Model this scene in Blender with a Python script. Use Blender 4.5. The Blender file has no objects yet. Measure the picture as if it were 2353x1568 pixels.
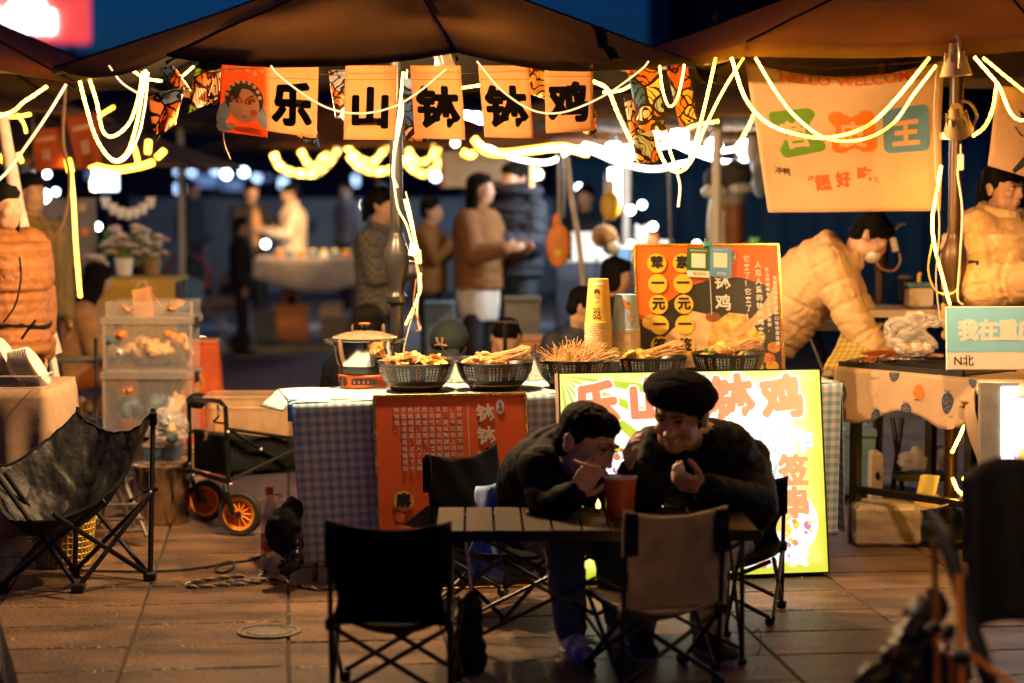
import bpy, math, random
from mathutils import Vector, Matrix, noise
random.seed(7)
R = math.radians
sc = bpy.context.scene
col = sc.collection
# ---------------------------------------------------------------- camera
FPX, CX, CY, HOR, HC = 4800.0, 1176.0, 784.0, 425.0, 1.64     # focal length and frame in a 2352 px wide view
TH = math.atan((CY - HOR) / FPX)
cam = bpy.data.cameras.new('camera'); camo = bpy.data.objects.new('camera', cam); col.objects.link(camo)
camo.location = (0, 0, HC); camo.rotation_euler = (math.pi/2 - TH, 0, 0)
cam.sensor_width = 36; cam.lens = 36*FPX/2352; cam.clip_end = 2000; cam.clip_start = .05
cam.dof.use_dof = True; cam.dof.focus_distance = 8.6; cam.dof.aperture_fstop = 1.3; cam.dof.aperture_blades = 0
sc.camera = camo
# ---------------------------------------------------------------- dusk sky (the sun is well below the horizon)
world = bpy.data.worlds.new('World'); sc.world = world; world.use_nodes = True
wn = world.node_tree; bgn = wn.nodes['Background']
sky = wn.nodes.new('ShaderNodeTexSky'); sky.sky_type = 'NISHITA'; sky.sun_disc = False
sky.sun_elevation = R(-1.3); sky.sun_rotation = R(-55); sky.ozone_density = 7.0; sky.dust_density = .4
wbal = wn.nodes.new('ShaderNodeMix'); wbal.data_type = 'RGBA'; wbal.blend_type = 'MULTIPLY'; wbal.inputs[0].default_value = 1; wbal.inputs[7].default_value = (.4, 1.15, 1.15, 1)   # cool white balance of the dusk light
wn.links.new(sky.outputs[0], wbal.inputs[6]); wn.links.new(wbal.outputs[2], bgn.inputs[0]); bgn.inputs[1].default_value = .15
# ---------------------------------------------------------------- render settings
vs = sc.view_settings
sc.display_settings.display_device = 'sRGB'; vs.view_transform = 'Standard'; vs.look = 'None'
vs.exposure = 1.35; vs.gamma = 1.0; vs.use_curve_mapping = False
cy = sc.cycles
cy.use_denoising = True; cy.max_bounces = 6; cy.diffuse_bounces = 3; cy.glossy_bounces = 3; cy.transmission_bounces = 4
cy.transparent_max_bounces = 12; cy.caustics_reflective = False; cy.caustics_refractive = False
cy.sample_clamp_indirect = 4.0; cy.sample_clamp_direct = 0; cy.use_light_tree = True; cy.use_adaptive_sampling = False

# ---------------------------------------------------------------- helpers
def P(px, py, Y):
    """world point at view pixel (px, py) and distance Y"""
    v = (CY - py)/FPX
    t = Y/(math.cos(TH) + v*math.sin(TH))
    return Vector(((px - CX)/FPX*t, Y, HC + t*(v*math.cos(TH) - math.sin(TH))))
def G(px, py, z=0.0):
    v = (CY - py)/FPX
    dz = v*math.cos(TH) - math.sin(TH)
    t = (z - HC)/dz
    return Vector(((px - CX)/FPX*t, t*(math.cos(TH) + v*math.sin(TH)), z))

def tag(o, label=None, cat=None, group=None, kind=None):
    for k, v in (('label', label), ('category', cat), ('group', group), ('kind', kind)):
        if v: o[k] = v
    return o
def thing(name, label, cat, loc=(0, 0, 0), rz=0, group=None, mat=None):
    o = bpy.data.objects.new(name, None); col.objects.link(o); o.empty_display_size = .05
    o.matrix_world = mat if mat is not None else Matrix.Translation(loc) @ Matrix.Rotation(rz, 4, 'Z')
    return tag(o, label, cat, group)
def dup(o, loc=None, rz=None, label=None, group=None, parent=None, mat=None):
    c = o.copy(); col.objects.link(c)
    if parent is not None: c.parent = parent
    if mat is not None: c.matrix_world = mat
    elif loc is not None:
        c.matrix_world = Matrix.Translation(loc) @ Matrix.Rotation(rz or 0, 4, 'Z')
    if label: c['label'] = label
    if group: c['group'] = group
    for ch in KIDS.get(o.name, []): dup(bpy.data.objects[ch], parent=c)
    return c
KIDS = {}
def wmat(o):
    return o.matrix_basis.copy() if o.parent is None else wmat(o.parent) @ o.matrix_parent_inverse @ o.matrix_basis
def link(o, parent=None, world=False):
    col.objects.link(o)
    if parent is not None:
        o.parent = parent
        KIDS.setdefault(parent.name, []).append(o.name)
        if world:
            o.matrix_parent_inverse = wmat(parent).inverted()
    return o

def crom(pts, n=8):
    """smooth curve through points"""
    pts = [Vector(p) for p in pts]
    if len(pts) < 3: return pts
    q = [2*pts[0] - pts[1]] + pts + [2*pts[-1] - pts[-2]]
    out = []
    for i in range(1, len(q) - 2):
        a, b, c, d = q[i-1], q[i], q[i+1], q[i+2]
        for k in range(n):
            t = k/n
            out.append(.5*((2*b) + (c - a)*t + (2*a - 5*b + 4*c - d)*t*t + (3*b - a - 3*c + d)*t**3))
    out.append(pts[-1]); return out

class MB:
    def __init__(s): s.v = []; s.f = []; s.uv = []
    def add(s, vs, fs, uv=None, M=None):
        k = len(s.v)
        s.v += [tuple(M @ Vector(v)) if M is not None else tuple(v) for v in vs]
        s.f += [tuple(i + k for i in f) for f in fs]
        s.uv += uv if uv else [(v[0], v[1]) for v in vs]
        return s
    def box(s, c, d, M=None, ch=0):
        x, y, z = c; a, b, h = d[0]/2, d[1]/2, d[2]/2
        if ch:
            e = ch
            vs = []
            for zz, i in ((-h, e), (-h + e, 0), (h - e, 0), (h, e)):
                vs += [(x - a + i, y - b + i, z + zz), (x + a - i, y - b + i, z + zz), (x + a - i, y + b - i, z + zz), (x - a + i, y + b - i, z + zz)]
            fs = [(3, 2, 1, 0), (12, 13, 14, 15)]
            for k in (0, 4, 8):
                for j in range(4): fs.append((k + j, k + (j + 1) % 4, k + 4 + (j + 1) % 4, k + 4 + j))
            return s.add(vs, fs, None, M)
        vs = [(x + i*a, y + j*b, z + k*h) for k in (-1, 1) for j in (-1, 1) for i in (-1, 1)]
        return s.add(vs, [(0, 2, 3, 1), (4, 5, 7, 6), (0, 1, 5, 4), (2, 6, 7, 3), (0, 4, 6, 2), (1, 3, 7, 5)], None, M)
    def bx(s, x0, x1, y0, y1, z0, z1, M=None, ch=0):
        return s.box(((x0 + x1)/2, (y0 + y1)/2, (z0 + z1)/2), (x1 - x0, y1 - y0, z1 - z0), M, ch)
    def tube(s, pts, r, n=8, smooth=0, cap=True, flat=1.0):
        pts = [Vector(p) for p in pts]
        if smooth: pts = crom(pts, smooth)
        m = len(pts)
        rr = (lambda i: r) if not isinstance(r, (list, tuple)) else (lambda i: r[0] + (r[-1] - r[0])*i/(m - 1) if len(r) != m else r[i])
        vs, uv, fs = [], [], []
        L = 0; prev = None
        for i, p in enumerate(pts):
            t = (pts[min(i + 1, m - 1)] - pts[max(i - 1, 0)])
            t = t.normalized() if t.length > 1e-9 else Vector((0, 0, 1))
            if prev is None:
                a = Vector((0, 0, 1)) if abs(t.z) < .9 else Vector((1, 0, 0))
                u = t.cross(a).normalized()
            else:
                u = (prev - t*prev.dot(t)); u = u.normalized() if u.length > 1e-6 else t.orthogonal().normalized()
            prev = u; w = t.cross(u)
            if i: L += (p - pts[i-1]).length
            for k in range(n):
                a = 2*math.pi*k/n
                vs.append(p + rr(i)*(math.cos(a)*u + flat*math.sin(a)*w)); uv.append((L, k/n))
        for i in range(m - 1):
            for k in range(n):
                a, b = i*n + k, i*n + (k + 1) % n
                fs.append((a, b, b + n, a + n))
        if cap: fs += [tuple(range(n))[::-1], tuple(range((m - 1)*n, m*n))]
        return s.add(vs, fs, uv)
    def lathe(s, prof, n=24, M=None, closed=False):
        vs, fs, uv = [], [], []
        m = len(prof)
        for i, (r, z) in enumerate(prof):
            for k in range(n):
                a = 2*math.pi*k/n
                vs.append((r*math.cos(a), r*math.sin(a), z)); uv.append((a*max(r, .01), z))
        for i in range(m - 1 if not closed else m):
            j = (i + 1) % m
            for k in range(n):
                fs.append((i*n + k, i*n + (k + 1) % n, j*n + (k + 1) % n, j*n + k))
        if not closed:
            if prof[0][0] > 1e-5: fs.append(tuple(range(n))[::-1])
            if prof[-1][0] > 1e-5: fs.append(tuple(range((m - 1)*n, m*n)))
        return s.add(vs, fs, uv, M)
    def sheet(s, fn, nu, nv, uvf=None, M=None):
        vs, fs, uv = [], [], []
        for j in range(nv + 1):
            for i in range(nu + 1):
                u, v = i/nu, j/nv
                vs.append(fn(u, v)); uv.append(uvf(u, v) if uvf else (u, v))
        for j in range(nv):
            for i in range(nu):
                a = j*(nu + 1) + i
                fs.append((a, a + 1, a + nu + 2, a + nu + 1))
        return s.add(vs, fs, uv, M)
    def prism(s, poly, z0, z1, M=None):
        n = len(poly)
        vs = [(x, y, z0) for x, y in poly] + [(x, y, z1) for x, y in poly]
        fs = [tuple(range(n))[::-1], tuple(range(n, 2*n))] + [(i, (i + 1) % n, n + (i + 1) % n, n + i) for i in range(n)]
        return s.add(vs, fs, None, M)
    def ball(s, c, r, M=None, nu=14, nv=9):
        r = (r, r, r) if not isinstance(r, (tuple, list)) else r
        vs = [(0, 0, 1)]
        for j in range(1, nv):
            t = math.pi*j/nv
            for i in range(nu):
                a = 2*math.pi*i/nu
                vs.append((math.sin(t)*math.cos(a), math.sin(t)*math.sin(a), math.cos(t)))
        vs.append((0, 0, -1))
        fs = [(0, 1 + i, 1 + (i + 1) % nu) for i in range(nu)]
        for j in range(nv - 2):
            for i in range(nu):
                a, b = 1 + j*nu + i, 1 + j*nu + (i + 1) % nu
                fs.append((a, a + nu, b + nu, b))
        e = len(vs) - 1; k = 1 + (nv - 2)*nu
        fs += [(k + i, e, k + (i + 1) % nu) for i in range(nu)]
        L = Matrix.Translation(c) @ (M if M is not None else Matrix.Identity(4)) @ Matrix.Diagonal((*r, 1))
        return s.add(vs, fs, None, L)
    def cap(s, a, ra, b, rb, n=12):
        """tapered capsule"""
        a, b = Vector(a), Vector(b)
        s.ball(a, ra, nu=n, nv=8); s.ball(b, rb, nu=n, nv=8)
        if (b - a).length > 1e-4: s.tube([a, b], [ra, rb], n)
        return s
    def build(s, name, mat, parent=None, world=False, smooth=True, solid=0, sub=0):
        me = bpy.data.meshes.new(name); me.from_pydata(s.v, [], s.f)
        uvl = me.uv_layers.new(name='UVMap')
        buf = []
        for p in me.polygons:
            for vi in p.vertices: buf += s.uv[vi]
        uvl.data.foreach_set('uv', buf)
        if smooth:
            me.polygons.foreach_set('use_smooth', [True]*len(me.polygons))
        me.materials.append(mat); me.validate(); me.update()
        if smooth and smooth != 'all': me.set_sharp_from_angle(angle=R(40))
        o = bpy.data.objects.new(name, me); link(o, parent, world)
        if solid:
            m = o.modifiers.new('thickness', 'SOLIDIFY'); m.thickness = solid; m.offset = 0
        if sub:
            m = o.modifiers.new('sub', 'SUBSURF'); m.levels = m.render_levels = sub
        return o

PENDING = []      # (object, post function): meshes made final in one go at the end
def text(s, size, M, mat, parent, bold=0.0, vert=False, post=None, name='lettering', world=False, align='CENTER', line=1.0, sx=1.0):
    c = bpy.data.curves.new(name, 'FONT'); c.body = '\n'.join(s) if vert else s
    c.offset = min(bold, .012); c.resolution_u = 2; c.align_x = align; c.align_y = 'CENTER'; c.space_line = line
    o = bpy.data.objects.new(name, c); col.objects.link(o)
    PENDING.append((o, name, M @ Matrix.Diagonal((size*sx, size, size, 1)), mat, parent, post, world, None, bold, size))
def remesh(mb, name, mat, parent, vox, post=None, it=6, world=False):
    me = bpy.data.meshes.new(name); me.from_pydata(mb.v, [], mb.f); me.update()
    o = bpy.data.objects.new(name, me); col.objects.link(o)
    m = o.modifiers.new('r', 'REMESH'); m.mode = 'VOXEL'; m.voxel_size = vox
    m = o.modifiers.new('s', 'SMOOTH'); m.factor = .5; m.iterations = it
    h = bpy.data.objects.new(name, bpy.data.meshes.new(name)); link(h, parent, world)
    PENDING.append((o, name, Matrix.Identity(4), mat, parent, post, world, h, 0, 1))
    return h
def flush():
    bpy.context.view_layer.update()
    dg = bpy.context.evaluated_depsgraph_get()
    for o, name, M, mat, parent, post, world, h, bold, size in PENDING:
        me = bpy.data.meshes.new_from_object(o.evaluated_get(dg)); me.name = name
        if bold > .014:      # heavier strokes: slightly shifted copies of the glyphs
            V0 = [v.co.copy() for v in me.vertices]; F0 = [tuple(p.vertices) for p in me.polygons]; b_ = bold - .008
            n = 8 if bold > .03 else 4; vs, fs = [], []
            for k in range(n):
                a = 2*math.pi*(k + .5)/n; d = Vector((b_*math.cos(a), b_*math.sin(a), k*.00012/size)); i0 = len(vs)
                vs += [v + d for v in V0]; fs += [tuple(i + i0 for i in q) for q in F0]
            bpy.data.meshes.remove(me); me = bpy.data.meshes.new(name); me.from_pydata(vs, [], fs)
        me.transform(M)
        if post:
            if getattr(post, 'nrm', False):
                me.update(); new = [post(v.co.copy(), v.normal.copy()) for v in me.vertices]
                for v, c in zip(me.vertices, new): v.co = c
            else:
                for v in me.vertices: v.co = post(v.co)
        me.materials.clear(); me.materials.append(mat)
        if h is not None:
            me.polygons.foreach_set('use_smooth', [True]*len(me.polygons)); me.update()
            old = h.data; h.data = me; bpy.data.meshes.remove(old)
        else:
            me.update(); n = bpy.data.objects.new(name, me); link(n, parent, world)
        d = o.data; bpy.data.objects.remove(o)
        (bpy.data.curves if isinstance(d, bpy.types.Curve) else bpy.data.meshes).remove(d)
    PENDING.clear()

# ---------------------------------------------------------------- materials
def mat(name, c=(.5, .5, .5), rough=.6, metal=0, var=.2, scale=12, bump=0, bscale=None, spec=.5, transl=None, alpha=1.0,
        glass=0, c2=None, coords='Object', stretch=(1, 1, 1), rnd=0, detail=5, sheen=0, coat=0):
    m = bpy.data.materials.new(name); m.use_nodes = True
    t = m.node_tree; N = t.nodes; L = t.links; b = N['Principled BSDF']
    b.inputs['Roughness'].default_value = rough; b.inputs['Metallic'].default_value = metal
    b.inputs['Specular IOR Level'].default_value = spec
    if sheen: b.inputs['Sheen Weight'].default_value = sheen
    if coat: b.inputs['Coat Weight'].default_value = coat
    tc = N.new('ShaderNodeTexCoord'); mp = N.new('ShaderNodeMapping'); mp.inputs['Scale'].default_value = stretch
    L.new(tc.outputs[coords] if coords != 'World' else N.new('ShaderNodeNewGeometry').outputs['Position'], mp.inputs[0])
    nz = N.new('ShaderNodeTexNoise'); nz.inputs['Scale'].default_value = scale; nz.inputs['Detail'].default_value = detail
    L.new(mp.outputs[0], nz.inputs[0])
    mx = N.new('ShaderNodeMix'); mx.data_type = 'RGBA'
    a = tuple(x*(1 - var) for x in c); d = tuple(min(1, x*(1 + var)) for x in (c2 or c))
    mx.inputs[6].default_value = (*a, 1); mx.inputs[7].default_value = (*d, 1)
    rp = N.new('ShaderNodeMapRange'); rp.inputs[1].default_value = .3; rp.inputs[2].default_value = .7
    L.new(nz.outputs[0], rp.inputs[0]); L.new(rp.outputs[0], mx.inputs[0])
    out = mx.outputs[2]
    if rnd:
        oi = N.new('ShaderNodeObjectInfo'); r2 = N.new('ShaderNodeMapRange')
        r2.inputs[3].default_value = 1 - rnd; r2.inputs[4].default_value = 1 + rnd
        L.new(oi.outputs['Random'], r2.inputs[0])
        hs = N.new('ShaderNodeHueSaturation'); L.new(r2.outputs[0], hs.inputs['Value']); L.new(out, hs.inputs['Color']); out = hs.outputs[0]
    L.new(out, b.inputs['Base Color'])
    rr = N.new('ShaderNodeMapRange'); rr.inputs[3].default_value = max(.03, rough - .1); rr.inputs[4].default_value = min(1, rough + .12)
    L.new(nz.outputs[0], rr.inputs[0]); L.new(rr.outputs[0], b.inputs['Roughness'])
    if bump:
        n2 = N.new('ShaderNodeTexNoise'); n2.inputs['Scale'].default_value = bscale or scale*3; n2.inputs['Detail'].default_value = 4
        L.new(mp.outputs[0], n2.inputs[0])
        bp = N.new('ShaderNodeBump'); bp.inputs['Strength'].default_value = min(1, bump); bp.inputs['Distance'].default_value = .012*max(1, bump)
        L.new(n2.outputs[0], bp.inputs['Height']); L.new(bp.outputs[0], b.inputs['Normal'])
    if glass: b.inputs['Transmission Weight'].default_value = glass; b.inputs['IOR'].default_value = 1.25
    if alpha < 1: b.inputs['Alpha'].default_value = alpha
    if transl:
        tr = N.new('ShaderNodeBsdfTranslucent'); ms = N.new('ShaderNodeMixShader')
        tm = N.new('ShaderNodeMix'); tm.data_type = 'RGBA'; tm.blend_type = 'MULTIPLY'; tm.inputs[0].default_value = 1
        tr.inputs[0].default_value = (*transl[:3], 1); ms.inputs[0].default_value = transl[3]
        L.new(b.outputs[0], ms.inputs[1]); L.new(tr.outputs[0], ms.inputs[2])
        L.new(ms.outputs[0], N['Material Output'].inputs[0])
    m['out'] = 1
    return m
def emat(name, c, s, base=(.8, .8, .75), beads=0):
    m = bpy.data.materials.new(name); m.use_nodes = True
    t = m.node_tree; b = t.nodes['Principled BSDF']
    b.inputs['Base Color'].default_value = (*base, 1); b.inputs['Emission Color'].default_value = (*c, 1)
    b.inputs['Emission Strength'].default_value = s; b.inputs['Roughness'].default_value = .35
    if beads:
        N, L = t.nodes, t.links
        tc = N.new('ShaderNodeTexCoord'); sp = N.new('ShaderNodeSeparateXYZ'); L.new(tc.outputs['UV'], sp.inputs[0])
        k = N.new('ShaderNodeMath'); k.operation = 'MULTIPLY'; k.inputs[1].default_value = 6.283/beads; L.new(sp.outputs[0], k.inputs[0])
        sn = N.new('ShaderNodeMath'); sn.operation = 'SINE'; L.new(k.outputs[0], sn.inputs[0])
        mr = N.new('ShaderNodeMapRange'); mr.inputs[1].default_value = -1; mr.inputs[3].default_value = s*.35; mr.inputs[4].default_value = s*1.5
        nz = N.new('ShaderNodeTexNoise'); nz.noise_dimensions = '1D'; nz.inputs['Scale'].default_value = 5; L.new(sp.outputs[0], nz.inputs['W'])
        m2 = N.new('ShaderNodeMapRange'); m2.inputs[1].default_value = .38; m2.inputs[2].default_value = .62; m2.inputs[3].default_value = .12; m2.inputs[4].default_value = 1.3; L.new(nz.outputs[0], m2.inputs[0])
        mu = N.new('ShaderNodeMath'); mu.operation = 'MULTIPLY'; L.new(mr.outputs[0], mu.inputs[0]); L.new(m2.outputs[0], mu.inputs[1])
        L.new(sn.outputs[0], mr.inputs[0]); L.new(mu.outputs[0], b.inputs['Emission Strength'])
    return m
def nd(m): return m.node_tree.nodes, m.node_tree.links, m.node_tree.nodes['Principled BSDF']
def gingham(name, per, white, blue):
    m = mat(name, white, .75, bump=.25, bscale=9, spec=.25); N, L, b = nd(m)
    tc = N.new('ShaderNodeTexCoord'); sp = N.new('ShaderNodeSeparateXYZ'); L.new(tc.outputs['UV'], sp.inputs[0])
    hs = []
    for i in (0, 1):
        a = N.new('ShaderNodeMath'); a.operation = 'DIVIDE'; a.inputs[1].default_value = per; L.new(sp.outputs[i], a.inputs[0])
        f = N.new('ShaderNodeMath'); f.operation = 'FRACT'; L.new(a.outputs[0], f.inputs[0])
        g = N.new('ShaderNodeMath'); g.operation = 'GREATER_THAN'; g.inputs[1].default_value = .5; L.new(f.outputs[0], g.inputs[0]); hs.append(g)
    s = N.new('ShaderNodeMath'); s.operation = 'ADD'; L.new(hs[0].outputs[0], s.inputs[0]); L.new(hs[1].outputs[0], s.inputs[1])
    cr = N.new('ShaderNodeValToRGB'); e = cr.color_ramp; e.interpolation = 'CONSTANT'
    mid = tuple(.45*w + .55*q for w, q in zip(white, blue))
    e.elements[0].color = (*white, 1); e.elements[1].position = .4; e.elements[1].color = (*mid, 1)
    k = e.elements.new(.9); k.color = (*blue, 1)
    h = N.new('ShaderNodeMath'); h.operation = 'MULTIPLY'; h.inputs[1].default_value = .5; L.new(s.outputs[0], h.inputs[0])
    L.new(h.outputs[0], cr.inputs[0]); L.new(cr.outputs[0], b.inputs['Base Color'])
    return m
def print_pattern(name, cols, scale=9, transl=.35):
    """busy hand-drawn print: cells of flat colour with dark outlines and swirling lines"""
    m = mat(name, cols[0], .8, spec=.15); N, L, b = nd(m)
    tc = N.new('ShaderNodeTexCoord')
    nz = N.new('ShaderNodeTexNoise'); nz.inputs['Scale'].default_value = scale*.5; L.new(tc.outputs['Object'], nz.inputs[0])
    ad = N.new('ShaderNodeMix'); ad.data_type = 'RGBA'; ad.inputs[0].default_value = .12; L.new(tc.outputs['Object'], ad.inputs[6]); L.new(nz.outputs[1], ad.inputs[7])
    v = N.new('ShaderNodeTexVoronoi'); v.inputs['Scale'].default_value = scale; L.new(ad.outputs[2], v.inputs[0])
    v2 = N.new('ShaderNodeTexVoronoi'); v2.feature = 'DISTANCE_TO_EDGE'; v2.inputs['Scale'].default_value = scale; L.new(ad.outputs[2], v2.inputs[0])
    cr = N.new('ShaderNodeValToRGB'); cr.color_ramp.interpolation = 'CONSTANT'
    cr.color_ramp.elements[0].color = (*cols[0], 1); cr.color_ramp.elements[1].color = (*cols[1], 1); cr.color_ramp.elements[1].position = 1/len(cols)
    for i, c in enumerate(cols[2:]): k = cr.color_ramp.elements.new((i + 2)/len(cols)); k.color = (*c, 1)
    sp = N.new('ShaderNodeSeparateColor'); L.new(v.outputs['Color'], sp.inputs[0]); L.new(sp.outputs[0], cr.inputs[0])
    w = N.new('ShaderNodeTexWave'); w.wave_type = 'RINGS'; w.inputs['Scale'].default_value = scale*2.2; w.inputs['Distortion'].default_value = 6; L.new(ad.outputs[2], w.inputs[0])
    g1 = N.new('ShaderNodeMath'); g1.operation = 'LESS_THAN'; g1.inputs[1].default_value = .05; L.new(v2.outputs[0], g1.inputs[0])
    g2 = N.new('ShaderNodeMath'); g2.operation = 'LESS_THAN'; g2.inputs[1].default_value = .16; L.new(w.outputs[1], g2.inputs[0])
    mxx = N.new('ShaderNodeMath'); mxx.operation = 'MAXIMUM'; L.new(g1.outputs[0], mxx.inputs[0]); L.new(g2.outputs[0], mxx.inputs[1])
    mx = N.new('ShaderNodeMix'); mx.data_type = 'RGBA'; mx.inputs[7].default_value = (.03, .015, .01, 1)
    L.new(mxx.outputs[0], mx.inputs[0]); L.new(cr.outputs[0], mx.inputs[6]); L.new(mx.outputs[2], b.inputs['Base Color'])
    tr = N.new('ShaderNodeBsdfTranslucent'); ms = N.new('ShaderNodeMixShader'); ms.inputs[0].default_value = transl
    L.new(mx.outputs[2], tr.inputs[0]); L.new(b.outputs[0], ms.inputs[1]); L.new(tr.outputs[0], ms.inputs[2]); L.new(ms.outputs[0], N['Material Output'].inputs[0])
    return m

WARM = (1, .45, .02)
EX = 2**vs.exposure
M_blackmetal = mat('black_metal', (.012, .013, .014), .35, .4, spec=.5)
M_steel = mat('steel', (.55, .53, .5), .22, 1, var=.1)
M_chrome = mat('chrome', (.7, .7, .7), .12, 1, var=.05)
M_blackcloth = mat('black_cloth', (.009, .011, .013), .85, bump=.35, bscale=14, spec=.12)
M_blackplastic = mat('black_plastic', (.014, .014, .015), .4)
M_black = mat('black_ink', (.012, .011, .01), .7, var=.3)
M_white = mat('white_paint', (.75, .74, .7), .5, var=.06)
M_cable = mat('cream_cable', (.62, .52, .42), .45, var=.1)
M_wood = mat('wood', (.3, .19, .1), .55, stretch=(1, 1, 10), bump=.2)
M_bamboo = mat('bamboo_skewer', (.62, .40, .17), .6, var=.25, scale=60)
M_yellow = mat('yellow_print', (.82, .52, .05), .5, var=.05)
M_whiteprint = mat('white_print', (.78, .76, .72), .5, var=.05)
M_orange = mat('orange_board', (.8, .13, .015), .45, var=.06, scale=3)
M_kraft = mat('kraft_paper', (.48, .25, .11), .8, bump=.2, bscale=25)
M_cardboard = mat('cardboard', (.42, .26, .14), .85, bump=.15)
M_clear = mat('clear_plastic', (.75, .74, .72), .22, var=.05, alpha=.09, spec=.6)
M_frost = mat('frosted_plastic', (.45, .42, .39), .4, var=.08, alpha=.42, spec=.5)
M_bagclear = mat('crinkled_clear_bag', (.85, .8, .74), .15, var=.1, alpha=.3, bump=1, bscale=18, spec=.8)
M_blackbag = mat('black_bag_film', (.012, .012, .013), .22, bump=.9, bscale=16, spec=.6)
M_rope = emat('led_rope', WARM, 26, beads=.012)
M_ropeb = emat('led_rope_beaded', WARM, 15, beads=.035)
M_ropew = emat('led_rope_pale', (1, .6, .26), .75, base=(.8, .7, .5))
M_ropefar = emat('led_rope_distant', WARM, 6)
M_ropemid = emat('led_rope_waving', (1, .52, .07), 3.4, beads=.09)
M_ropecool = emat('led_tube_white', (1, .86, .68), 6)
M_lamp = emat('lamp_lens', (1, .74, .42), 30)
# ================================================================ setting
GA = R(6.1)
td, dd = Vector((math.cos(GA), math.sin(GA), 0)), Vector((-math.sin(GA), math.cos(GA), 0))
M_slab = mat('stone_slab', (.155, .088, .044), .4, var=.75, scale=2.4, bump=2.2, bscale=55, stretch=(1, 2.2, 1), rnd=.35, spec=.6, detail=10, coords='World')
def make_far_ground():
    m = mat('far_paving', (.22, .165, .125), .6, var=.25, scale=3); N, L, b = nd(m)
    tc = N.new('ShaderNodeTexCoord'); mp = N.new('ShaderNodeMapping'); mp.inputs['Rotation'].default_value = (0, 0, -GA)
    L.new(tc.outputs['Object'], mp.inputs[0])
    br = N.new('ShaderNodeTexBrick'); br.offset = 0; br.inputs['Scale'].default_value = 1
    br.inputs['Brick Width'].default_value = .565; br.inputs['Row Height'].default_value = .375; br.inputs['Mortar Size'].default_value = .006
    br.inputs['Color1'].default_value = (.16, .105, .065, 1); br.inputs['Color2'].default_value = (.13, .085, .055, 1); br.inputs['Mortar'].default_value = (.03, .025, .02, 1)
    L.new(mp.outputs[0], br.inputs[0]); L.new(br.outputs[0], b.inputs['Base Color'])
    return m
g = MB().sheet(lambda u, v: ((u - .5)*500, -30 + v*480, -.012), 4, 4)
ground = g.build('ground', make_far_ground(), smooth=False); tag(ground, 'stone paved square running back to the far buildings', 'ground', kind='structure')
SW, SD = .565, .375
slabs = []
for k in range(5):
    rs = random.Random(k); mb = MB(); a, b = SW/2 - .005, SD/2 - .005
    def ring(i, z): return [(-a + i, -b + i, z), (-a*.33, -b + i + rs.uniform(0, .003), z), (a*.4, -b + i + rs.uniform(0, .003), z), (a - i, -b + i, z), (a - i - rs.uniform(0, .003), 0, z),
                           (a - i, b - i, z), (a*.3, b - i - rs.uniform(0, .003), z), (-a*.4, b - i, z), (-a + i, b - i, z), (-a + i + rs.uniform(0, .002), 0, z)]
    vs = ring(0, -.04) + ring(0, -.004) + ring(.004, 0)
    mb.add(vs, [tuple(range(20, 30))] + [(q*10 + i, q*10 + (i + 1) % 10, q*10 + 10 + (i + 1) % 10, q*10 + 10 + i) for q in (0, 1) for i in range(10)])
    o = mb.build('slab', M_slab, ground, smooth=False); slabs.append(o.data); col.objects.unlink(o); bpy.data.objects.remove(o)
o0 = G(662, 1381)
cand = []
for i in range(-14, 16):
    for j in range(-6, 30):
        c = o0 + td*((i + .5)*SW) + dd*((j + .5)*SD)
        px = CX + c.x/c.y*FPX
        if c.y > 6.3 and c.y < 15.2 and -150 < px < 2500: cand.append((c.y, i, j, c))
cand.sort(key=lambda q: q[0])
for y, i, j, c in cand[:300]:
    o = bpy.data.objects.new('slab', slabs[(i*7 + j*3) % 5]); col.objects.link(o); o.parent = ground
    rs = random.Random(i*100 + j)
    o.location = (c.x, c.y, rs.uniform(-.002, .001)); o.rotation_euler = (rs.uniform(-.004, .004), rs.uniform(-.003, .003), GA + (math.pi if rs.random() < .5 else 0))
# shallow bed between the slabs (dark joint filling)
e = MB().sheet(lambda u, v: ((u - .5)*12, 5.5 + v*10.2, -.010), 2, 2)
jb = e.build('joint_bed', mat('joint_sand', (.035, .027, .02), .95), ground, smooth=False)
# painted bands and a low step line across the square far behind
for (y0, y1, c, nm, lb) in ((1.9, 0, (.5, .34, .03), 'painted_band', 'dull yellow painted band across the paving behind the stall'), (5.2, 1, (.4, .42, .42), 'painted_band', 'pale grey painted band across the far paving')):
    yy = 18.6 + y0
    s = MB().sheet(lambda u, v: (-7 + u*9, yy + v*.9 + (u - .5)*.9, -.004), 6, 1)
    tag(s.build(nm, mat('band%d' % y1, c, .7, var=.3, scale=2), smooth=False), lb, 'road marking', kind='structure')

# manhole cover
c = G(618, 1452)
mh = thing('manhole_cover', 'round iron manhole cover set in the paving left of the black chair', 'manhole cover', (c.x, c.y, 0))
M_iron = mat('cast_iron', (.10, .085, .065), .5, .5, bump=.5, bscale=60)
MB().lathe([(.001, .004), (.07, .004), (.073, .007), (.08, .007), (.083, .004), (.100, .004), (.1, -.002)], 40).build('lid', M_iron, mh)
MB().lathe([(.102, -.004), (.102, .007), (.116, .007), (.118, -.004)], 40).build('ring', M_iron, mh)
c = P(2105, 1487, 1); c = G(2045, 1487)
mh = thing('drain_cover', 'faint round drain cover by the crumpled dark jacket', 'manhole cover', (c.x + .03, c.y, 0))
MB().lathe([(.001, .003), (.055, .003), (.057, -.002)], 36).build('lid', mat('stone_lid', (.22, .16, .11), .7), mh)
MB().lathe([(.058, -.004), (.058, .004), (.064, .004), (.066, -.004)], 36).build('ring', M_iron, mh)

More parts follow.
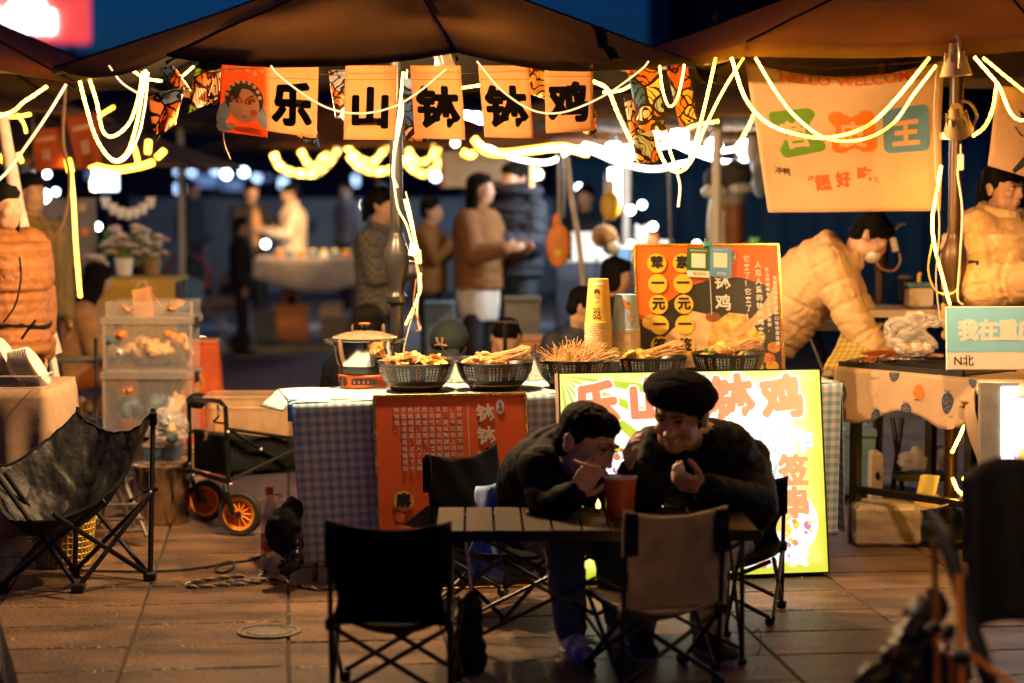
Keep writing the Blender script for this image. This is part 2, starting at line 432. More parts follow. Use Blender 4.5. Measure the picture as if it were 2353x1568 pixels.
# ------------------------------------------------ far buildings and hoardings
M_facade = mat('dark_facade', (.055, .06, .075), .8, var=.25, scale=.4)
M_winlit = emat('lit_window', (.45, .66, 1), 1.5)
M_windim = emat('dim_window', (.25, .42, .85), .2)
M_glassdark = mat('dark_glass', (.02, .025, .035), .15, spec=.6)
bd = thing('low_building', 'long low dark building with a few blue-lit windows behind the market', 'building', (0, 62, 0))
MB().bx(-26, 7.5, 0, 12, 0, 5.1).build('wall', M_facade, bd, smooth=False)
MB().bx(-26.3, 7.8, -.4, 12.4, 5.1, 5.5).build('roof', M_facade, bd, smooth=False)
def far_win(px, py, w, h, m):
    p = P(px, py, 61.96); sx = w*62/FPX/2; sz = h*62/FPX/2
    f = MB().bx(p.x - sx - .05, p.x + sx + .05, -.06, 0, p.z - sz - .05, p.z + sz + .05).build('window', M_facade, bd, smooth=False)
    MB().bx(p.x - sx, p.x + sx, -.09, -.062, p.z - sz, p.z + sz).build('pane', m, f, smooth=False)
for a in ((413, 393, 18, 14), (441, 396, 14, 12), (496, 392, 16, 14), (413, 433, 18, 18), (414, 462, 20, 14), (452, 463, 26, 12), (575, 463, 34, 12), (590, 409, 16, 14), (651, 420, 16, 20), (817, 414, 10, 22)): far_win(*a, M_winlit)
for a in ((470, 415, 60, 26), (545, 425, 70, 22), (878, 437, 12, 22), (616, 408, 12, 10), (1320, 400, 30, 50), (1450, 430, 14, 40), (250, 395, 26, 30), (210, 400, 20, 22)): far_win(*a, M_windim)
for k in range(10): far_win(700 + k*46, 330, 26, 34, M_glassdark)
tw = thing('tower_block', 'black tower block rising above the right umbrella', 'building', (0, 90, 0))
MB().bx(6.7, 34, 0, 14, 0, 30).build('wall', mat('tower_facade', (.012, .012, .016), .8), tw, smooth=False)
for k in range(5):
    for j in range(6):
        MB().bx(8 + k*4, 10 + k*4, -.05, 0, 4 + j*3.6, 6 + j*3.6).build('window', M_glassdark, tw, smooth=False)
# pale blue-grey hoarding panels
M_hoard = mat('hoarding_panel', (.2, .27, .32), .5, var=.12, scale=1.2, rnd=.15)
hb = thing('hoarding', 'blue-grey panel hoarding standing behind the two vendors', 'fence', (0, 31, 0))
for k in range(9):
    x0 = -5.6 + k*1.22
    MB().bx(x0, x0 + 1.19, 0, .05, .05, 1.45, ch=.01).build('panel', M_hoard, hb, smooth=False)
    MB().bx(x0 - .05, x0 - .005, -.03, .06, 0, 1.5).build('post', M_hoard, hb, smooth=False)
for (px, py, w, h) in ((450, 487, 40, 12), (462, 545, 60, 16), (700, 520, 50, 30)):
    p = P(px, py, 30.98); MB().bx(p.x - w/300, p.x + w/300, -.012, -.004, p.z - h/300, p.z + h/300).build('print', mat('hoard_print', (.04, .09, .16), .5), hb, smooth=False)
bb = thing('blue_backdrop', 'deep blue fabric backdrop behind the bright white stall', 'backdrop', (0, 21, 0))
M_bluefab = mat('blue_backdrop_cloth', (.012, .075, .15), .8, var=.2, scale=1.5, bump=.5, bscale=3)
for k in range(7):
    MB().sheet(lambda u, v: (.45 + k*.62 + u*.615, .02*math.sin(u*14 + k), v*2.3), 12, 2).build('cloth_panel', M_bluefab, bb, solid=.006)
for k in range(8): MB().tube([(.45 + k*.62, .06, 0), (.45 + k*.62, .06, 2.3)], .02).build('post', M_blackmetal, bb)
MB().tube([(.4, .06, 2.3), (4.85, .06, 2.3)], .02).build('rail', M_blackmetal, bb)
# glowing red sign high on the left
rs_ = P(60, 40, 34)
sg = thing('roof_sign', 'glowing red rooftop sign with white characters above the left umbrella', 'sign', (rs_.x, 34, rs_.z), rz=R(12))
MB().box((-.2, 0, 0), (2.4, .18, .8), ch=.05).build('panel', emat('red_sign', (1, .05, .02), .95/EX), sg)
MB().box((-.2, .02, 0), (2.47, .16, .87), ch=.06).build('rim', emat('sign_rim', (.55, .03, .25), .5/EX), sg)
M_wsign = emat('sign_white', (1, .9, .9), 4)
for k, (x, w_, h_) in enumerate(((-1.12, .12, .3), (-.98, .12, .5), (-.62, .3, .42), (-.3, .1, .34), (-.2, .12, .44), (-.02, .13, .44), (.2, .16, .48), (.38, .12, .34))):
    MB().box((x, -.11, .1 - .34 + h_/2), (w_, .04, h_), ch=.018).build('sign_stroke', M_wsign, sg)
for x in (-1.1, .7): MB().tube([(x, .1, -.4), (x, .1, -rs_.z)], .05).build('post', M_blackmetal, sg)
# ================================================================ umbrellas
def canopy_mat(name, c, tr, k=.45):
    m = mat(name, c, .85, var=.6, scale=2.6, transl=(*tr, k), spec=.2, bump=1.2, bscale=6, detail=10, stretch=(1, 1, 2.5)); return m
M_canopy = canopy_mat('worn_brown_canopy', (.06, .05, .036), (.15, .1, .05), .47)
M_canopy2 = canopy_mat('tan_canopy', (.22, .15, .075), (.55, .36, .14), .55)
M_canopy3 = canopy_mat('beige_canopy', (.28, .2, .13), (.5, .3, .14), .55)
M_seam = mat('seam_tape', (.02, .016, .013), .8)
M_pole = mat('pole_metal', (.014, .015, .017), .32, .0, var=.1, spec=.3)
M_polebrown = mat('pole_brown', (.06, .028, .012), .35, .2)
def umbrella(name, label, c, Rr, zt, za, a0, m, sag=.05, hem=.0, group=None, pole_r=.03, pm=None, collar=None, n=8, seg=8, pole=True, dz=None):
    t = thing(name, label, 'umbrella', (c[0], c[1], 0), group=group); pm = pm or M_pole
    def pt(s, a):
        k = (a - a0) % (2*math.pi/n)/(2*math.pi/n); w = 4*k*(1 - k)
        h = math.cos(math.pi/n)/math.cos((k - .5)*2*math.pi/n)
        r = Rr*s*(1 + (h - 1)*min(1, s*1.2))
        z = za + (zt - za)*(s**.92) - sag*w*s**3 - .02*w*s
        z += .012*noise.noise((r*math.cos(a)*3, r*math.sin(a)*3, c[0]))*s
        if dz: z += dz(a)*s*s
        return Vector((r*math.sin(a), -r*math.cos(a), z))
    NS = n*seg; NR = 14
    mb = MB()
    vs = [tuple(pt(0, 0))]; fs = []
    for j in range(1, NR + 1):
        for i in range(NS): vs.append(tuple(pt(j/NR, a0 + 2*math.pi*i/NS)))
    fs += [(0, 1 + i, 1 + (i + 1) % NS) for i in range(NS)]
    for j in range(NR - 1):
        for i in range(NS):
            a, b = 1 + j*NS + i, 1 + j*NS + (i + 1) % NS
            fs.append((a, a + NS, b + NS, b))
    if hem:
        k = len(vs)
        for i in range(NS):
            q = pt(1, a0 + 2*math.pi*i/NS); vs.append((q.x*1.005, q.y*1.005, q.z - hem))
        k0 = 1 + (NR - 1)*NS
        fs += [(k0 + i, k + i, k + (i + 1) % NS, k0 + (i + 1) % NS) for i in range(NS)]
    mb.add(vs, fs, None)
    can = mb.build('canopy', m, t, solid=.003)
    for i in range(n):
        a = a0 + 2*math.pi*i/n
        MB().tube([pt(s/10, a) + Vector((0, 0, .004)) for s in range(11)], .006, 5).build('seam', M_seam, can)
        MB().tube([pt(s/6, a) - Vector((0, 0, .025)) for s in range(7)], .009, 6).build('rib', M_blackmetal, t)
    hubz = za - .45
    for i in range(n):
        a = a0 + 2*math.pi*i/n
        MB().tube([(0, 0, hubz), pt(.5, a) - Vector((0, 0, .03))], .007, 5).build('strut', M_blackmetal, t)
    MB().lathe([(.0, za + .09), (.03, za + .07), (.02, za + .03), (.05, za), (.05, za - .03), (0, za - .04)], 14).build('finial', M_blackmetal, t)
    if pole:
        MB().tube([(0, 0, .05), (0, 0, za - .02)], pole_r, 18).build('pole', pm, t)
        MB().lathe([(.26, 0), (.26, .03), (.22, .06), (.06, .08), (.05, .14), (0, .15)], 28).build('base', M_blackmetal, t)
        if collar:
            z0 = collar
            cl = MB().lathe([(max(.0305, r_*.8), z_) for r_, z_ in [(.031, z0 - .26), (.038, z0 - .25), (.038, z0 - .1), (.046, z0 - .095), (.06, z0 - .085), (.062, z0 - .06), (.048, z0 - .045), (.044, z0 - .03), (.05, z0), (.068, z0 + .06), (.074, z0 + .11), (.072, z0 + .15), (.058, z0 + .175), (.054, z0 + .19), (.046, z0 + .2), (.044, z0 + .215), (.031, z0 + .23)]], 26).build('crank_housing', pm, t)
            MB().tube([(.06, -.02, z0 + .1), (.10, -.03, z0 + .1), (.105, -.03, z0 + .04)], .009, 8).build('crank_handle', M_blackmetal, cl)
            MB().ball((.107, -.03, z0 + .03), (.013, .013, .03)).build('knob', M_blackplastic, cl)
    return t
UC = (-.53, 9.6)
umb = umbrella('market_umbrella', 'weathered dark brown umbrella with stained canopy over the skewer stall', UC, 1.53, 2.15, 2.72, R(-33), M_canopy, sag=.035, collar=1.19)
# black strap lying on the canopy
st = crom([P(1370, 62, 8.6), P(1385, 100, 8.53), P(1405, 122, 8.5), P(1418, 140, 8.47)], 6)
MB().sheet(lambda u, v: tuple(st[min(len(st) - 1, int(v*(len(st) - 1)))] + Vector(((u - .5)*.045 + .006*math.sin(v*9), -.02, .012*math.sin(v*14)))), 4, 18).build('strap', M_blackcloth, umb, world=True, solid=.003)
umbrella('market_umbrella', 'tan umbrella with straight hem glowing orange over the right-hand stall', (2.03, 9.6), 1.53, 2.215, 2.8, 0, M_canopy2, sag=.0, hem=.055, pm=M_polebrown, collar=1.19)
umbrella('market_umbrella', 'tan umbrella at the left edge with a sagging corner tip', (-3.32, 10.5), 1.55, 2.11, 2.8, R(13), M_canopy3, sag=-.06, pole_r=.025, pm=M_white)
umbrella('market_umbrella', 'blurred brown umbrella with wavy glowing tubes in the middle distance', (-1.15, 18), 1.55, 1.95, 2.5, R(10), M_canopy2, sag=.0, collar=1.2, pm=M_polebrown)
umbrella('market_umbrella', 'blurred pale umbrella over the far left flower stall', (-3.6, 15.5), 1.6, 1.78, 2.35, R(15), M_canopy3, sag=.0, pm=M_white)
umbrella('market_umbrella', 'brown umbrella half hidden behind the left edge umbrella', (-4.0, 13.2), 1.5, 2.05, 2.55, R(0), M_canopy2, sag=-.04, pm=M_white)
umbrella('market_umbrella', 'pale folded-looking umbrella seen between the two front umbrellas', (1.25, 12.8), 1.5, 2.0, 2.6, R(20), M_canopy2, sag=-.03, pm=M_white)
umbrella('market_umbrella', 'pale beige umbrella over the bright white stall in the distance', (.9, 16.5), 1.6, 1.95, 2.5, R(22), M_canopy3, sag=0, pm=M_white)
umbrella('market_umbrella', 'far umbrella showing over the top left behind the hanging loops', (-3.0, 19), 1.4, 2.15, 2.6, R(5), M_canopy2, sag=0, pm=M_white)

# ================================================================ LED ropes
def rope(label, pts, d, m, r=.008, group='glowing LED ropes', name='led_rope', n=7, cat='light rope'):
    q = []
    for i, p in enumerate(pts):
        dd_ = p[2] if len(p) > 2 else d
        q.append(P(p[0], p[1], dd_))
    o = MB().tube(q, r*(.6 if r < .02 else .8), n, smooth=8 if len(q) > 2 else 0).build(name, m); return tag(o, label, cat, group)
rope('thin pale LED rope swagged across the first two character flags', [(622, 150), (640, 172), (700, 218), (760, 250), (830, 260), (900, 246), (960, 212), (1025, 158)], 8.2, M_ropew, .006)
rope('thin pale LED rope swagged across the last two character flags', [(1095, 140), (1110, 158), (1150, 205), (1210, 247), (1262, 260), (1320, 250), (1400, 212), (1472, 160), (1490, 140)], 8.2, M_ropew, .006)
rope('bright beaded LED rope forming a deep loop under the left umbrella tip', [(183, 186), (198, 245), (222, 320), (258, 366), (290, 352), (312, 290), (326, 215), (334, 160)], 9.25, M_ropeb, .012)
rope('unlit LED rope hugging the deep left loop', [(340, 165), (333, 240), (318, 310), (290, 362), (262, 372), (238, 352)], 9.3, M_ropew, .009)  # emission in the pale rope material makes this strand glow faintly
rope('beaded LED rope making the smaller inner loop on the left', [(205, 180), (222, 235), (236, 300), (262, 312), (298, 280), (318, 220), (328, 165)], 9.6, M_ropeb, .011)
rope('beaded LED rope slanting down to the left frame edge', [(108, 198), (60, 230), (-10, 268), (-300, 300, 8.9), (-500, 200, 8.2)], 9.7, M_ropeb, .012)  # last two points lie out of view, added for warm light from the front
rope('dim LED rope slanting from the left umbrella tip to the frame edge', [(152, 193), (110, 262), (60, 335), (20, 390), (-10, 420)], 9.5, M_ropew, .011)
rope('short pale rope dropping to the crumpled printed flag', [(250, 150), (280, 190), (330, 222)], 8.9, M_ropew, .007)
rope('beaded rope passing behind the crumpled printed flags', [(292, 152), (330, 178), (372, 186)], 9.2, M_ropeb, .009)
rope('beaded rope rising behind the opera face flag', [(410, 182), (445, 152)], 9.0, M_ropeb, .008)
rope('beaded rope showing between the fourth and fifth flags', [(1058, 202), (1100, 196), (1140, 192)], 9.9, M_ropeb, .008)
rope('bright LED rope swagged lowest across the welcome banner', [(1680, 132), (1712, 225), (1760, 280), (1822, 306), (1900, 316), (1990, 290), (2060, 225), (2135, 132)], 8.25, M_rope, .0105)
rope('second LED rope swagged across the welcome banner', [(1735, 132), (1782, 210), (1832, 272), (1900, 318), (1980, 320), (2050, 284), (2100, 215), (2150, 150)], 8.55, M_rope, .009)
rope('bright LED rope looping low beside the long wave flag', [(1506, 300), (1514, 345), (1538, 388), (1572, 388), (1596, 330), (1622, 230), (1644, 132)], 8.5, M_rope, .010)
rope('LED rope looping just inside the low loop', [(1528, 300), (1540, 350), (1560, 392), (1588, 370), (1616, 300), (1660, 210), (1708, 132)], 8.7, M_rope, .009)
rope('narrow V of LED rope near the right tip of the brown umbrella', [(1515, 150), (1522, 205), (1536, 243), (1554, 230), (1566, 185), (1572, 148)], 8.6, M_rope, .007)
rope('beaded LED rope slanting from the last flag to the bright stall', [(1362, 186), (1395, 205), (1420, 262), (1455, 335)], 9.9, M_ropeb, .012)
rope('beaded LED rope rising to the brown umbrella right edge', [(1385, 212), (1430, 206), (1470, 180), (1512, 150)], 9.6, M_ropeb, .009)
rope('beaded LED rope slanting behind the low loops', [(1530, 325), (1590, 290), (1650, 278)], 10.5, M_ropeb, .011)
rope('beaded LED rope rising beside the welcome banner', [(1700, 325), (1722, 285), (1745, 230)], 10.5, M_ropeb, .012)
rope('LED rope end dangling below the low loop', [(1556, 398), (1562, 430), (1558, 475)], 9.2, M_ropew, .010)
rope('yellow LED rope running down the right umbrella pole', [(2162, 380), (2152, 440), (2142, 500), (2146, 560), (2166, 640), (2182, 700)], 9.4, M_rope, .0105)
rope('LED rope slanting away right of the clip lamps', [(2238, 130), (2290, 190), (2360, 275), (2660, 60, 6.5), (2600, 60, 5.4), (2535, 300, 4.7), (2500, 700, 4.5), (2480, 1100, 4.4), (2490, 1520, 4.4)], 8.6, M_rope, .0105)  # run past the right edge is unseen, added to light the orange poles
rope('second slanting LED rope at the right frame edge', [(2258, 132), (2310, 175), (2360, 215)], 9.2, M_ropeb, .010)
rope('LED rope curving behind the second clip lamp', [(2290, 190), (2280, 250), (2262, 290), (2235, 312)], 9.9, M_ropeb, .011)
rope('lit LED rope hanging below the strawberry cloth', [(2226, 945), (2212, 985), (2186, 1040)], 9.2, M_rope, .0105)
rope('coiled LED rope end lying under the strawberry table', [(2188, 1098), (2200, 1125), (2218, 1136), (2224, 1105), (2212, 1098)], 9.3, M_rope, .011)
rope('lit LED rope wound on the umbrella pole above the crank', [(926, 165), (918, 250), (908, 330), (903, 400), (912, 430)], 9.52, M_ropeb, .008)
rope('lit LED rope slanting down to the white switches', [(930, 458), (945, 515), (960, 580)], 9.48, M_ropeb, .010)
rope('lit LED rope end below the white switches', [(966, 628), (960, 680), (932, 745)], 9.5, M_rope, .006)
# distant ropes
W1 = [(628, 352), (640, 378), (662, 392), (690, 398), (725, 398), (752, 378), (772, 350), (778, 338)]
rope('blurred glowing tube waving under the middle umbrella, left part', W1, 16.6, M_ropemid, .035, n=8)
rope('blurred glowing tube dipping left of the umbrella pole', [(690, 345), (705, 372), (722, 382), (742, 362), (755, 352)], 17.5, M_ropemid, .03)
rope('blurred glowing tube waving in front of the umbrella pole', [(802, 356), (820, 378), (858, 394), (900, 388), (925, 372)], 16.6, M_ropemid, .035)
rope('blurred glowing tube higher between the poles', [(795, 335), (820, 360), (855, 372), (880, 348), (896, 332)], 17.5, M_ropemid, .03)
rope('blurred glowing tube looping right of the umbrella pole', [(930, 358), (945, 385), (975, 400), (1003, 385), (1008, 358), (998, 330)], 16.6, M_ropemid, .035)
rope('small blurred glowing loop right of the pole', [(936, 342), (960, 372), (990, 362), (1000, 335)], 17.6, M_ropemid, .028)
rope('blurred short light dash left of the pale hanging sheet', [(1062, 348), (1080, 356), (1090, 350)], 15.5, M_ropefar, .03)
rope('blurred glowing tube running to the bright stall', [(1088, 318), (1115, 346), (1160, 352), (1220, 345), (1290, 338), (1352, 352)], 15.0, M_ropefar, .03)
rope('blurred white tube sagging over the bright stall', [(1105, 330), (1180, 362), (1260, 372), (1330, 340), (1420, 372), (1500, 388), (1580, 372)], 15.6, M_ropecool, .018)
rope('blurred white tube along the bright stall roof', [(1340, 330), (1440, 352), (1560, 330), (1640, 348), (1740, 330)], 15.2, M_ropecool, .018)
rope('second blurred white tube crossing the bright stall', [(1500, 300), (1580, 345), (1680, 372), (1760, 352)], 14.8, M_ropecool, .018)
rope('vertical yellow LED rope hanging over the flower stall', [(160, 375), (168, 450), (174, 560), (184, 682)], 11.6, M_ropefar, .016)
rope('blurred light stroke at the far left edge', [(-5, 262), (30, 268), (70, 262)], 11.5, M_ropefar, .013)
rope('blurred light tail below the left light stroke', [(40, 262), (55, 285), (60, 305)], 11.5, M_ropefar, .010)
rope('blurred light blob low on the far left', [(5, 355), (12, 372)], 12.5, M_ropefar, .024)
rope('blurred light blob beside the orange banners', [(42, 352), (50, 372)], 12.5, M_ropefar, .018)
rope('blurred light stroke under the pale far umbrella', [(305, 328), (314, 358), (318, 386)], 13.5, M_ropefar, .018)
rope('blurred upright light stroke under the pale far umbrella', [(341, 322), (339, 352)], 13.5, M_ropefar, .021)
rope('blurred slanting light stroke right of the left loops', [(360, 362), (378, 345)], 13.5, M_ropefar, .021)
rope('blurred light band along the pale far umbrella hem', [(205, 378), (260, 390), (320, 382), (352, 372)], 13.8, M_ropefar, .024)
rope('blurred light stroke hanging at the pale far umbrella', [(155, 365), (162, 395)], 12.8, M_ropefar, .024)
rope('small blurred light cross beside the left loops', [(215, 275), (240, 258), (262, 245)], 13, M_ropefar, .013)
rope('pale rope strand hanging left of the grey balloons', [(1302, 360), (1312, 450), (1330, 560), (1345, 700)], 12.6, mat('dull_rope', (.45, .4, .34), .6), .022, name='tent_pole', group='pale stall uprights', cat='pole')
rope('grey upright behind the orange hanging bag', [(1286, 350), (1292, 440), (1290, 500)], 13.5, mat('grey_rope', (.2, .19, .18), .6), .022, name='tent_pole', group='pale stall uprights', cat='pole')
rope('short glowing stub hanging left of the grey upright', [(1222, 380), (1222, 430)], 13.8, M_ropew, .022)
rope('dull upright carrying a small white spotlight', [(1535, 380), (1538, 480), (1540, 570)], 13.5, mat('grey_rope2', (.22, .22, .24), .5), .016, name='tent_pole', group='pale stall uprights', cat='pole')

# cables
def cable(label, pts, d, m=None, r=.004, name='cable', group=None, smooth=True):
    q = [P(p[0], p[1], p[2] if len(p) > 2 else d) if not isinstance(p, Vector) else p for p in pts]
    return tag(MB().tube(q, r, 6, smooth=8 if smooth else 0).build(name, m or M_cable), label, 'cable', group)
cable('cream cable twisting down the umbrella pole past the switches', [(935, 160), (925, 260), (905, 370), (912, 470), (935, 520), (955, 600), (962, 660), (958, 720), (965, 760)], 9.5, r=.0045)
cable('thin cream cable crossing behind the umbrella crank', [(932, 440), (950, 520), (958, 600), (968, 660), (955, 700), (930, 790), (925, 840)], 9.53, r=.003)
cable('brown cord knotted below the umbrella crank', [(956, 640), (950, 700), (962, 740), (968, 755), (955, 762)], 9.46, mat('brown_cord', (.2, .1, .05), .8), r=.004)
sw = thing('cord_switch', 'white inline switch tilted on the cable by the umbrella crank', 'switch', P(948, 573, 9.42), group='inline cord switches')
MB().box((0, 0, 0), (.032, .022, .062), Matrix.Rotation(R(10), 4, 'Y'), ch=.005).build('case', M_white, sw)
MB().ball((0, -.012, 0), (.006, .003, .008)).build('button', M_cable, sw)
sw = thing('cord_switch', 'white inline switch hanging right of the tilted one', 'switch', P(961, 590, 9.46), group='inline cord switches')
MB().box((0, 0, 0), (.028, .022, .068), Matrix.Rotation(R(-4), 4, 'Y'), ch=.005).build('case', M_white, sw)
MB().box((0, -.012, .01), (.01, .006, .016), ch=.002).build('button', M_cable, sw)

# ================================================================ lamps under the main umbrella
def spot_lamp(name, label, p, target, power, size=150, kind='SPOT', rad=.05, blend=.6, colr=(1, .6, .27), lens=M_lamp, scale=1.0, housing=None):
    d = (Vector(target) - p).normalized()
    q = d.to_track_quat('-Z', 'Y').to_matrix().to_4x4()
    t = thing(name, label, 'lamp', mat=Matrix.Translation(p) @ q @ Matrix.Scale(scale, 4), group='stall lamps')
    hm = housing or M_white
    h = MB().lathe([(.0, .1), (.018, .1), (.022, .07), (.03, .06), (.04, .03), (.05, .0), (.048, -.004), (.044, 0), (.034, .03), (.0, .05)], 22).build('housing', hm, t)
    for k in range(10):
        a = k*.628; MB().box((.034, 0, .05), (.008, .003, .04), Matrix.Rotation(a, 4, 'Z')).build('fin', hm, h)
    MB().lathe([(0, .012), (.042, .012), (.043, .008), (0, .006)], 20).build('lens', lens, t)
    MB().tube([(.05, 0, .02), (.065, 0, .06), (.05, 0, .11), (.02, 0, .12)], .005, 6, smooth=4).build('bracket', hm, t)
    if power:
        ld = bpy.data.lights.new('lamp_light', kind); ld.energy = power; ld.color = colr; ld.shadow_soft_size = rad
        if kind == 'SPOT': ld.spot_size = R(size); ld.spot_blend = blend
        lo = bpy.data.objects.new('lamp_light', ld); link(lo, t); lo.location = (0, 0, -.012 - (rad + .01 if kind == 'POINT' else 0))
    return t
spot_lamp('spot_lamp', 'lit lamp glaring through the first character flag', P(650, 178, 8.95), P(830, 905, 8.85), 105, kind='POINT', rad=.03, colr=(1, .6, .28))
spot_lamp('spot_lamp', 'lit lamp shining above the third character flag', P(1022, 158, 8.8), P(1150, 890, 8.8), 75, kind='POINT', rad=.03)

# ================================================================ flags
M_linen = mat('linen_flag', (.62, .42, .27), .85, var=.12, scale=40, bump=.2, bscale=120, transl=(.7, .47, .28, .55), spec=.15)
M_stitch = mat('stitching', (.12, .08, .05), .8)
def flag_fn(tl, tr, br, bl, amp, seed, off=0.0):
    a, b, c, d = tl, tr, br, bl
    def fn(u, v):
        p = (a*(1 - u) + b*u)*(1 - v) + (d*(1 - u) + c*u)*v
        w = amp*(math.sin(u*5 + seed)*v + .5*math.sin(v*6 + u*3 + seed*2)*v)
        return (p.x, p.y + w - off, p.z)
    return fn
def flag(label, quad, d, m, ch=None, amp=.01, seed=0, dl=0, name='flag', group='character flags', size=.19, cy_=.58, rot=0, sx=1.0, bold=.052):
    tl, tr, br, bl = [P(x, y, d + (dl if i in (2, 3) else 0)) for i, (x, y) in enumerate(quad)]
    base = (bl + br)/2
    t = thing(name, label, 'flag', base, group=group)
    fn = flag_fn(tl, tr, br, bl, amp, seed)
    W, H = (tr - tl).length, (bl - tl).length
    cl = MB().sheet(fn, 12, 14).build('cloth', m, t, world=True, solid=.0015)
    ft = flag_fn(tl, tr, br, bl, amp, seed, .0022)
    if ch:
        def post(co):
            # text plane coordinates -> cloth
            u = .5 + co.x/W; v = cy_ - co.y/H
            p = ft(u, v); return Vector((p[0], p[1] - co.z, p[2]))
        text(ch, size, Matrix.Rotation(rot, 4, 'Z') @ Matrix.Translation((-.0*size, -.02*size, 0)), M_black, t, bold=bold, post=post, world=True, sx=sx)
        MB().tube([ft(u/12, .19) for u in range(13)], .0011, 5).build('stitch_line', M_stitch, cl, world=True)
    return t, ft, W, H
QF = {'first': ('乐', [(612, 150), (732, 150), (727, 317), (612, 300)], 8.42, .012, 1), 'second': ('山', [(793, 150), (912, 150), (908, 321), (789, 320)], 8.4, .006, 2),
      'third': ('钵', [(942, 150), (1058, 150), (1069, 321), (953, 317)], 8.42, .008, 3.2), 'fourth': ('钵', [(1098, 150), (1214, 150), (1226, 318), (1113, 315)], 8.45, .008, 4.1),
      'fifth': ('鸡', [(1250, 145), (1362, 145), (1363, 300), (1254, 306)], 8.5, .006, 5.5)}
for k, (ch, q, d, am, sd) in QF.items():
    flag('linen flag with the black character %s, %s of five in the row' % (ch, k), q, d, M_linen, ch, am, sd, cy_=.6, size=.165)
tag(MB().tube([P(x, y, 8.46) for x, y in ((480, 160), (612, 158), (760, 172), (930, 170), (1080, 168), (1250, 160), (1370, 158))], .0015, 5, smooth=4).build('flag_string', M_stitch), 'dark string the character flags hang from', 'string')
PAL1 = [(.75, .22, .05), (.85, .5, .25), (.06, .14, .3), (.8, .6, .4), (.6, .12, .04), (.3, .4, .5), (.75, .45, .1)]
M_pr1 = print_pattern('folk_print', PAL1, 11); M_pr2 = print_pattern('wave_print', [(.7, .3, .1), (.75, .5, .3), (.12, .2, .35), (.65, .22, .06), (.5, .55, .6)], 16)
pf = 'colourful printed flags'
flag('crumpled blue and orange printed flag nearest the left umbrella', [(338, 215), (425, 200), (402, 285), (352, 330)], 8.75, M_pr1, amp=.03, seed=2, group=pf)
flag('twisted orange printed flag strip above the crumpled flag', [(365, 155), (400, 150), (452, 225), (418, 222)], 8.8, M_pr2, amp=.02, seed=1, group=pf)
flag('bunched yellow and green printed flag left of the opera face', [(450, 150), (508, 155), (500, 225), (432, 262)], 8.7, print_pattern('leaf_print', [(.75, .5, .05), (.3, .45, .06), (.7, .25, .05), (.8, .6, .4)], 14), amp=.035, seed=4, group=pf)
flag('orange printed flag edge behind the second character flag', [(753, 160), (800, 160), (800, 285), (770, 270)], 8.7, M_pr2, amp=.015, seed=3, group=pf)
flag('printed flag peeping out below the first character flag', [(668, 300), (728, 300), (735, 340), (690, 322)], 8.7, M_pr1, amp=.01, seed=5, group=pf)
flag('narrow printed flag between the umbrella pole and third flag', [(925, 180), (952, 180), (985, 325), (930, 322)], 8.75, M_pr1, amp=.01, seed=6, group=pf)
flag('printed flag showing under the gap of flags four and five', [(1218, 150), (1255, 150), (1258, 230), (1216, 215)], 8.7, M_pr1, amp=.01, seed=7, group=pf)
flag('printed flag corner below the fifth character flag', [(1330, 250), (1368, 250), (1372, 318), (1340, 305)], 8.75, M_pr2, amp=.01, seed=8, group=pf)
flag('long printed flag with wave pattern hanging right of the character flags', [(1438, 148), (1510, 148), (1532, 298), (1468, 300)], 8.75, M_pr1, amp=.012, seed=9, group=pf)
flag('dark printed flag hanging lowest behind the wave flag', [(1432, 225), (1478, 235), (1522, 372), (1462, 375)], 8.95, M_pr2, amp=.015, seed=10, group=pf)
flag('small printed flag near the right tip of the brown umbrella', [(1528, 148), (1582, 148), (1600, 275), (1562, 292)], 8.8, M_pr1, amp=.015, seed=11, group=pf)
# opera face flag
t, ft, W, H = flag('printed flag with a painted opera face left of the first character flag', [(510, 140), (612, 150), (614, 316), (502, 300)], 8.6, mat('opera_ground', (.72, .2, .04), .8, var=.25, scale=14, transl=(.72, .2, .04, .35)), amp=.012, seed=12, group=pf)
def fshape(name, m, cx, cy_, rx, ry, k, n=20, a=0):
    c, s_ = math.cos(a), math.sin(a)
    fn = lambda x, y: Vector(ft(cx + x*c - y*s_, cy_ + (x*s_ + y*c)*W/H)) + Vector((0, -k*.0012, 0))
    pts = [fn(0, 0)] + [fn(rx*math.cos(2*math.pi*i/n), ry*math.sin(2*math.pi*i/n)) for i in range(n)]
    MB().add(pts, [(0, 1 + (i + 1) % n, 1 + i) for i in range(n)]).build(name, m, t, world=True)
I_skin = mat('ink_skin', (.78, .52, .33), .8); I_hair = mat('ink_dark', (.03, .025, .025), .8); I_blue = mat('ink_blue', (.25, .4, .62), .8)
I_red = mat('ink_red', (.7, .13, .04), .8); I_cream = mat('ink_cream', (.8, .66, .5), .8)
fshape('print', I_blue, .1, .72, .13, .3, 1, a=.3); fshape('print', I_blue, .9, .7, .12, .3, 1, a=-.3); fshape('print', I_hair, .52, .5, .42, .4, 2); fshape('print', I_blue, .12, .93, .16, .1, 3)
fshape('print', I_skin, .52, .6, .33, .38, 3)
for x in (.36, .64): fshape('print', I_red, x, .52, .14, .085, 4, a=-.35 if x > .5 else .35); fshape('print', I_hair, x, .535, .1, .05, 5, a=-.25 if x > .5 else .25); fshape('print', I_cream, x, .54, .08, .035, 6); fshape('print', I_red, x, .54, .042, .042, 7); fshape('print', I_hair, x, .54, .026, .03, 8); fshape('print', I_hair, x + (.02 if x > .5 else -.02), .46, .1, .014, 6, a=-.45 if x > .5 else .45)
fshape('print', I_red, .52, .75, .05, .026, 5); fshape('print', I_red, .72, .68, .08, .07, 4)
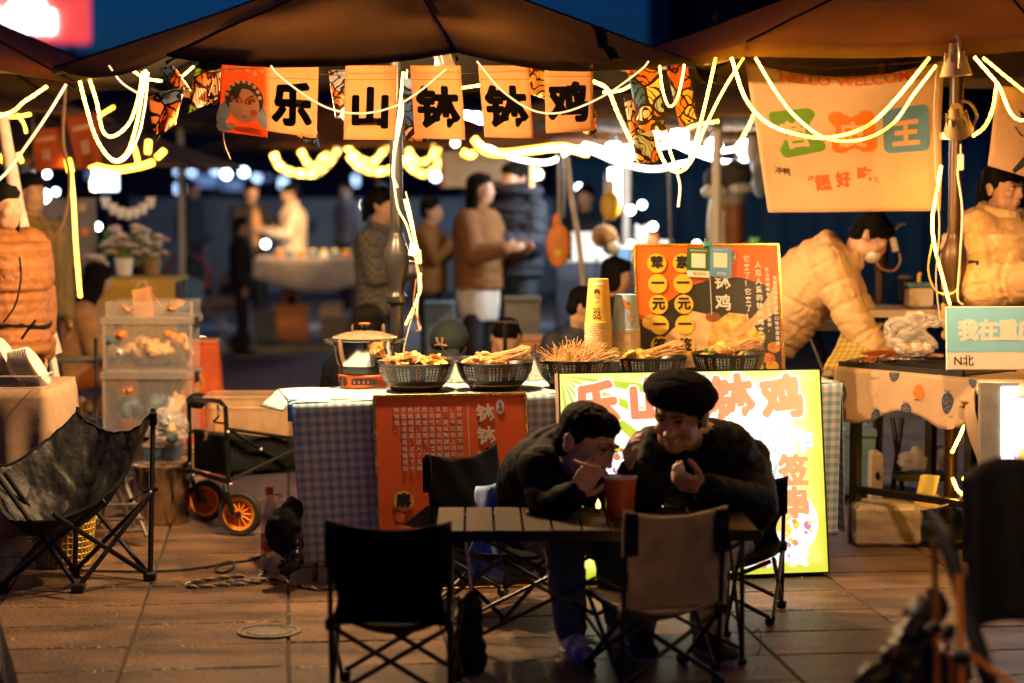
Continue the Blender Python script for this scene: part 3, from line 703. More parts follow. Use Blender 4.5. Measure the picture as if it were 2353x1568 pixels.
for k in range(9):
    a = math.pi*(1.05 + .9*k/8); fshape('print', I_cream, .5 + .36*math.cos(a), .5 + .3*math.sin(a)*W/H*1.25, .045, .045, 7, 12)
for k in range(6): fshape('print', I_cream, .1 + k*.16, .1 + .03*math.sin(k*2), .05, .05, 3, 12)
fshape('print', I_cream, .25, .9, .1, .07, 5); fshape('print', I_red, .6, .93, .3, .07, 4)
tag(MB().tube([P(512, 300, 8.55), P(515, 330, 8.55), P(522, 350, 8.56), P(529, 365, 8.55)], .004, 6, smooth=4).build('frayed_string', M_cable), 'frayed brown string dangling below the opera face flag', 'string')
tag(MB().tube([P(480, 150, 8.6), P(488, 185, 8.58), P(478, 220, 8.57), P(492, 240, 8.57), P(502, 215, 8.57), P(496, 160, 8.57)], .003, 6, smooth=6).build('tie_string', M_stitch), 'dark string tied at the front rib left of the opera face', 'string')
MB().ball(P(482, 150, 8.33), (.05, .03, .022)).build('bunched_tie', M_blackcloth, umb, world=True)
# ================================================================ skewer stall
PSI = R(10.7)
eX, eN = Vector((math.cos(PSI), math.sin(PSI), 0)), Vector((-math.sin(PSI), math.cos(PSI), 0))
T0 = Vector((-.905, 8.50, 0)); TL, TD = 2.36, .62
def tz(s): return .748 + .045*s/TL
def TP(s, t, z=0): return T0 + eX*s + eN*t + Vector((0, 0, tz(s) + z))
def on_table(px, py, it=6):
    """table coordinates of the table point seen at a view pixel"""
    z = .77
    for _ in range(it):
        g_ = G(px, py, z); q = g_ - T0; s = q.dot(eX); z = tz(s)
    return s, q.dot(eN)
M_ging = gingham('blue_gingham', .038, (.8, .8, .78), (.22, .47, .66))
stall = thing('market_table', 'long folding table under the blue gingham cloth', 'table', T0)
MB().add([tuple(TP(s, t, z)) for z in (-.03, -.006) for s, t in ((.02, .02), (TL - .02, .02), (TL - .02, TD - .02), (.02, TD - .02))], [(3, 2, 1, 0), (4, 5, 6, 7), (0, 1, 5, 4), (1, 2, 6, 5), (2, 3, 7, 6), (3, 0, 4, 7)]).build('tabletop', M_white, stall, world=True, smooth=False)
M_tleg = mat('grey_leg', (.12, .13, .14), .4, .5)
for s, t in ((.1, .06), (TL - .08, .06), (.1, TD - .06), (TL - .08, TD - .06)):
    p = TP(s, t, -.03); MB().tube([p, (p.x, p.y, 0)], .014, 10).build('leg', M_tleg, stall, world=True)
cloth = thing('tablecloth', 'blue and white gingham cloth draped over the skewer stall table', 'tablecloth', TP(0, 0))
def top(u, v):
    s, t = u*TL, v*TD; w = .002*math.sin(s*23 + t*9)
    return tuple(TP(s, t, .001 + .002 + w))
MB().sheet(top, 60, 16, lambda u, v: (u*TL, v*TD)).build('cloth_top', M_ging, cloth, world=True, solid=.002)
def drape(u, v):
    s = u*TL; h = v*.655
    fl = .012*math.sin(s*9 + 1)*v + .02*math.sin(s*3.1)*v + .01*math.sin(s*21 + v*2)*v
    out = .006 + .012*v + .45*fl
    p = TP(s + (.055*(1 - u)*0 - .0)*v + (u - .5)*.0*v, 0) - eN*(out if v > 0 else 0) - Vector((0, 0, h))
    if v > 0: p -= eX*(-.04*v*(1 - u) + .02*v*u)
    return tuple(p)
MB().sheet(drape, 90, 30, lambda u, v: (u*TL, -v*.655)).build('front_drape', M_ging, cloth, world=True, solid=.002)
def side(u, v):
    t = u*TD*.5; return tuple(TP(-.004 - .02*v, t) - Vector((0, 0, v*.16*(1 - u*.5))) + Vector((-.025*v*math.sin(u*6), 0, 0)))
MB().sheet(lambda u, v: tuple(TP(-.005 - .03*v - .05*u*v, u*TD) - Vector((0, 0, v*(.03 + .04*u)))), 10, 4, lambda u, v: (u*TD, v*.07)).build('side_drape', M_ging, cloth, world=True, solid=.002)
MB().sheet(lambda u, v: tuple(TP(TL + .005 + .02*v + .012*math.sin(u*12)*v, u*TD) - Vector((0, 0, v*.655))), 20, 12, lambda u, v: (u*TD, v*.655)).build('side_drape', M_ging, cloth, world=True, solid=.002)
# blue tape holding the corner
M_tape = mat('blue_tape', (.08, .3, .8), .4, bump=.4, bscale=30)
MB().sheet(lambda u, v: tuple(TP(-.008 + .02*u, .02 + .07*v + .03*u, .008 - .05*u*u*0) + Vector((.05*v*u, 0, .004*math.sin(v*9)))), 4, 6).build('tape', M_tape, cloth, world=True, solid=.002)
MB().sheet(lambda u, v: tuple(TP(-.014 + .022*u, .0, .006) - eN*(.014 + .01*v) - Vector((0, 0, .075*v))), 3, 4).build('tape', M_tape, cloth, world=True, solid=.002)
MB().sheet(lambda u, v: tuple(TP(.17 + .11*u, .05 + .06*v, .006)), 2, 2).build('paper_print', mat('green_paper', (.25, .45, .38), .5), cloth, world=True, solid=.001)

# ------------------------------------------------ electric pot
s, t = on_table(838, 890)
pot = thing('electric_pot', 'steel hot pot with glass lid on an orange electric base', 'pot', TP(s, t, .004))
cb = MB().lathe([(.0, 0), (.108, 0), (.112, .01), (.117, .055), (.112, .06), (0, .06)], 40).build('base', M_orange, pot)
MB().bx(-.05, .06, -.1185, -.113, .018, .044).build('control_panel', M_blackplastic, cb, smooth=False)
for k in range(4): MB().bx(-.04 + k*.02, -.034 + k*.02, -.121, -.118, .024, .037).build('switch', M_orange, cb, smooth=False)
for k in range(2): MB().bx(-.105 + k*.018, -.094 + k*.018, -.085 - k*.012, -.07 - k*.012, .012, .05).build('vent', M_blackplastic, cb, smooth=False)
MB().lathe([(0, .06), (.108, .06), (.115, .075), (.116, .095), (0, .096)], 36).build('collar', M_blackplastic, pot)
MB().lathe([(0, .096), (.118, .097), (.128, .13), (.134, .175), (.136, .205), (.142, .208), (.142, .213), (.132, .213), (0, .21)], 44).build('vessel', M_chrome, pot)
ld = MB().lathe([(.139, .213), (.143, .217), (.135, .223), (.08, .240), (.03, .247), (0, .248)], 40).build('lid', mat('smoked_glass', (.3, .24, .16), .1, alpha=.55, spec=.8), pot)
MB().lathe([(.012, .246), (.009, .262), (.022, .272), (.026, .276), (.0, .279)], 20).build('knob', M_blackplastic, ld)
MB().lathe([(.022, .2765), (.026, .278), (.018, .281), (0, .282)], 20).build('knob_cap', M_orange, ld)
for sg_ in (-1, 1):
    MB().tube([(sg_*.128, -.05, .19), (sg_*.16, -.045, .2), (sg_*.17, 0, .202), (sg_*.16, .045, .2), (sg_*.128, .05, .19)], .009, 8, smooth=6).build('handle', M_blackplastic, pot)

# ------------------------------------------------ bowls of skewers
POEM = [('向晚意不适', '驱车登古原', '夕阳无限好', '只是近黄昏'), ('江碧鸟逾白', '山青花欲燃', '今春看又过', '何日是归年'), ('荆溪白石出', '天寒红叶稀', '山路元无雨', '空翠湿人衣')]
M_bowl = mat('black_glaze', (.008, .008, .009), .3, spec=.35, var=.1)
M_gold = mat('gold_line', (.5, .25, .06), .4, .4)
M_glyph = mat('white_glyph', (.42, .41, .39), .5)
M_tofu = mat('tofu_skin', (.78, .5, .14), .5, var=.3, scale=30, bump=.3)
M_meat = mat('chicken_piece', (.62, .36, .13), .4, var=.35, scale=35, bump=.4)
M_potato = mat('potato_slice', (.8, .62, .2), .45, var=.2, scale=30)
M_leaf = mat('green_veg', (.12, .22, .03), .5, var=.4, scale=30)
M_broth = mat('broth', (.16, .06, .015), .12, spec=.6)
BPROF = [(.084, 0), (.098, .003), (.102, .012), (.112, .024), (.137, .05), (.15, .08), (.157, .113)]
def bowl_r(z):
    for (r0, z0), (r1, z1) in zip(BPROF, BPROF[1:]):
        if z <= z1: return r0 + (r1 - r0)*(z - z0)/(z1 - z0)
    return BPROF[-1][0]
def bowl(label, px, py, sc_=1.0, fan=0, foods=(), rot=0, name='skewer_bowl', seed=1, dirs=60, letters=True):
    s, t = on_table(px, py)
    b = thing(name, label, 'bowl', mat=Matrix.Translation(TP(s, t, .003)) @ Matrix.Rotation(PSI*0, 4, 'Z') @ Matrix.Scale(sc_, 4), group='black bowls on the stall table')
    body = MB().lathe(BPROF + [(.16, .117), (.157, .119), (.152, .113), (.14, .085), (.1, .03), (0, .024)], 48).build('shell', M_bowl, b)
    MB().lathe([(.1135, .0245), (.117, .026), (.1185, .0285), (.114, .027)], 40, closed=True).build('gold_band', M_gold, body)
    if letters:
        for k, a in enumerate((-62, -18, 28, 70)):
            pm = POEM[(k + seed) % 3]
            if k in (1, 3) and letters == 2: continue
            for c_, colm in enumerate(pm):
                ang = R(a + rot) + (1.5 - c_)*.1
                def post(co, ang=ang):
                    z = .076 + co.y; r = bowl_r(z) + .0012 + co.z
                    an = ang + co.x/.145
                    return Vector((r*math.sin(an), -r*math.cos(an), z))
                text(colm, .0105, Matrix.Identity(4), M_glyph, body, bold=.012, vert=True, post=post, line=1.1)
        for a in (-40, 6, 50):
            ang = R(a + rot)
            def q(z, da): r = bowl_r(z) + .0012; return (r*math.sin(ang + da), -r*math.cos(ang + da), z)
            MB().tube([q(.095 + .008*math.sin(2*math.pi*i/14), .055*math.cos(2*math.pi*i/14)) for i in range(15)], .0009, 4).build('emblem', M_gold, body)
            MB().tube([q(.085, -.045), (q(.052, -.03)), q(.052, .03), q(.085, .045)], .0009, 4).build('emblem', M_gold, body)
    MB().lathe([(0, .095), (.143, .095), (.143, .092), (0, .092)], 30).build('broth', M_broth, b)
    rs = random.Random(seed)
    for f_, n_, (x0, x1), zt_ in foods:
        mb = MB()
        for k in range(n_):
            x = rs.uniform(x0, x1); y = rs.uniform(-.09, .06); lim = (.135**2 - min(x*x, .017))**.5; y = max(-lim, min(lim, y))
            Mx = Matrix.Translation((x, y, .1 + rs.random()*zt_*max(.15, 1 - abs(x - (x0 + x1)/2)/(abs(x1 - x0)*.6)))) @ Matrix.Rotation(rs.uniform(0, 6), 4, 'Z') @ Matrix.Rotation(rs.uniform(-.9, .9), 4, 'X') @ Matrix.Rotation(rs.uniform(-.8, .8), 4, 'Y')
            if f_ is M_potato or f_ is M_tofu: mb.lathe([(0, -.003), (.02*rs.uniform(.8, 1.2), -.003), (.022*rs.uniform(.8, 1.3), .002), (0, .004)], 9, M=Mx)
            else: mb.ball((0, 0, 0), (.022*rs.uniform(.7, 1.2), .012, .011), Mx, 8, 6)
        o = mb.build('food', f_, b); o['kind'] = 'stuff'
    # skewers: tied fan of bamboo sticks
    mb = MB()
    for k in range(dirs):
        if fan == 'hub':      # sticks meeting at the front centre
            a = rs.uniform(-1.25, 1.25); r_ = rs.uniform(.09, .15)
            p0 = Vector((rs.uniform(-.02, .02) - .02, -.1 + rs.uniform(-.01, .01), .125 + rs.random()*.03)); p1 = Vector((-.02 + math.sin(a)*r_, -.1 + rs.uniform(.0, .12), .112 + .05*math.cos(a)*rs.uniform(.4, 1)))
        elif fan == 'right':
            p0 = Vector((rs.uniform(-.09, .02), rs.uniform(-.09, .05), .11 + rs.random()*.025)); p1 = Vector((rs.uniform(.1, .15), rs.uniform(-.08, .03), .13 + rs.random()**.8*.055))
        elif fan == 'up':
            a = rs.gauss(0, .75); L_ = rs.uniform(.09, .14)
            x0 = rs.uniform(-.08, .08); p0 = Vector((x0, rs.uniform(-.1, .06), .105)); p1 = p0 + Vector((math.sin(a)*L_ + .02, rs.uniform(-.02, .03), abs(math.cos(a))*L_*.8*(1 - abs(x0)*4)))
        mb.tube([p0, p1], .0016, 5)
    o = mb.build('skewers', M_bamboo, b); o['kind'] = 'stuff'
    return b
bowl('black lettered bowl with skewers fanned to the front and tofu skin, leftmost', 956, 899, 1.05, 'hub', ((M_tofu, 46, (-.12, .1), .06), (M_potato, 14, (.02, .13), .05)), 0, seed=0, dirs=80)
bowl('black lettered bowl with skewers leaning right beside the leftmost bowl', 1136, 897, 1.05, 'right', ((M_meat, 50, (-.13, .05), .055), (M_potato, 6, (-.02, .03), .06)), 20, seed=2, dirs=110)
bowl('black lettered bowl with upright bristling skewers next to the light box', 1318, 891, 1.05, 'up', ((M_meat, 20, (-.1, .1), .02),), 8, seed=1, dirs=190)
bowl('black lettered bowl of yellow slices and skewers below the blue cups', 1493, 882, 1.02, 'right', ((M_potato, 34, (-.13, .02), .045), (M_leaf, 12, (-.1, 0), .05)), -6, seed=3, dirs=130)
bowl('black lettered bowl with broccoli and skewers, rightmost on the table', 1672, 874, 1.02, 'right', ((M_leaf, 12, (-.11, -.02), .05), (M_tofu, 18, (-.1, .06), .06)), 4, seed=4, dirs=110)
# steel basins behind the bowls
def basin(label, px, py, w=.1, ang=.35):
    s, t = on_table(px, py); b = thing('steel_basin', label, 'basin', TP(s, t, .003), group='steel basins on the stall table')
    MB().lathe([(0, 0), (w*.8, 0), (w*.86, .006), (w, .1), (w*1.08, .103), (w*1.08, .106), (w*.98, .105), (w*.8, .012), (0, .01)], 34).build('bowl_shell', M_steel, b)
    MB().lathe([(0, .06), (w*.92, .06), (w*.92, .058), (0, .057)], 24).build('sauce', M_broth, b)
    sp = MB()
    sp.tube([(0, .02, .05), (-ang*.14, .0, .16)], .007, 6, flat=.35); sp.build('spoon_handle', M_steel, b)
basin('steel basin with a leaning spoon behind the leftmost bowls', 1046, 877, .115, .45)
basin('steel basin with a spoon behind the upright skewers', 1230, 872, .1, .0)
s, t = on_table(1578, 866); jar = thing('sauce_jar', 'small clear sauce jar between the two right bowls', 'jar', TP(s, t, .003))
MB().lathe([(0, 0), (.036, 0), (.037, .1), (.03, .112), (.03, .12), (.028, .12), (.028, .1), (0, .1)], 20).build('glass', M_clear, jar)
MB().lathe([(0, .003), (.033, .003), (.034, .08), (0, .08)], 16).build('sauce', M_broth, jar)
MB().lathe([(.032, .112), (.034, .112), (.034, .13), (0, .132)], 20).build('lid', mat('tin_lid', (.4, .3, .16), .35, .6), jar)

# ------------------------------------------------ cup stacks
def cups(label, px, py, n_rim, r0, r1, h, m, mr, art):
    s, t = on_table(px, py); st_ = thing('paper_cup_stack', label, 'cups', TP(s, t, .003), group='upside-down paper cup stacks')
    z = 0
    for k in range(n_rim):
        MB().lathe([(r0 - .002, z), (r0 + .002, z + .001), (r0 + .0025, z + .004), (r0 - .001, z + .0065), (r0 - .002, z + .0075)], 28).build('cup_rim', mr, st_); z += .0078
    c_ = MB().lathe([(r0, z), (r0 + .002, z + .003), (r0 - .001, z + .006), (r1, z + h), (r1 - .003, z + h + .001), (0, z + h - .002)], 32).build('top_cup', m, st_)
    def onc(zz, a, o_=.001): r = r0 + (r1 - r0)*(zz/h) + o_; return (r*math.sin(a), -r*math.cos(a), z + zz)
    for (cz, ca, rz, ra, mm) in art:
        n = 16; pts = [onc(cz, ca, .0012)] + [onc(cz + rz*math.sin(2*math.pi*i/n), ca + ra*math.cos(2*math.pi*i/n), .0012) for i in range(n)]
        MB().add(pts, [(0, 1 + i, 1 + (i + 1) % n) for i in range(n)]).build('print', mm, c_)
    return st_, c_, onc, z
M_cupy = mat('yellow_cup', (.75, .5, .1), .5, var=.05); M_cupyr = mat('yellow_cup_rim', (.72, .55, .3), .5, var=.08)
M_cupb = mat('blue_cup', (.42, .66, .98), .5, var=.05); M_cupbr = mat('peach_cup_rim', (.8, .66, .58), .5, var=.08)
I_dk = mat('ink_brown', (.06, .03, .02), .6); I_or = mat('ink_orange', (.85, .25, .06), .6); I_gr = mat('ink_green', (.06, .3, .1), .6)
st_, c_, onc, z_ = cups('tall stack of upside-down yellow paper cups by the menu board', 1374, 880, 34, .0585, .0435, .19, M_cupy, M_cupyr, [])
MB().sheet(lambda u, v: onc(.165 + .009*v, -.55 + .95*u, .0012), 8, 1).build('print', M_whiteprint, c_)
for (cz, ca, rz, ra, mm) in ((.135, -.2, .014, .3, I_dk), (.118, -.2, .012, .2, I_or), (.098, -.25, .008, .16, M_cupyr), (.055, -.35, .012, .13, I_dk), (.055, -.05, .012, .13, I_dk), (.055, -.35, .006, .07, M_cupy), (.055, -.05, .006, .07, M_cupy), (.028, -.35, .011, .14, I_dk), (.028, -.02, .011, .14, I_dk), (.028, -.35, .004, .08, M_cupy), (.028, -.02, .004, .08, M_cupy)):
    n = 12; MB().add([onc(cz, ca, .0012 + .0002*(mm is M_cupy))] + [onc(cz + rz*math.sin(2*math.pi*i/n), ca + ra*math.cos(2*math.pi*i/n), .0012 + .0003*(mm is M_cupy)) for i in range(n)], [(0, 1 + i, 1 + (i + 1) % n) for i in range(n)]).build('print', mm, c_)
cups('shorter stack of upside-down pale blue paper cups touching the menu board', 1437, 876, 29, .061, .048, .155, M_cupb, M_cupbr,
     [(.122, -.15, .011, .22, I_or), (.118, .1, .009, .18, I_gr), (.112, .32, .007, .14, I_or), (.105, -.0, .008, .16, I_or), (.1, .2, .007, .14, I_or), (.06, .45, .028, .38, I_or), (.06, .45, .025, .34, M_cupb), (.06, .42, .01, .2, I_or)])

# ================================================================ boards
def frame_m(p, yaw, lean):
    x = Vector((math.cos(yaw), math.sin(yaw), 0)); n0 = Vector((math.sin(yaw), -math.cos(yaw), 0))
    y = Vector((0, 0, 1))*math.cos(lean) - n0*math.sin(lean); z = x.cross(y)
    return Matrix(((x.x, y.x, z.x, p[0]), (x.y, y.y, z.y, p[1]), (x.z, y.z, z.z, p[2]), (0, 0, 0, 1)))
def disc(cx, cy_, rx, ry, z, n=28):
    return MB().add([(cx, cy_, z)] + [(cx + rx*math.cos(2*math.pi*i/n), cy_ + ry*math.sin(2*math.pi*i/n), z) for i in range(n)], [(0, 1 + i, 1 + (i + 1) % n) for i in range(n)])
def poly(pts, z):
    return MB().add([(x, y, z) for x, y in pts], [tuple(range(len(pts)))])
def T(s, x, y, size, m, parent, bold=.0, vert=False, z=.003, rot=0, line=1.0, sx=1.0):
    text(s, size, Matrix.Translation((x, y, z)) @ Matrix.Rotation(rot, 4, 'Z'), m, parent, bold, vert, line=line, sx=sx)
M_goldframe = mat('gold_frame', (.55, .36, .08), .25, .9, var=.1)
def framed(t, w, h, m, fm, fw=.012, th=.02):
    pn = MB().bx(0, w, 0, h, -th, 0).build('panel', m, t, smooth=False)
    for a in ((-fw*.2, w + fw*.2, h - fw*.6, h + fw*.4), (-fw*.2, w + fw*.2, -fw*.4, fw*.6), (-fw*.4, fw*.6, fw*.6, h - fw*.6), (w - fw*.6, w + fw*.4, fw*.6, h - fw*.6)):
        MB().bx(*a, -th - .002, .004, ch=.0015).build('frame', fm, t, smooth=False)
    return pn
M_foodblack = mat('photo_black', (.02, .018, .016), .4)
M_photo1 = mat('photo_chicken', (.75, .3, .05), .45, var=.35, scale=22, c2=(.85, .5, .14)); M_photo2 = mat('photo_pale', (.75, .5, .28), .45, var=.2, scale=15)
M_stick = mat('photo_stick', (.72, .45, .2), .45, var=.2, scale=30)
# orange story poster leaning on the cloth
pb = TP(.345, 0) ; pb.z = 0
w, h = .635, .80
pos = thing('poster_board', 'orange poster board with columns of white text leaning on the gingham cloth', 'poster', mat=frame_m(Vector((-.532, 8.35, 0)), PSI, R(14)), group='orange boards')
pn = framed(pos, w, h, M_orange, M_goldframe)
cols_ = ['钵钵鸡起源于四川乐山', '、至今已有上百年的历', '史、是以陶器钵盛放配', '以麻辣为主的佐料，加', '上用竹签串起来的土鸡', '肉浸泡后而食，后来经', '过演变，又加入了各种', '肉类和蔬菜，才有了今', '天菜品丰富风味独特的', '钵钵鸡。']
for k, cc in enumerate(cols_):
    T(cc, .352 - k*.029, .752 - len(cc)*.027/2, .0215, M_whiteprint, pn, bold=.024, vert=True, line=1.256)
poly([(.3865, .475), (.3895, .475), (.3895, .755), (.3865, .755)], .0025).build('rule', M_whiteprint, pn)
for k, ch in enumerate('钵钵鸡'): T(ch, .462, .715 - k*.094, .076, M_whiteprint, pn, bold=.03, rot=.05)
disc(.525, .745, .017, .03, .0022).build('oval', M_whiteprint, pn)
T('乐山', .525, .745, .02, M_black, pn, vert=True, z=.0035, bold=.02, line=1.15)
poly([(.0, .013), (.622, .013), (.622, .36), (.5, .385), (.35, .38), (.2, .34), (.08, .25), (.013, .22)], .002).build('photo', M_foodblack, pn)
for k, (x, ch) in enumerate(((.108, '麻'), (.262, '辣'), (.42, '鲜'))):
    disc(x, .365, .043, .043, .003).build('circle', M_yellow, pn); T(ch, x, .365, .058, M_black, pn, bold=.05, z=.0042)
for (x, y, a, b_) in ((.09, .3, .022, .02), (.08, .25, .06, .018), (.11, .2, .02, .05), (.16, .24, .05, .014)): disc(x, y, a, b_, .0035).build('photo_food', mat('photo_o', (.8, .2, .04), .5, var=.3), pn)
# big light box
lb = thing('light_box', 'glowing yellow and white light box sign standing in front of the stall', 'light box', mat=frame_m(Vector((.217, 8.49, .012)), PSI, R(9.5)))
w, h = 1.14, .865
M_boxside = mat('box_side', (.38, .24, .17), .5)
def lb_face():
    m = emat('light_box_face', (1, 1, 1), 1); N, L, b = nd(m)
    tc = N.new('ShaderNodeTexCoord'); sp = N.new('ShaderNodeSeparateXYZ'); L.new(tc.outputs['Object'], sp.inputs[0])
    def math_(op, a, b_=None, c=None):
        n = N.new('ShaderNodeMath'); n.operation = op
        for i, q in enumerate((a, b_, c)):
            if q is None: continue
            if isinstance(q, (int, float)): n.inputs[i].default_value = q
            else: L.new(q, n.inputs[i])
        return n.outputs[0]
    x, y = sp.outputs[0], sp.outputs[1]
    # pale middle, yellow-green towards right, bottom and top edges, as printed
    dx = math_('ABSOLUTE', math_('SUBTRACT', x, .52)); dy = math_('ABSOLUTE', math_('SUBTRACT', y, .47))
    rr_ = math_('MAXIMUM', math_('MULTIPLY', dx, 1.72), math_('MULTIPLY', dy, 2.35))
    nz = N.new('ShaderNodeTexNoise'); nz.inputs['Scale'].default_value = 4; L.new(tc.outputs['Object'], nz.inputs[0])
    f = math_('ADD', rr_, math_('MULTIPLY', math_('SUBTRACT', nz.outputs[0], .5), .22))
    mr = N.new('ShaderNodeMapRange'); mr.inputs[1].default_value = .72; mr.inputs[2].default_value = 1.02; L.new(f, mr.inputs[0])
    cr = N.new('ShaderNodeValToRGB'); e = cr.color_ramp
    e.elements[0].color = (1, 1, .93, 1); e.elements[1].color = (.62, .74, .004, 1); k = e.elements.new(.45); k.color = (.95, .98, .3, 1)
    L.new(mr.outputs[0], cr.inputs[0]); L.new(cr.outputs[0], b.inputs['Emission Color'])
    ms = N.new('ShaderNodeMapRange'); ms.inputs[3].default_value = 1.45/EX; ms.inputs[4].default_value = .95/EX; L.new(mr.outputs[0], ms.inputs[0])
    L.new(ms.outputs[0], b.inputs['Emission Strength'])
    return m
MB().bx(0, w, 0, h, -.07, -.004).build('case', M_boxside, lb, smooth=False)
fc = MB().bx(.004, w - .004, .004, h - .004, -.003, 0).build('face', lb_face(), lb, smooth=False)
for a in ((0, w, h - .006, h), (0, w, 0, .006), (0, .006, .006, h - .006), (w - .006, w, .006, h - .006)):
    MB().bx(*a, -.004, .003).build('frame', M_blackmetal, lb, smooth=False)
E_or = emat('sign_orange', (1, .27, .1), .95/EX); E_wh = emat('sign_white_halo', (1, 1, .95), 1.1/EX); E_cy = emat('sign_cyan', (.3, .75, .95), .8/EX)
E_gr = emat('sign_lime', (.6, .8, .02), .95/EX); E_yl = emat('sign_food_yellow', (1, .6, .05), 1.1/EX); E_pu = emat('sign_purple', (.5, .13, .55), .9/EX); E_gy = emat('sign_grey', (.55, .62, .72), .9/EX); E_rd = emat('sign_brown', (.75, .25, .05), .9/EX)
for k in range(6):   # sunburst strips top left
    a0 = R(-88 + k*15); a1 = R(-81.5 + k*15); L_ = .42
    poly([(.012, h - .012), (.012 + L_*math.cos(a0), max(.5, h - .012 + L_*math.sin(a0))), (.012 + L_*math.cos(a1), max(.5, h - .012 + L_*math.sin(a1)))][::1], .0012).build('ray', E_gr, fc)
for k, (ch, x, y, r_) in enumerate((('乐', .16, .735, .1), ('山', .385, .75, .03), ('钵', .585, .755, 0), ('钵', .745, .755, .1), ('鸡', .965, .75, .1))):
    T(ch, x, y - .018, .185, E_wh, fc, bold=.095, z=.0018, rot=r_); T(ch, x, y - .018, .185, E_or, fc, bold=.055, z=.003, rot=r_)
for k, ch in enumerate('手工制作'):
    T(ch, .66 + k*.125, .55, .1, E_cy, fc, bold=.09, z=.002); T(ch, .66 + k*.125, .55, .1, E_wh, fc, bold=.016, z=.0032)
T('一元', .8, .415, .115, E_cy, fc, bold=.03, z=.002); T('/', .915, .415, .12, E_cy, fc, bold=.02, z=.002); T('签', 1.0, .425, .135, E_or, fc, bold=.05, z=.003)
T('一元', .8, .275, .115, E_cy, fc, bold=.03, z=.002); T('/', .915, .275, .12, E_cy, fc, bold=.02, z=.002); T('串', 1.0, .29, .135, E_or, fc, bold=.05, z=.003)
disc(.83, .215, .27, .185, .0009, 40).build('plate', emat('sign_plate', (.8, .85, .95), 1.1/EX), fc)
rs = random.Random(5)
def blob(cx, cy_, r_, m, z, sx=1, sy=1, n=11):
    a0 = rs.random()*6
    poly([(cx + sx*r_*rs.uniform(.65, 1.2)*math.cos(a0 + 6.283*i/n), cy_ + sy*r_*rs.uniform(.65, 1.2)*math.sin(a0 + 6.283*i/n)) for i in range(n)], z).build('food_print', m, fc)
for k in range(110):
    a = rs.uniform(0, 6.283); q = rs.uniform(.3, 1)**.5
    x, y = .83 + .24*q*math.cos(a), .2 + .165*q*math.sin(a)
    blob(x, max(.03, y), rs.uniform(.006, .022), rs.choice((E_yl, E_pu, E_gy, E_rd, E_yl, E_wh)), .0014 + k*.00001)
for k in range(7): blob(.80 + k*.022, .25 + .05*math.sin(k), .035, rs.choice((E_yl, E_rd, E_wh)), .0016 + k*.00002, 1.6, .6)
for k in range(48):
    t_ = rs.random(); x, y = .14 + .3*t_ + rs.uniform(-.06, .06), .46 + .18*t_*rs.random() + rs.uniform(-.05, .08)
    blob(x, y, rs.uniform(.006, .024), rs.choice((E_yl, E_pu, E_wh, E_rd, E_wh)), .0014 + k*.00001)
T('好吃不贵', .88, .07, .085, E_wh, fc, bold=.07, z=.0024); T('好吃不贵', .88, .07, .085, E_cy, fc, bold=.012, z=.0032)
# orange menu board on the table
s, t = 1.575, .42
mbd = thing('menu_board', 'orange menu board with yellow price circles standing on the table', 'menu board', mat=frame_m(TP(s, t, .01), R(9), R(12)), group='orange boards')
w, h = .665, .60
pn = framed(mbd, w, h, M_orange, M_goldframe, .01)
poly([(.012, .012), (w - .012, .012), (w - .012, .37), (.58, .42), (.48, .45), (.36, .445), (.24, .41), (.14, .34), (.06, .28), (.012, .26)], .002).build('photo', M_foodblack, pn)
disc(.07, .25, .05, .035, .0024).build('photo_food', M_photo1, pn)
poly([(.05, .12), (.25, .3), (.33, .28), (.4, .2), (.36, .05), (.1, .04)], .0026).build('photo_food', M_photo2, pn)
poly([(.3, .1), (.34, .24), (.42, .29), (.5, .28), (.55, .2), (.52, .08), (.4, .04)], .003).build('photo_food', M_photo1, pn)
disc(.345, .27, .035, .022, .0033).build('photo_food', mat('photo_brown', (.25, .08, .02), .5), pn)
for k in range(15):
    x0, y0 = .3 + k*.018, .1 + .012*k; poly([(x0, y0), (x0 + .004, y0 - .005), (min(w - .014, x0 + .30) + .0, y0 + .165), (min(w - .014, x0 + .3) - .004, y0 + .172)], .0036 + k*.0001).build('photo_stick', M_stick, pn)
for k in range(6): disc(.56 + rs.uniform(-.04, .06), .04 + rs.random()*.2, .03, .025, .0034 + k*.0001).build('photo_food', mat('photo_r%d' % k, (.45, .12 + .05*k, .02), .5, var=.4, scale=40), pn)
for c_, x in enumerate((.098, .214)):
    for k, ch in enumerate(('荤素'[c_], '一', '元', '一', '签')):
        y = .515 - k*.093
        disc(x + .006*k*0, y, .0435, .0435, .0058).build('circle', M_yellow, pn)
        T(ch, x, y, .06, M_black, pn, bold=.035, z=.0068)
poly([(.338, .28), (.341, .28), (.341, .46), (.338, .46)], .0045).build('rule', M_whiteprint, pn)
for k, ch in enumerate('钵钵鸡'): T(ch, .395, .52 - k*.095, .075, M_whiteprint, pn, bold=.02, z=.0065, rot=-.05)
disc(.448, .54, .015, .028, .0052).build('oval', M_whiteprint, pn); T('乐山', .448, .54, .024, M_black, pn, vert=True, z=.0062, bold=.02)
for (ss, x, y, sz) in (('它来了！它来了！', .51, .40, .031), ('人见人爱的钵钵鸡来了', .562, .335, .031), ('乐山传统特色小吃采用秘制，', .603, .345, .019), ('有藤椒和香辣两种口味供您选择', .637, .295, .019)):
    T(ss, x, y, sz, M_whiteprint, pn, bold=.024, vert=True, z=.0085, line=1.2)
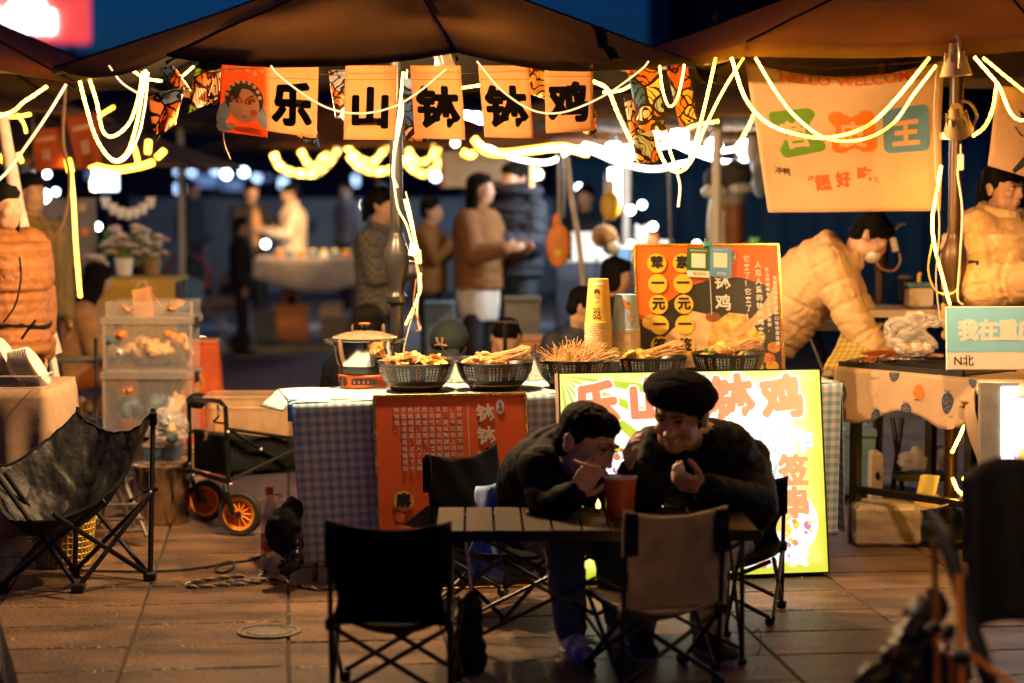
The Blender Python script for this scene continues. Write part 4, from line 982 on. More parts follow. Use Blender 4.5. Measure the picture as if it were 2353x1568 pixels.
# payment cards without codes
def pay(label, x0, x1, y0, y1, m, m2, t1, t2):
    Mx = mbd.matrix_world @ Matrix.Translation((x0, y0, .009)) @ Matrix.Rotation(R(-3), 4, 'Z')
    t = thing('payment_card', label, 'card', mat=Mx, group='payment cards'); ww, hh = x1 - x0, y1 - y0
    c_ = MB().bx(0, ww, 0, hh, 0, .002).build('card', m, t, smooth=False)
    poly([(0, 0), (ww, 0), (ww, hh*.22), (0, hh*.22)], .0026).build('strip', m2[0], c_)
    poly([(ww*.2, hh*.32), (ww*.8, hh*.32), (ww*.8, hh*.8), (ww*.2, hh*.8)], .0028).build('blank_field', M_whiteprint, c_)
    T(t1, ww/2, hh*.89, ww*.095, M_whiteprint if m2[1] else M_black, c_, z=.0034); T(t2, ww*.55, hh*.11, ww*.14, m2[2], c_, z=.0034)
M_pgreen = mat('card_green', (.02, .13, .05), .3, var=.1); M_pblue = mat('card_blue', (.1, .3, .62), .3, var=.1)
pay('green payment card clipped to the top of the menu board', .231, .337, .452, .587, M_pgreen, (M_whiteprint, 1, M_black), '推荐使用微信支付', '微信支付')
pay('blue payment card clipped beside the green one', .333, .437, .452, .590, M_pblue, (M_pblue, 1, M_whiteprint), '推荐使用支付宝', '支付宝')
cl = thing('binder_clip', 'teal binder clip on the top edge of the menu board', 'clip', mat=mbd.matrix_world @ Matrix.Translation((.334, .6, 0)))
MB().bx(-.018, .018, -.012, .01, -.006, .014, ch=.002).build('jaw', mat('teal_clip', (.03, .3, .32), .35), cl)
MB().tube([(-.009, .008, .008), (-.008, .03, .006), (.008, .03, .006), (.009, .008, .008)], .0014, 5, smooth=4).build('wire_handle', M_chrome, cl)
# ================================================================ people
M_skin = mat('skin', (.52, .31, .2), .5, var=.08, scale=30, spec=.4)
M_skin2 = mat('skin_fair', (.5, .29, .2), .5, var=.08, scale=30, spec=.4)
M_hair = mat('black_hair', (.006, .0055, .005), .7, stretch=(1, 1, .15), bump=.8, bscale=150, var=.5, spec=.08)
M_lip = mat('lip', (.33, .13, .1), .5); M_eye = mat('eye_dark', (.015, .012, .012), .2)
def V(*a): return Vector(a)
def head_m(c, yaw, pitch=0, roll=0, s=1.0):
    return Matrix.Translation(c) @ Matrix.Rotation(yaw, 4, 'Z') @ Matrix.Rotation(pitch, 4, 'X') @ Matrix.Rotation(roll, 4, 'Y') @ Matrix.Scale(s, 4)
def head_prims(mb, HM):
    def b(c, r, rot=None): mb.add(*_ball(c, r, rot), None, HM)
    b((0, .012, .035), (.077, .094, .083)); b((0, -.022, -.03), (.064, .072, .08)); b((0, -.05, -.082), (.034, .036, .026))
    b((.035, -.03, -.06), (.03, .04, .04)); b((-.035, -.03, -.06), (.03, .04, .04))
    for x in (-1, 1):
        b((x*.036, -.062, -.022), (.028, .026, .024)); b((x*.03, -.08, .03), (.026, .013, .009)); b((x*.013, -.096, -.028), (.0095, .012, .009))
        b((x*.08, .012, -.008), (.011, .02, .031)); b((x*.085, .022, .006), (.007, .014, .018)); b((x*.03, -.08, .008), (.017, .011, .010))
    b((0, -.098, -.004), (.0095, .012, .026)); b((0, -.105, -.025), (.012, .013, .011))
    b((0, -.09, -.052), (.024, .012, .0065)); b((0, -.088, -.063), (.02, .012, .0075))
def _ball(c, r, rot=None):
    m = MB().ball(c, r, rot, 14, 9); return m.v, m.f
def dent_fn(HM):
    I = HM.inverted(); L = [((.03, -.1, .019), .013, .008), ((-.03, -.1, .019), .013, .008), ((0, -.105, -.0575), .011, .005)]
    def f(co):
        p = I @ co
        if p.length > .16: return co
        for c, s_, a in L:
            d = ((p.x - c[0])/(s_*(1.6 if abs(c[0]) > .02 or c[2] < -.05 else 1)))**2 + ((p.y - c[1])/.03)**2 + ((p.z - c[2])/(s_ if c[2] > -.05 or abs(c[0]) > .02 else .003))**2
            if d < 9: p.y += a*math.exp(-d)
        return HM @ p
    return f
def hand(mb, w, f, n, curl=.5, s=1.0, thumb=1, spread=.06):
    f = Vector(f).normalized(); n = Vector(n); n = (n - f*n.dot(f)).normalized(); sd = f.cross(n)*thumb
    mb.cap(w, .024*s, w + f*.03*s, .026*s, 8)
    for k in (-1, -.3, .3, 1): mb.cap(w + f*.02*s + sd*k*.02*s, .013*s, w + f*.075*s + sd*k*.031*s, .0125*s, 8)
    for k, L_ in ((1, .8), (.34, .98), (-.33, 1.0), (-1, .82)):
        p = w + f*.082*s + sd*k*.03*s; d = (f + sd*k*spread).normalized(); cu = curl*(1 + .12*k)
        for q, l in enumerate((.038, .026, .021)):
            a = cu*(.7 if q == 0 else 1.0); d = (d*math.cos(a) + n*math.sin(a)).normalized()
            e = p + d*l*L_*s; mb.cap(p, (.0098 - .0008*q)*s, e, (.009 - .0008*q)*s, 8); p = e
    p = w + f*.02*s + sd*.024*s; d = (f*.62 + sd*.62 + n*.45).normalized()
    for l in (.04, .028, .022):
        e = p + d*l*s; mb.cap(p, .0118*s, e, .0102*s, 8); p = e; d = (d + f*.3 - sd*.22 + n*.18*curl).normalized()
SPW = [(.0, .155, .115), (.18, .15, .112), (.38, .15, .11), (.62, .168, .118), (.84, .172, .112), (1.0, .10, .085)]
def spw(t):
    for a, b in zip(SPW, SPW[1:]):
        if t <= b[0]:
            k = (t - a[0])/(b[0] - a[0]); return a[1] + (b[1] - a[1])*k, a[2] + (b[2] - a[2])*k
    return SPW[-1][1:]
def torso(mb, J, n, ex, t0=0, t1=.97, puff=0, s=1.0, hem=0):
    sp = crom([J['pel'], J['pel']*.5 + J['chest']*.5 + J.get('bulge', V(0, 0, 0)), J['chest'], J['neck']], 12); m = len(sp) - 1
    xa = (J['shL'] - J['shR']).normalized(); xh = (J['hipL'] - J['hipR']).normalized()
    for i in range(n):
        t = t0 + (t1 - t0)*i/(n - 1); k = t*m; j = min(m - 1, int(k)); p = sp[j].lerp(sp[j+1], k - j)
        z = (sp[j+1] - sp[j]).normalized(); x = xh.lerp(xa, min(1, t*1.3)); x = (x - z*x.dot(z)).normalized(); y = z.cross(x)
        w, d = spw(t); e = ex*(1 if t < .88 else .55)
        rz = (sp[m] - sp[0]).length*(t1 - t0)/(n - 1)*(.8 if puff else 1.3)
        if not puff: rz = max(rz, .105*s*(1 if .08 < t < .85 else .6))
        Mx = Matrix(((x.x, y.x, z.x, 0), (x.y, y.y, z.y, 0), (x.z, y.z, z.z, 0), (0, 0, 0, 1)))
        mb.ball(p, ((w + e)*s, (d + e*1.1)*s, max(rz, .03)), Mx, 18, 10)
def limb(mb, pts, rr, puff=0):
    for (a, b), (ra, rb) in zip(zip(pts, pts[1:]), zip(rr, rr[1:])):
        if puff:
            n = max(2, int((b - a).length/.062))
            for i in range(n + 1):
                t = i/n; r = ra + (rb - ra)*t; z = (b - a).normalized(); x = z.orthogonal().normalized(); y = z.cross(x)
                mb.ball(a.lerp(b, t), (r, r, .046), Matrix(((x.x, y.x, z.x, 0), (x.y, y.y, z.y, 0), (x.z, y.z, z.z, 0), (0, 0, 0, 1))), 14, 8)
        else: mb.cap(a, ra, b, rb)
def wrinkle(amp, f=9.0, seed=0):
    """soft swelling with thin creases, as in cloth"""
    def fn(co, n):
        v = Vector((co.x*f*.75 + seed, co.y*f*.75, co.z*f*1.15))
        a = noise.noise(v*.55); c1 = noise.noise(v + Vector((3, 1, 7))); c2 = noise.noise(v*1.7 + Vector((9, 4, 2)))
        return co + n*amp*(.9*a - .85*math.exp(-(c1/.09)**2) - .4*math.exp(-(c2/.1)**2))
    fn.nrm = True
    return fn
def quilt(J, amp, per, seed=0):
    """stitched channels of a padded jacket: narrow grooves round the torso and the sleeves"""
    segs = [(J['pel'] - V(0, 0, .25), J['chest'], .24), (J['chest'], J['neck'], .24)]
    for sd in 'LR': segs += [(J['sh'+sd], J['el'+sd], .11), (J['el'+sd], J['wr'+sd], .09)]
    w = wrinkle(.006, 11, seed)
    def fn(co, n):
        best = None
        for a, b, r in segs:
            ab = b - a; t = max(-.2, min(1.1, (co - a).dot(ab)/ab.length_squared)); d = (co - a - ab*t).length/r
            if best is None or d < best[0]: best = (d, t*ab.length)
        x = best[1]/per; x = (x - round(x))*per
        return w(co, n) - n*amp*(math.exp(-(x/.011)**2) - .25)
    fn.nrm = True
    return fn
def stand_J(h=1.7, lean=0, arms=None, sit=None, pitch=0, yaw=0, roll=0, head_s=1.0, hunch=0, feet=((.1, 0), (-.1, 0)), knee=None):
    s = h/1.7; pz = sit if sit else .93*s
    Rl = Matrix.Rotation(lean, 3, 'X'); pel = V(0, 0, pz)
    J = dict(pel=pel, chest=pel + Rl @ V(0, 0, .36*s), neck=pel + Rl @ (V(0, -hunch, .54*s)))
    J['head'] = J['neck'] + Matrix.Rotation(lean*.6, 3, 'X') @ V(0, -.025 - hunch*.3, .155*s)
    J['HM'] = head_m(J['head'], yaw, pitch, roll, s*head_s)
    for sd, k in (('L', 1), ('R', -1)):
        J['sh'+sd] = pel + Rl @ V(k*.175*s, 0, .475*s); J['hip'+sd] = pel + V(k*.085*s, 0, -.02)
        ea, wa = (arms or {}).get(sd, ((k*.05, .02, -.27), (k*.0, -.05, -.24)))
        J['el'+sd] = J['sh'+sd] + V(*ea)*s; J['wr'+sd] = J['el'+sd] + V(*wa)*s
        fx, fy = feet[0 if sd == 'L' else 1]
        if sit:
            J['kn'+sd] = V(k*.12, -.4*s, pz + .03) if not knee else knee[0 if sd == 'L' else 1]
            J['an'+sd] = V(k*.13, -.42*s, .08)
        else:
            J['kn'+sd] = V(k*.09*s + fx*.2, -.02 + fy*.5, .5*s); J['an'+sd] = V(fx*s, fy, .085*s)
    J['s'] = s
    return J
def person(label, loc, rz, J, jm, tm, hair='short', puff=0, ex=.03, vox=.014, skin=None, fine=False, hm=None, t0=.0, collar=True, shoes=None, group=None, arm_r=(.075, .062, .052), hood=0, parts=None, hand_dir=None, leg_r=(.095, .078, .062), seed=0, wr=.006, curl=.5):
    s = J['s']; skin = skin or M_skin
    p = thing('person', label, 'person', loc, rz, group)
    # body: one continuous surface
    mb = MB(); HM = J['HM']
    head_prims(mb, HM)
    hc = HM @ V(0, .02, -.07); mb.cap(hc, .05*s, J['neck'], .055*s)
    torso(mb, J, 9, -.028, s=s)
    for sd in 'LR':
        limb(mb, [J['chest'].lerp(J['sh'+sd], .6), J['sh'+sd], J['el'+sd], J['wr'+sd]], [.05*s, .052*s, .038*s, .026*s])
        limb(mb, [J['hip'+sd], J['kn'+sd], J['an'+sd]], [.075*s, .052*s, .036*s])
        fd = (J['an'+sd] - J['kn'+sd]); ft = V(0, -1, 0) if 'foot'+sd not in J else J['foot'+sd]
        mb.cap(J['an'+sd] + V(0, 0, -.03*s), .03*s, J['an'+sd] + ft*.13*s + V(0, 0, -.05*s), .024*s)
        hd = (hand_dir or {}).get(sd)
        d = (J['wr'+sd] - J['el'+sd])
        if hd: hand(mb, J['wr'+sd], hd[0], hd[1], hd[2] if len(hd) > 2 else curl, s, hd[3] if len(hd) > 3 else 1)
        else: hand(mb, J['wr'+sd], d, V(1 if sd == 'R' else -1, 0, 0), curl, s, 1 if sd == 'R' else -1)
    bo = remesh(mb, 'body', skin, p, vox if not fine else .0052, post=dent_fn(HM) if fine else None, it=3 if fine else 4)
    # jacket
    mb = MB(); torso(mb, J, 12, ex, t0=t0 - .0, t1=.95, s=s)
    for sd in 'LR':
        a, b, c = arm_r; sh, el, wr_ = J['sh'+sd], J['el'+sd], J['wr'+sd]
        mb.cap(J['chest'].lerp(sh, .5), a*1.1*s, sh, a*s); limb(mb, [sh, el, wr_.lerp(el, .06)], [a*s, b*s, c*s])
    nk = J['neck']; up = (HM @ V(0, .02, -.07) - nk)
    if collar:
        for k in range(10):
            an = 6.283*k/10; mb.cap(nk + V(.065*math.cos(an), .06*math.sin(an), -.02)*s, .026*s, nk + V(.068*math.cos(an), .06*math.sin(an), .035 + .015*math.sin(an))*s + up*.15, .018*s, 8)
    if hood: mb.ball(nk + V(0, .1, .0)*s, (.13*s, .08*s, .07*s))
    remesh(mb, 'jacket', jm, p, vox*.8 if not fine else .009, post=quilt(J, *puff) if puff else wrinkle(wr, 6, seed=seed), it=6)
    # trousers
    mb = MB(); hm_ = (J['hipL'] + J['hipR'])/2
    mb.ball(hm_ + V(0, 0, .03), (.165*s, .125*s, .12*s))
    for sd in 'LR': limb(mb, [J['hip'+sd], J['kn'+sd], J['an'+sd] + V(0, 0, .01)], [leg_r[0]*s, leg_r[1]*s, leg_r[2]*s])
    remesh(mb, 'trousers', tm, p, vox if not fine else .011, post=wrinkle(wr, seed=seed + 3), it=4)
    # hair
    mb = MB()
    def hb(c, r, rot=None): mb.add(*_ball(c, r, rot), None, HM)
    hb((0, .02, .055), (.086, .1, .076)); hb((0, .055, .0), (.078, .058, .075))
    for x in (-1, 1): hb((x*.072, .005, .025), (.014, .03, .035)); hb((x*.035, -.04, .078), (.036, .032, .024))
    hb((0, -.028, .092), (.064, .05, .03))
    if hair == 'long':
        hb((0, .06, -.09), (.088, .055, .14)); hb((0, .07, -.19), (.09, .05, .12))
        for x in (-1, 1): hb((x*.078, .02, -.06), (.026, .05, .11)); hb((x*.075, .03, -.16), (.03, .045, .1))
    if hair == 'tied': hb((0, .105, .0), (.045, .05, .05)); hb((0, .12, -.06), (.03, .03, .07)); hb((0, -.075, .06), (.06, .022, .025))
    if hair == 'bob':
        for x in (-1, 1): hb((x*.076, .01, -.03), (.022, .05, .07))
        hb((0, .06, -.05), (.08, .05, .08))
    def hp(co, HM=HM):
        d = (co - HM.translation); l = d.length or 1
        q = co*38
        return co + d/l*(.003*noise.noise(q) + .003*noise.noise(q*2.7))
    remesh(mb, 'hair', hm or M_hair, p, vox*.75 if not fine else .007, post=hp, it=3)
    # face details and shoes
    if fine:
        for x in (-1, 1):
            e = MB().add(*_ball((x*.03, -.086, .016), (.0135, .006, .0035)), None, HM); e.build('eye', M_eye, p)
            MB().tube([HM @ V(x*.012, -.0965, .033), HM @ V(x*.03, -.0955, .039), HM @ V(x*.05, -.082, .034)], [.0035, .002], 6, smooth=4).build('eyebrow', M_hair, p)
        MB().tube([HM @ V(-.019, -.095, -.0595), HM @ V(0, -.1035, -.0565), HM @ V(.019, -.095, -.0595)], .0022, 6, smooth=4).build('mouth', M_lip, p)
    sm = shoes or M_blackcloth
    for sd in 'LR':
        a = J['an'+sd]; ft = V(0, -1, 0) if 'foot'+sd not in J else J['foot'+sd]; z0 = a.z - .085*s if 'foot'+sd not in J else 0
        ft = Vector((ft.x, ft.y, 0)).normalized(); rt = Matrix.Rotation(math.atan2(-ft.x, ft.y) + math.pi, 4, 'Z') if True else None
        mb = MB(); o = Vector((a.x, a.y, z0))
        sh_ = MB()
        sh_.ball(o + ft*.0 + V(0, 0, .06*s), (.045*s, .045*s, .06*s)); sh_.ball(o + ft*.07*s + V(0, 0, .045*s), (.046*s, .046*s, .045*s)); sh_.ball(o + ft*.15*s + V(0, 0, .035*s), (.046*s, .046*s, .034*s)); sh_.ball(o - ft*.04*s + V(0, 0, .04*s), (.038*s, .038*s, .045*s))
        shoe = remesh(sh_, 'shoe', sm, p, .012, it=3)
        n = 14; pts = []
        sx_ = V(-ft.y, ft.x, 0)
        pl = [(o + ft*(.055 + .15*math.cos(6.283*i/n))*s + sx_*(.05*math.sin(6.283*i/n))*s) for i in range(n)]
        MB().add([(q.x, q.y, .002) for q in pl] + [(q.x, q.y, .026*s) for q in pl], [tuple(range(n))[::-1], tuple(range(n, 2*n))] + [(i, (i + 1) % n, n + (i + 1) % n, n + i) for i in range(n)]).build('sole', M_sole, shoe) if z0 < .05 else None
    return p
M_sole = mat('rubber_sole', (.3, .3, .3), .6)
M_pufblk = mat('black_puffer', (.008, .011, .014), .6, bump=.35, bscale=40, spec=.08)
M_jkt2 = mat('dark_jacket', (.006, .008, .01), .7, bump=.35, bscale=40, spec=.06)
M_jeans = mat('dark_jeans', (.06, .085, .13), .8, bump=.2); M_navy = mat('navy_cloth', (.012, .02, .04), .7, bump=.3)
M_blkpant = mat('black_trousers', (.012, .012, .014), .8); M_beige = mat('beige_trousers', (.34, .29, .22), .85, bump=.3, bscale=8)
M_tanpuf = mat('tan_puffer', (.6, .38, .18), .65, var=.08, bump=.35, bscale=25, spec=.25)
M_tanpuf2 = mat('cream_puffer', (.62, .42, .22), .65, var=.08, bump=.35, bscale=25, spec=.25)
M_orpuf = mat('orange_brown_puffer', (.3, .12, .035), .6, var=.15, bump=.35, bscale=25, spec=.3)

# ---- the couple at the camp table
A0 = P(1230, 1300, 7.85); A0.z = 0
def L(px, py, d): return P(px, py, d) - A0
JA = dict(pel=L(1238, 1200, 7.95), chest=L(1262, 1080, 7.76), neck=L(1308, 1040, 7.56), shR=L(1240, 1075, 7.48), shL=L(1318, 1052, 7.82), elR=L(1262, 1168, 7.36), wrR=L(1318, 1138, 7.25),
          elL=L(1385, 1150, 7.75), wrL=L(1428, 1165, 7.6), hipR=L(1228, 1210, 7.86), hipL=L(1258, 1210, 8.02), knR=L(1295, 1255, 7.45), knL=L(1405, 1245, 7.55), anR=L(1312, 1455, 7.22), anL=L(1425, 1440, 7.4), s=1.0, bulge=V(-.025, .03, .03))
JA['anR'].z = .085; JA['anL'].z = .085
JA['footR'] = V(.25, -.97, 0); JA['footL'] = V(.35, -.94, 0)
JA['HM'] = head_m(L(1347, 1020, 7.42), R(52), R(20), R(10), 1.14)
M_sneak = mat('sneaker_leather', (.72, .74, .78), .55, var=.55, scale=20)
pa = person('person in black jacket hunched over the camp table with a hand at the mouth', A0, 0, JA, M_jkt2, M_jeans, 'short', ex=.035, fine=True, vox=.012, shoes=M_sneak, arm_r=(.085, .075, .055), collar=True,
            hand_dir={'R': (V(.55, .05, .75), V(.2, .95, .1), .5, -1), 'L': (V(.8, -.3, .1), V(0, 0, -1), .5, 1)}, leg_r=(.095, .075, .062), wr=.007, hood=1)
# pale blue shirt hanging out behind
def hemf(u, v):
    a, b = P(1152, 1105, 7.9), P(1150, 1335, 7.8); c, d = P(1100, 1118, 7.98), P(1078, 1315, 7.9)
    p = (a*(1 - v) + b*v)*(1 - u) + (c*(1 - v) + d*v)*u
    return (p.x + .012*math.sin(v*9 + u*4), p.y + .025*math.sin(u*7 + v*5), p.z)
MB().sheet(hemf, 10, 16).build('shirt_tail', mat('pale_blue_shirt', (.28, .42, .75), .8, bump=.4, bscale=12), pa, world=True, solid=.006)
# sneaker details
for k in range(4):
    q = P(1335 + k*9, 1462 + k*7, 7.1 - .0*k); MB().tube([q + V(-.03, 0, .004*k), q + V(.03, -.012, .004)], .004, 5).build('lace', M_white, pa, world=True)
MB().tube([P(1318, 1058, 7.24), P(1342, 1066, 7.2), P(1382, 1078, 7.2)], .0055, 6).build('chopstick', M_bamboo, None) and None
cs = bpy.data.objects['chopstick']; tag(cs, 'wooden skewer held at the mouth of the person in black', 'skewer')
B0 = P(1610, 1300, 7.85); B0.z = 0
def L(px, py, d): return P(px, py, d) - B0
JB = dict(pel=L(1640, 1225, 7.95), chest=L(1618, 1085, 7.78), neck=L(1600, 1010, 7.66), shR=L(1500, 1040, 7.66), shL=L(1712, 1062, 7.84), elR=L(1468, 1150, 7.5), wrR=L(1452, 1085, 7.36),
          elL=L(1735, 1165, 7.58), wrL=L(1622, 1122, 7.38), hipR=L(1600, 1230, 7.9), hipL=L(1680, 1230, 7.95), knR=L(1490, 1290, 7.45), knL=L(1625, 1290, 7.4), anR=L(1468, 1470, 7.25), anL=L(1625, 1470, 7.2), s=1.04, bulge=V(.02, .05, .02))
JB['anR'].z = .085; JB['anL'].z = .085; JB['footR'] = V(.1, -1, 0); JB['footL'] = V(.35, -1, 0)
JB['HM'] = head_m(L(1562, 955, 7.5), R(-27), R(16), R(4), 1.12)
pb_ = person('person in dark jacket and black beret holding a skewer over the paper cup', B0, 0, JB, M_pufblk, M_beige, 'short', ex=.04, fine=True, vox=.012, shoes=M_navy, arm_r=(.098, .085, .06),
             hand_dir={'R': (V(-.25, -.05, 1), V(.9, -.2, .1), 1.05, -1), 'L': (V(-1, -.1, .3), V(-.1, .6, .6), 1.15, -1)}, leg_r=(.1, .075, .062), wr=.007, skin=M_skin2, seed=5)
mb = MB(); HB = JB['HM']
mb.add(*_ball((-.004, .012, .088), (.122, .128, .06), Matrix.Rotation(R(-6), 4, 'X') @ Matrix.Rotation(R(6), 4, 'Y')), None, HB)
mb.add(*_ball((.01, .03, .055), (.108, .11, .06)), None, HB)
mb.add(*_ball((0, -.03, .075), (.1, .085, .035)), None, HB); mb.cap(HB @ V(0, .01, .145), .006, HB @ V(.003, .015, .163), .005, 8)
remesh(mb, 'beret', mat('black_wool', (.01, .01, .012), .95, bump=.5, bscale=150, spec=.05), pb_, .009, post=wrinkle(.006, 12), it=5)
sk = thing('skewer_pair', 'bamboo skewers held upright over the paper cup', 'skewer', P(1447, 1075, 7.33))
for k, dx in enumerate((-.008, .008)):
    MB().tube([P(1450, 1030, 7.35) + V(dx*1.3, 0, 0), P(1444, 1095, 7.31) + V(dx, .01, -.03)], .003, 6).build('skewer', M_bamboo, sk, world=True)
fb = MB().ball(P(1558, 1076, 7.28), (.022, .018, .02)).build('dumpling', mat('pale_food', (.7, .6, .5), .5, bump=.4, bscale=40)); tag(fb, 'pale morsel held in the hand of the person in the beret', 'food')
cup = thing('paper_cup', 'orange paper cup with a pale rim standing on the camp table', 'cup', P(1424, 1195, 7.3))
cz = cup.matrix_world.translation.copy(); cz.z = .478; cup.matrix_world = Matrix.Translation(cz)
ch_ = P(1424, 1095, 7.3).z - .478
MB().lathe([(0, .002), (.046, .002), (.047, 0), (.049, .004), (.057, ch_ - .004), (.055, ch_), (.046, .01), (0, .01)], 32).build('cup_wall', mat('orange_cup', (.55, .11, .02), .5, var=.1), cup)
MB().lathe([(.056, ch_ - .004), (.06, ch_ - .002), (.06, ch_ + .003), (.057, ch_ + .004)], 32).build('rim', M_white, cup)
MB().lathe([(0, ch_ - .02), (.054, ch_ - .02), (0, ch_ - .021)], 24).build('soup', M_broth, cup)
def cuppost(co): r = .0525 + co.y*.07; a = .35 + co.x/.05; return Vector((r*math.sin(a), -r*math.cos(a), .075 + co.y))
MB().sheet(lambda u, v: tuple(cuppost(Vector((.01*u, (v - .5)*.07, 0)))), 2, 6).build('print', M_whiteprint, cup)

# ---- people behind the stall, seated low
def ppos(px, d): return Vector(((px - CX)/FPX*d, d, 0))
def headz(py, d): return HC - (py - HOR)/FPX*d
J = stand_J(1.6, sit=headz(752, 10.1) - .54*1.6/1.7 - .15, lean=R(8), yaw=R(25), pitch=R(10))
person('seated person with short black hair just behind the steel hot pot', ppos(818, 10.1), R(150), J, M_jkt2, M_blkpant, vox=.013, ex=.03)
J = stand_J(1.62, sit=.34, lean=R(30), yaw=0, pitch=R(28)); pp = ppos(1034, 10.15)
J2 = stand_J(1.62, sit=headz(800, 10.15) - .60, lean=R(22), pitch=R(25), yaw=R(-20))
pc = person('seated person in a dark cap with a small emblem, face hidden by the brim', pp + V(0, .12, 0), R(0), J2, M_jkt2, M_blkpant, vox=.013, ex=.03)
HMc = J2['HM']; mb = MB()
mb.add(*_ball((0, .012, .045), (.1, .115, .095)), None, HMc)
M_cap = mat('dark_teal_cap', (.012, .025, .03), .8, bump=.3, bscale=60)
cap_ = remesh(mb, 'cap', M_cap, pc, .01, it=3)
MB().sheet(lambda u, v: tuple(HMc @ V((u - .5)*.17*(1 - .25*v*v), -.075 - .085*v*(1 - (2*u - 1)**2*.35), .045 - .03*v - .02*(2*u - 1)**2)), 14, 6).build('brim', M_cap, pc, solid=.005)
M_embl = mat('tan_emblem', (.6, .36, .2), .6)
for k in (-1, 1):
    MB().tube([HMc @ V(.002 + k*.004, -.106, .072), HMc @ V(k*.012, -.104, .09), HMc @ V(k*.016, -.1, .103)], .004, 6).build('emblem', M_embl, pc)
    MB().tube([HMc @ V(k*.004, -.106, .074), HMc @ V(k*.02, -.103, .072), HMc @ V(k*.032, -.099, .066)], .0035, 6).build('emblem', M_embl, pc)
    MB().ball(HMc @ V(k*.015, -.1, .107), .005, nu=8, nv=6).build('emblem', M_embl, pc)
text('Kappa', .028, HMc @ Matrix.Translation((0, -.158, .022)) @ Matrix.Rotation(R(62), 4, 'X'), M_embl, pc, bold=.02)
J = stand_J(1.5, sit=headz(700, 11.4) - .58, lean=R(20), yaw=R(60), pitch=R(20))
person('seated child with dark hair and a green collar behind the cup stacks', ppos(1308, 11.4), R(20), J, M_navy, M_blkpant, vox=.015, ex=.04)
J = stand_J(1.55, sit=headz(640, 12.2) - .62, yaw=R(70), pitch=R(10))
person('seated person with dark bobbed hair left of the menu board', ppos(1415, 12.2), R(10), J, M_blkpant, M_blkpant, 'bob', vox=.015)
J = stand_J(1.5, sit=headz(735, 11.8) - .6, lean=R(35), yaw=0, pitch=R(30))
person('crouching figure in navy jacket behind the upright skewers', ppos(1235, 11.9), R(-30), J, M_navy, M_blkpant, vox=.016, ex=.05, puff=(.012, .1))

# ---- standing people
ARM_FOLD = {'L': ((.04, -.06, -.24), (-.2, -.14, .03)), 'R': ((-.04, -.06, -.24), (.2, -.14, .03))}
ARM_WORK = {'L': ((.05, -.08, -.24), (-.08, -.22, .04)), 'R': ((-.05, -.08, -.24), (.08, -.22, .04))}
M_check = mat('grey_check', (.13, .12, .105), .85); N, Lk, b = nd(M_check)
tc = N.new('ShaderNodeTexCoord'); ck = N.new('ShaderNodeTexChecker'); ck.inputs['Scale'].default_value = 42; ck.inputs['Color1'].default_value = (.17, .15, .125, 1); ck.inputs['Color2'].default_value = (.06, .06, .06, 1)
Lk.new(tc.outputs['Object'], ck.inputs[0]); Lk.new(ck.outputs[0], b.inputs['Base Color'])
d = 13.0
pw = person('woman in grey checked jacket and black scarf standing behind the umbrella pole', ppos(872, d), R(70), stand_J(1.58, arms=ARM_FOLD, pitch=R(8)), M_check, M_blkpant, 'tied', vox=.015, ex=.045, arm_r=(.085, .075, .06))
mb = MB(); [mb.cap(V(.07*math.cos(k*.63), .07*math.sin(k*.63), 1.33), .045, V(.09*math.cos(k*.63), .085*math.sin(k*.63), 1.3), .05, 8) for k in range(10)]
remesh(mb, 'scarf', M_blkpant, pw, .014)
d = 15
pw = person('woman with long hair in brown jacket over a white hem, in profile', ppos(1098, d), R(62), stand_J(1.68, arms=ARM_WORK), mat('brown_jacket', (.2, .085, .022), .85, bump=.4, bscale=12), M_blkpant, 'long', vox=.015, ex=.06, arm_r=(.09, .08, .065), skin=M_skin2)
MB().lathe([(.155, .68), (.17, .78), (.175, .95), (.16, 1.0)], 22, M=Matrix.Diagonal((1.1, .85, 1, 1))).build('shirt_hem', mat('white_hem', (.6, .56, .5), .8), pw, solid=.005)
person('tall man in navy puffer jacket standing beside the woman in brown', ppos(1185, d + .4), R(-40), stand_J(1.76, arms=ARM_WORK, pitch=R(12)), M_navy, mat('navy_trousers', (.02, .035, .06), .8), vox=.015, ex=.07, puff=(.014, .1), arm_r=(.1, .09, .07), t0=-.25)
person('person in orange-red top half hidden between the standing pair', ppos(1140, d + 1.3), R(20), stand_J(1.62), mat('orange_top', (.55, .13, .02), .8), M_blkpant, vox=.017)
d = 22.5
pm_ = person('man in black open jacket and tan shirt behind the far white table', ppos(575, d), R(35), stand_J(1.64, arms=ARM_WORK, pitch=R(15)), M_blkpant, M_blkpant, vox=.016, ex=.04)
MB().ball((0, -.1, 1.18), (.07, .09, .24)).build('shirt', mat('tan_shirt', (.5, .26, .09), .8), pm_)
pm_ = person('man in pale cream jacket lit brightly beside the far white table', ppos(672, d), R(-75), stand_J(1.62, arms=ARM_WORK, pitch=R(12)), mat('cream_jacket', (.75, .6, .42), .7), M_blkpant, vox=.016, ex=.05)
MB().ball((0, -.12, 1.2), (.06, .07, .2)).build('vest', M_blkpant, pm_)
mb = MB(); mb.ball((0, -.06, 1.42), (.085, .05, .05)); 
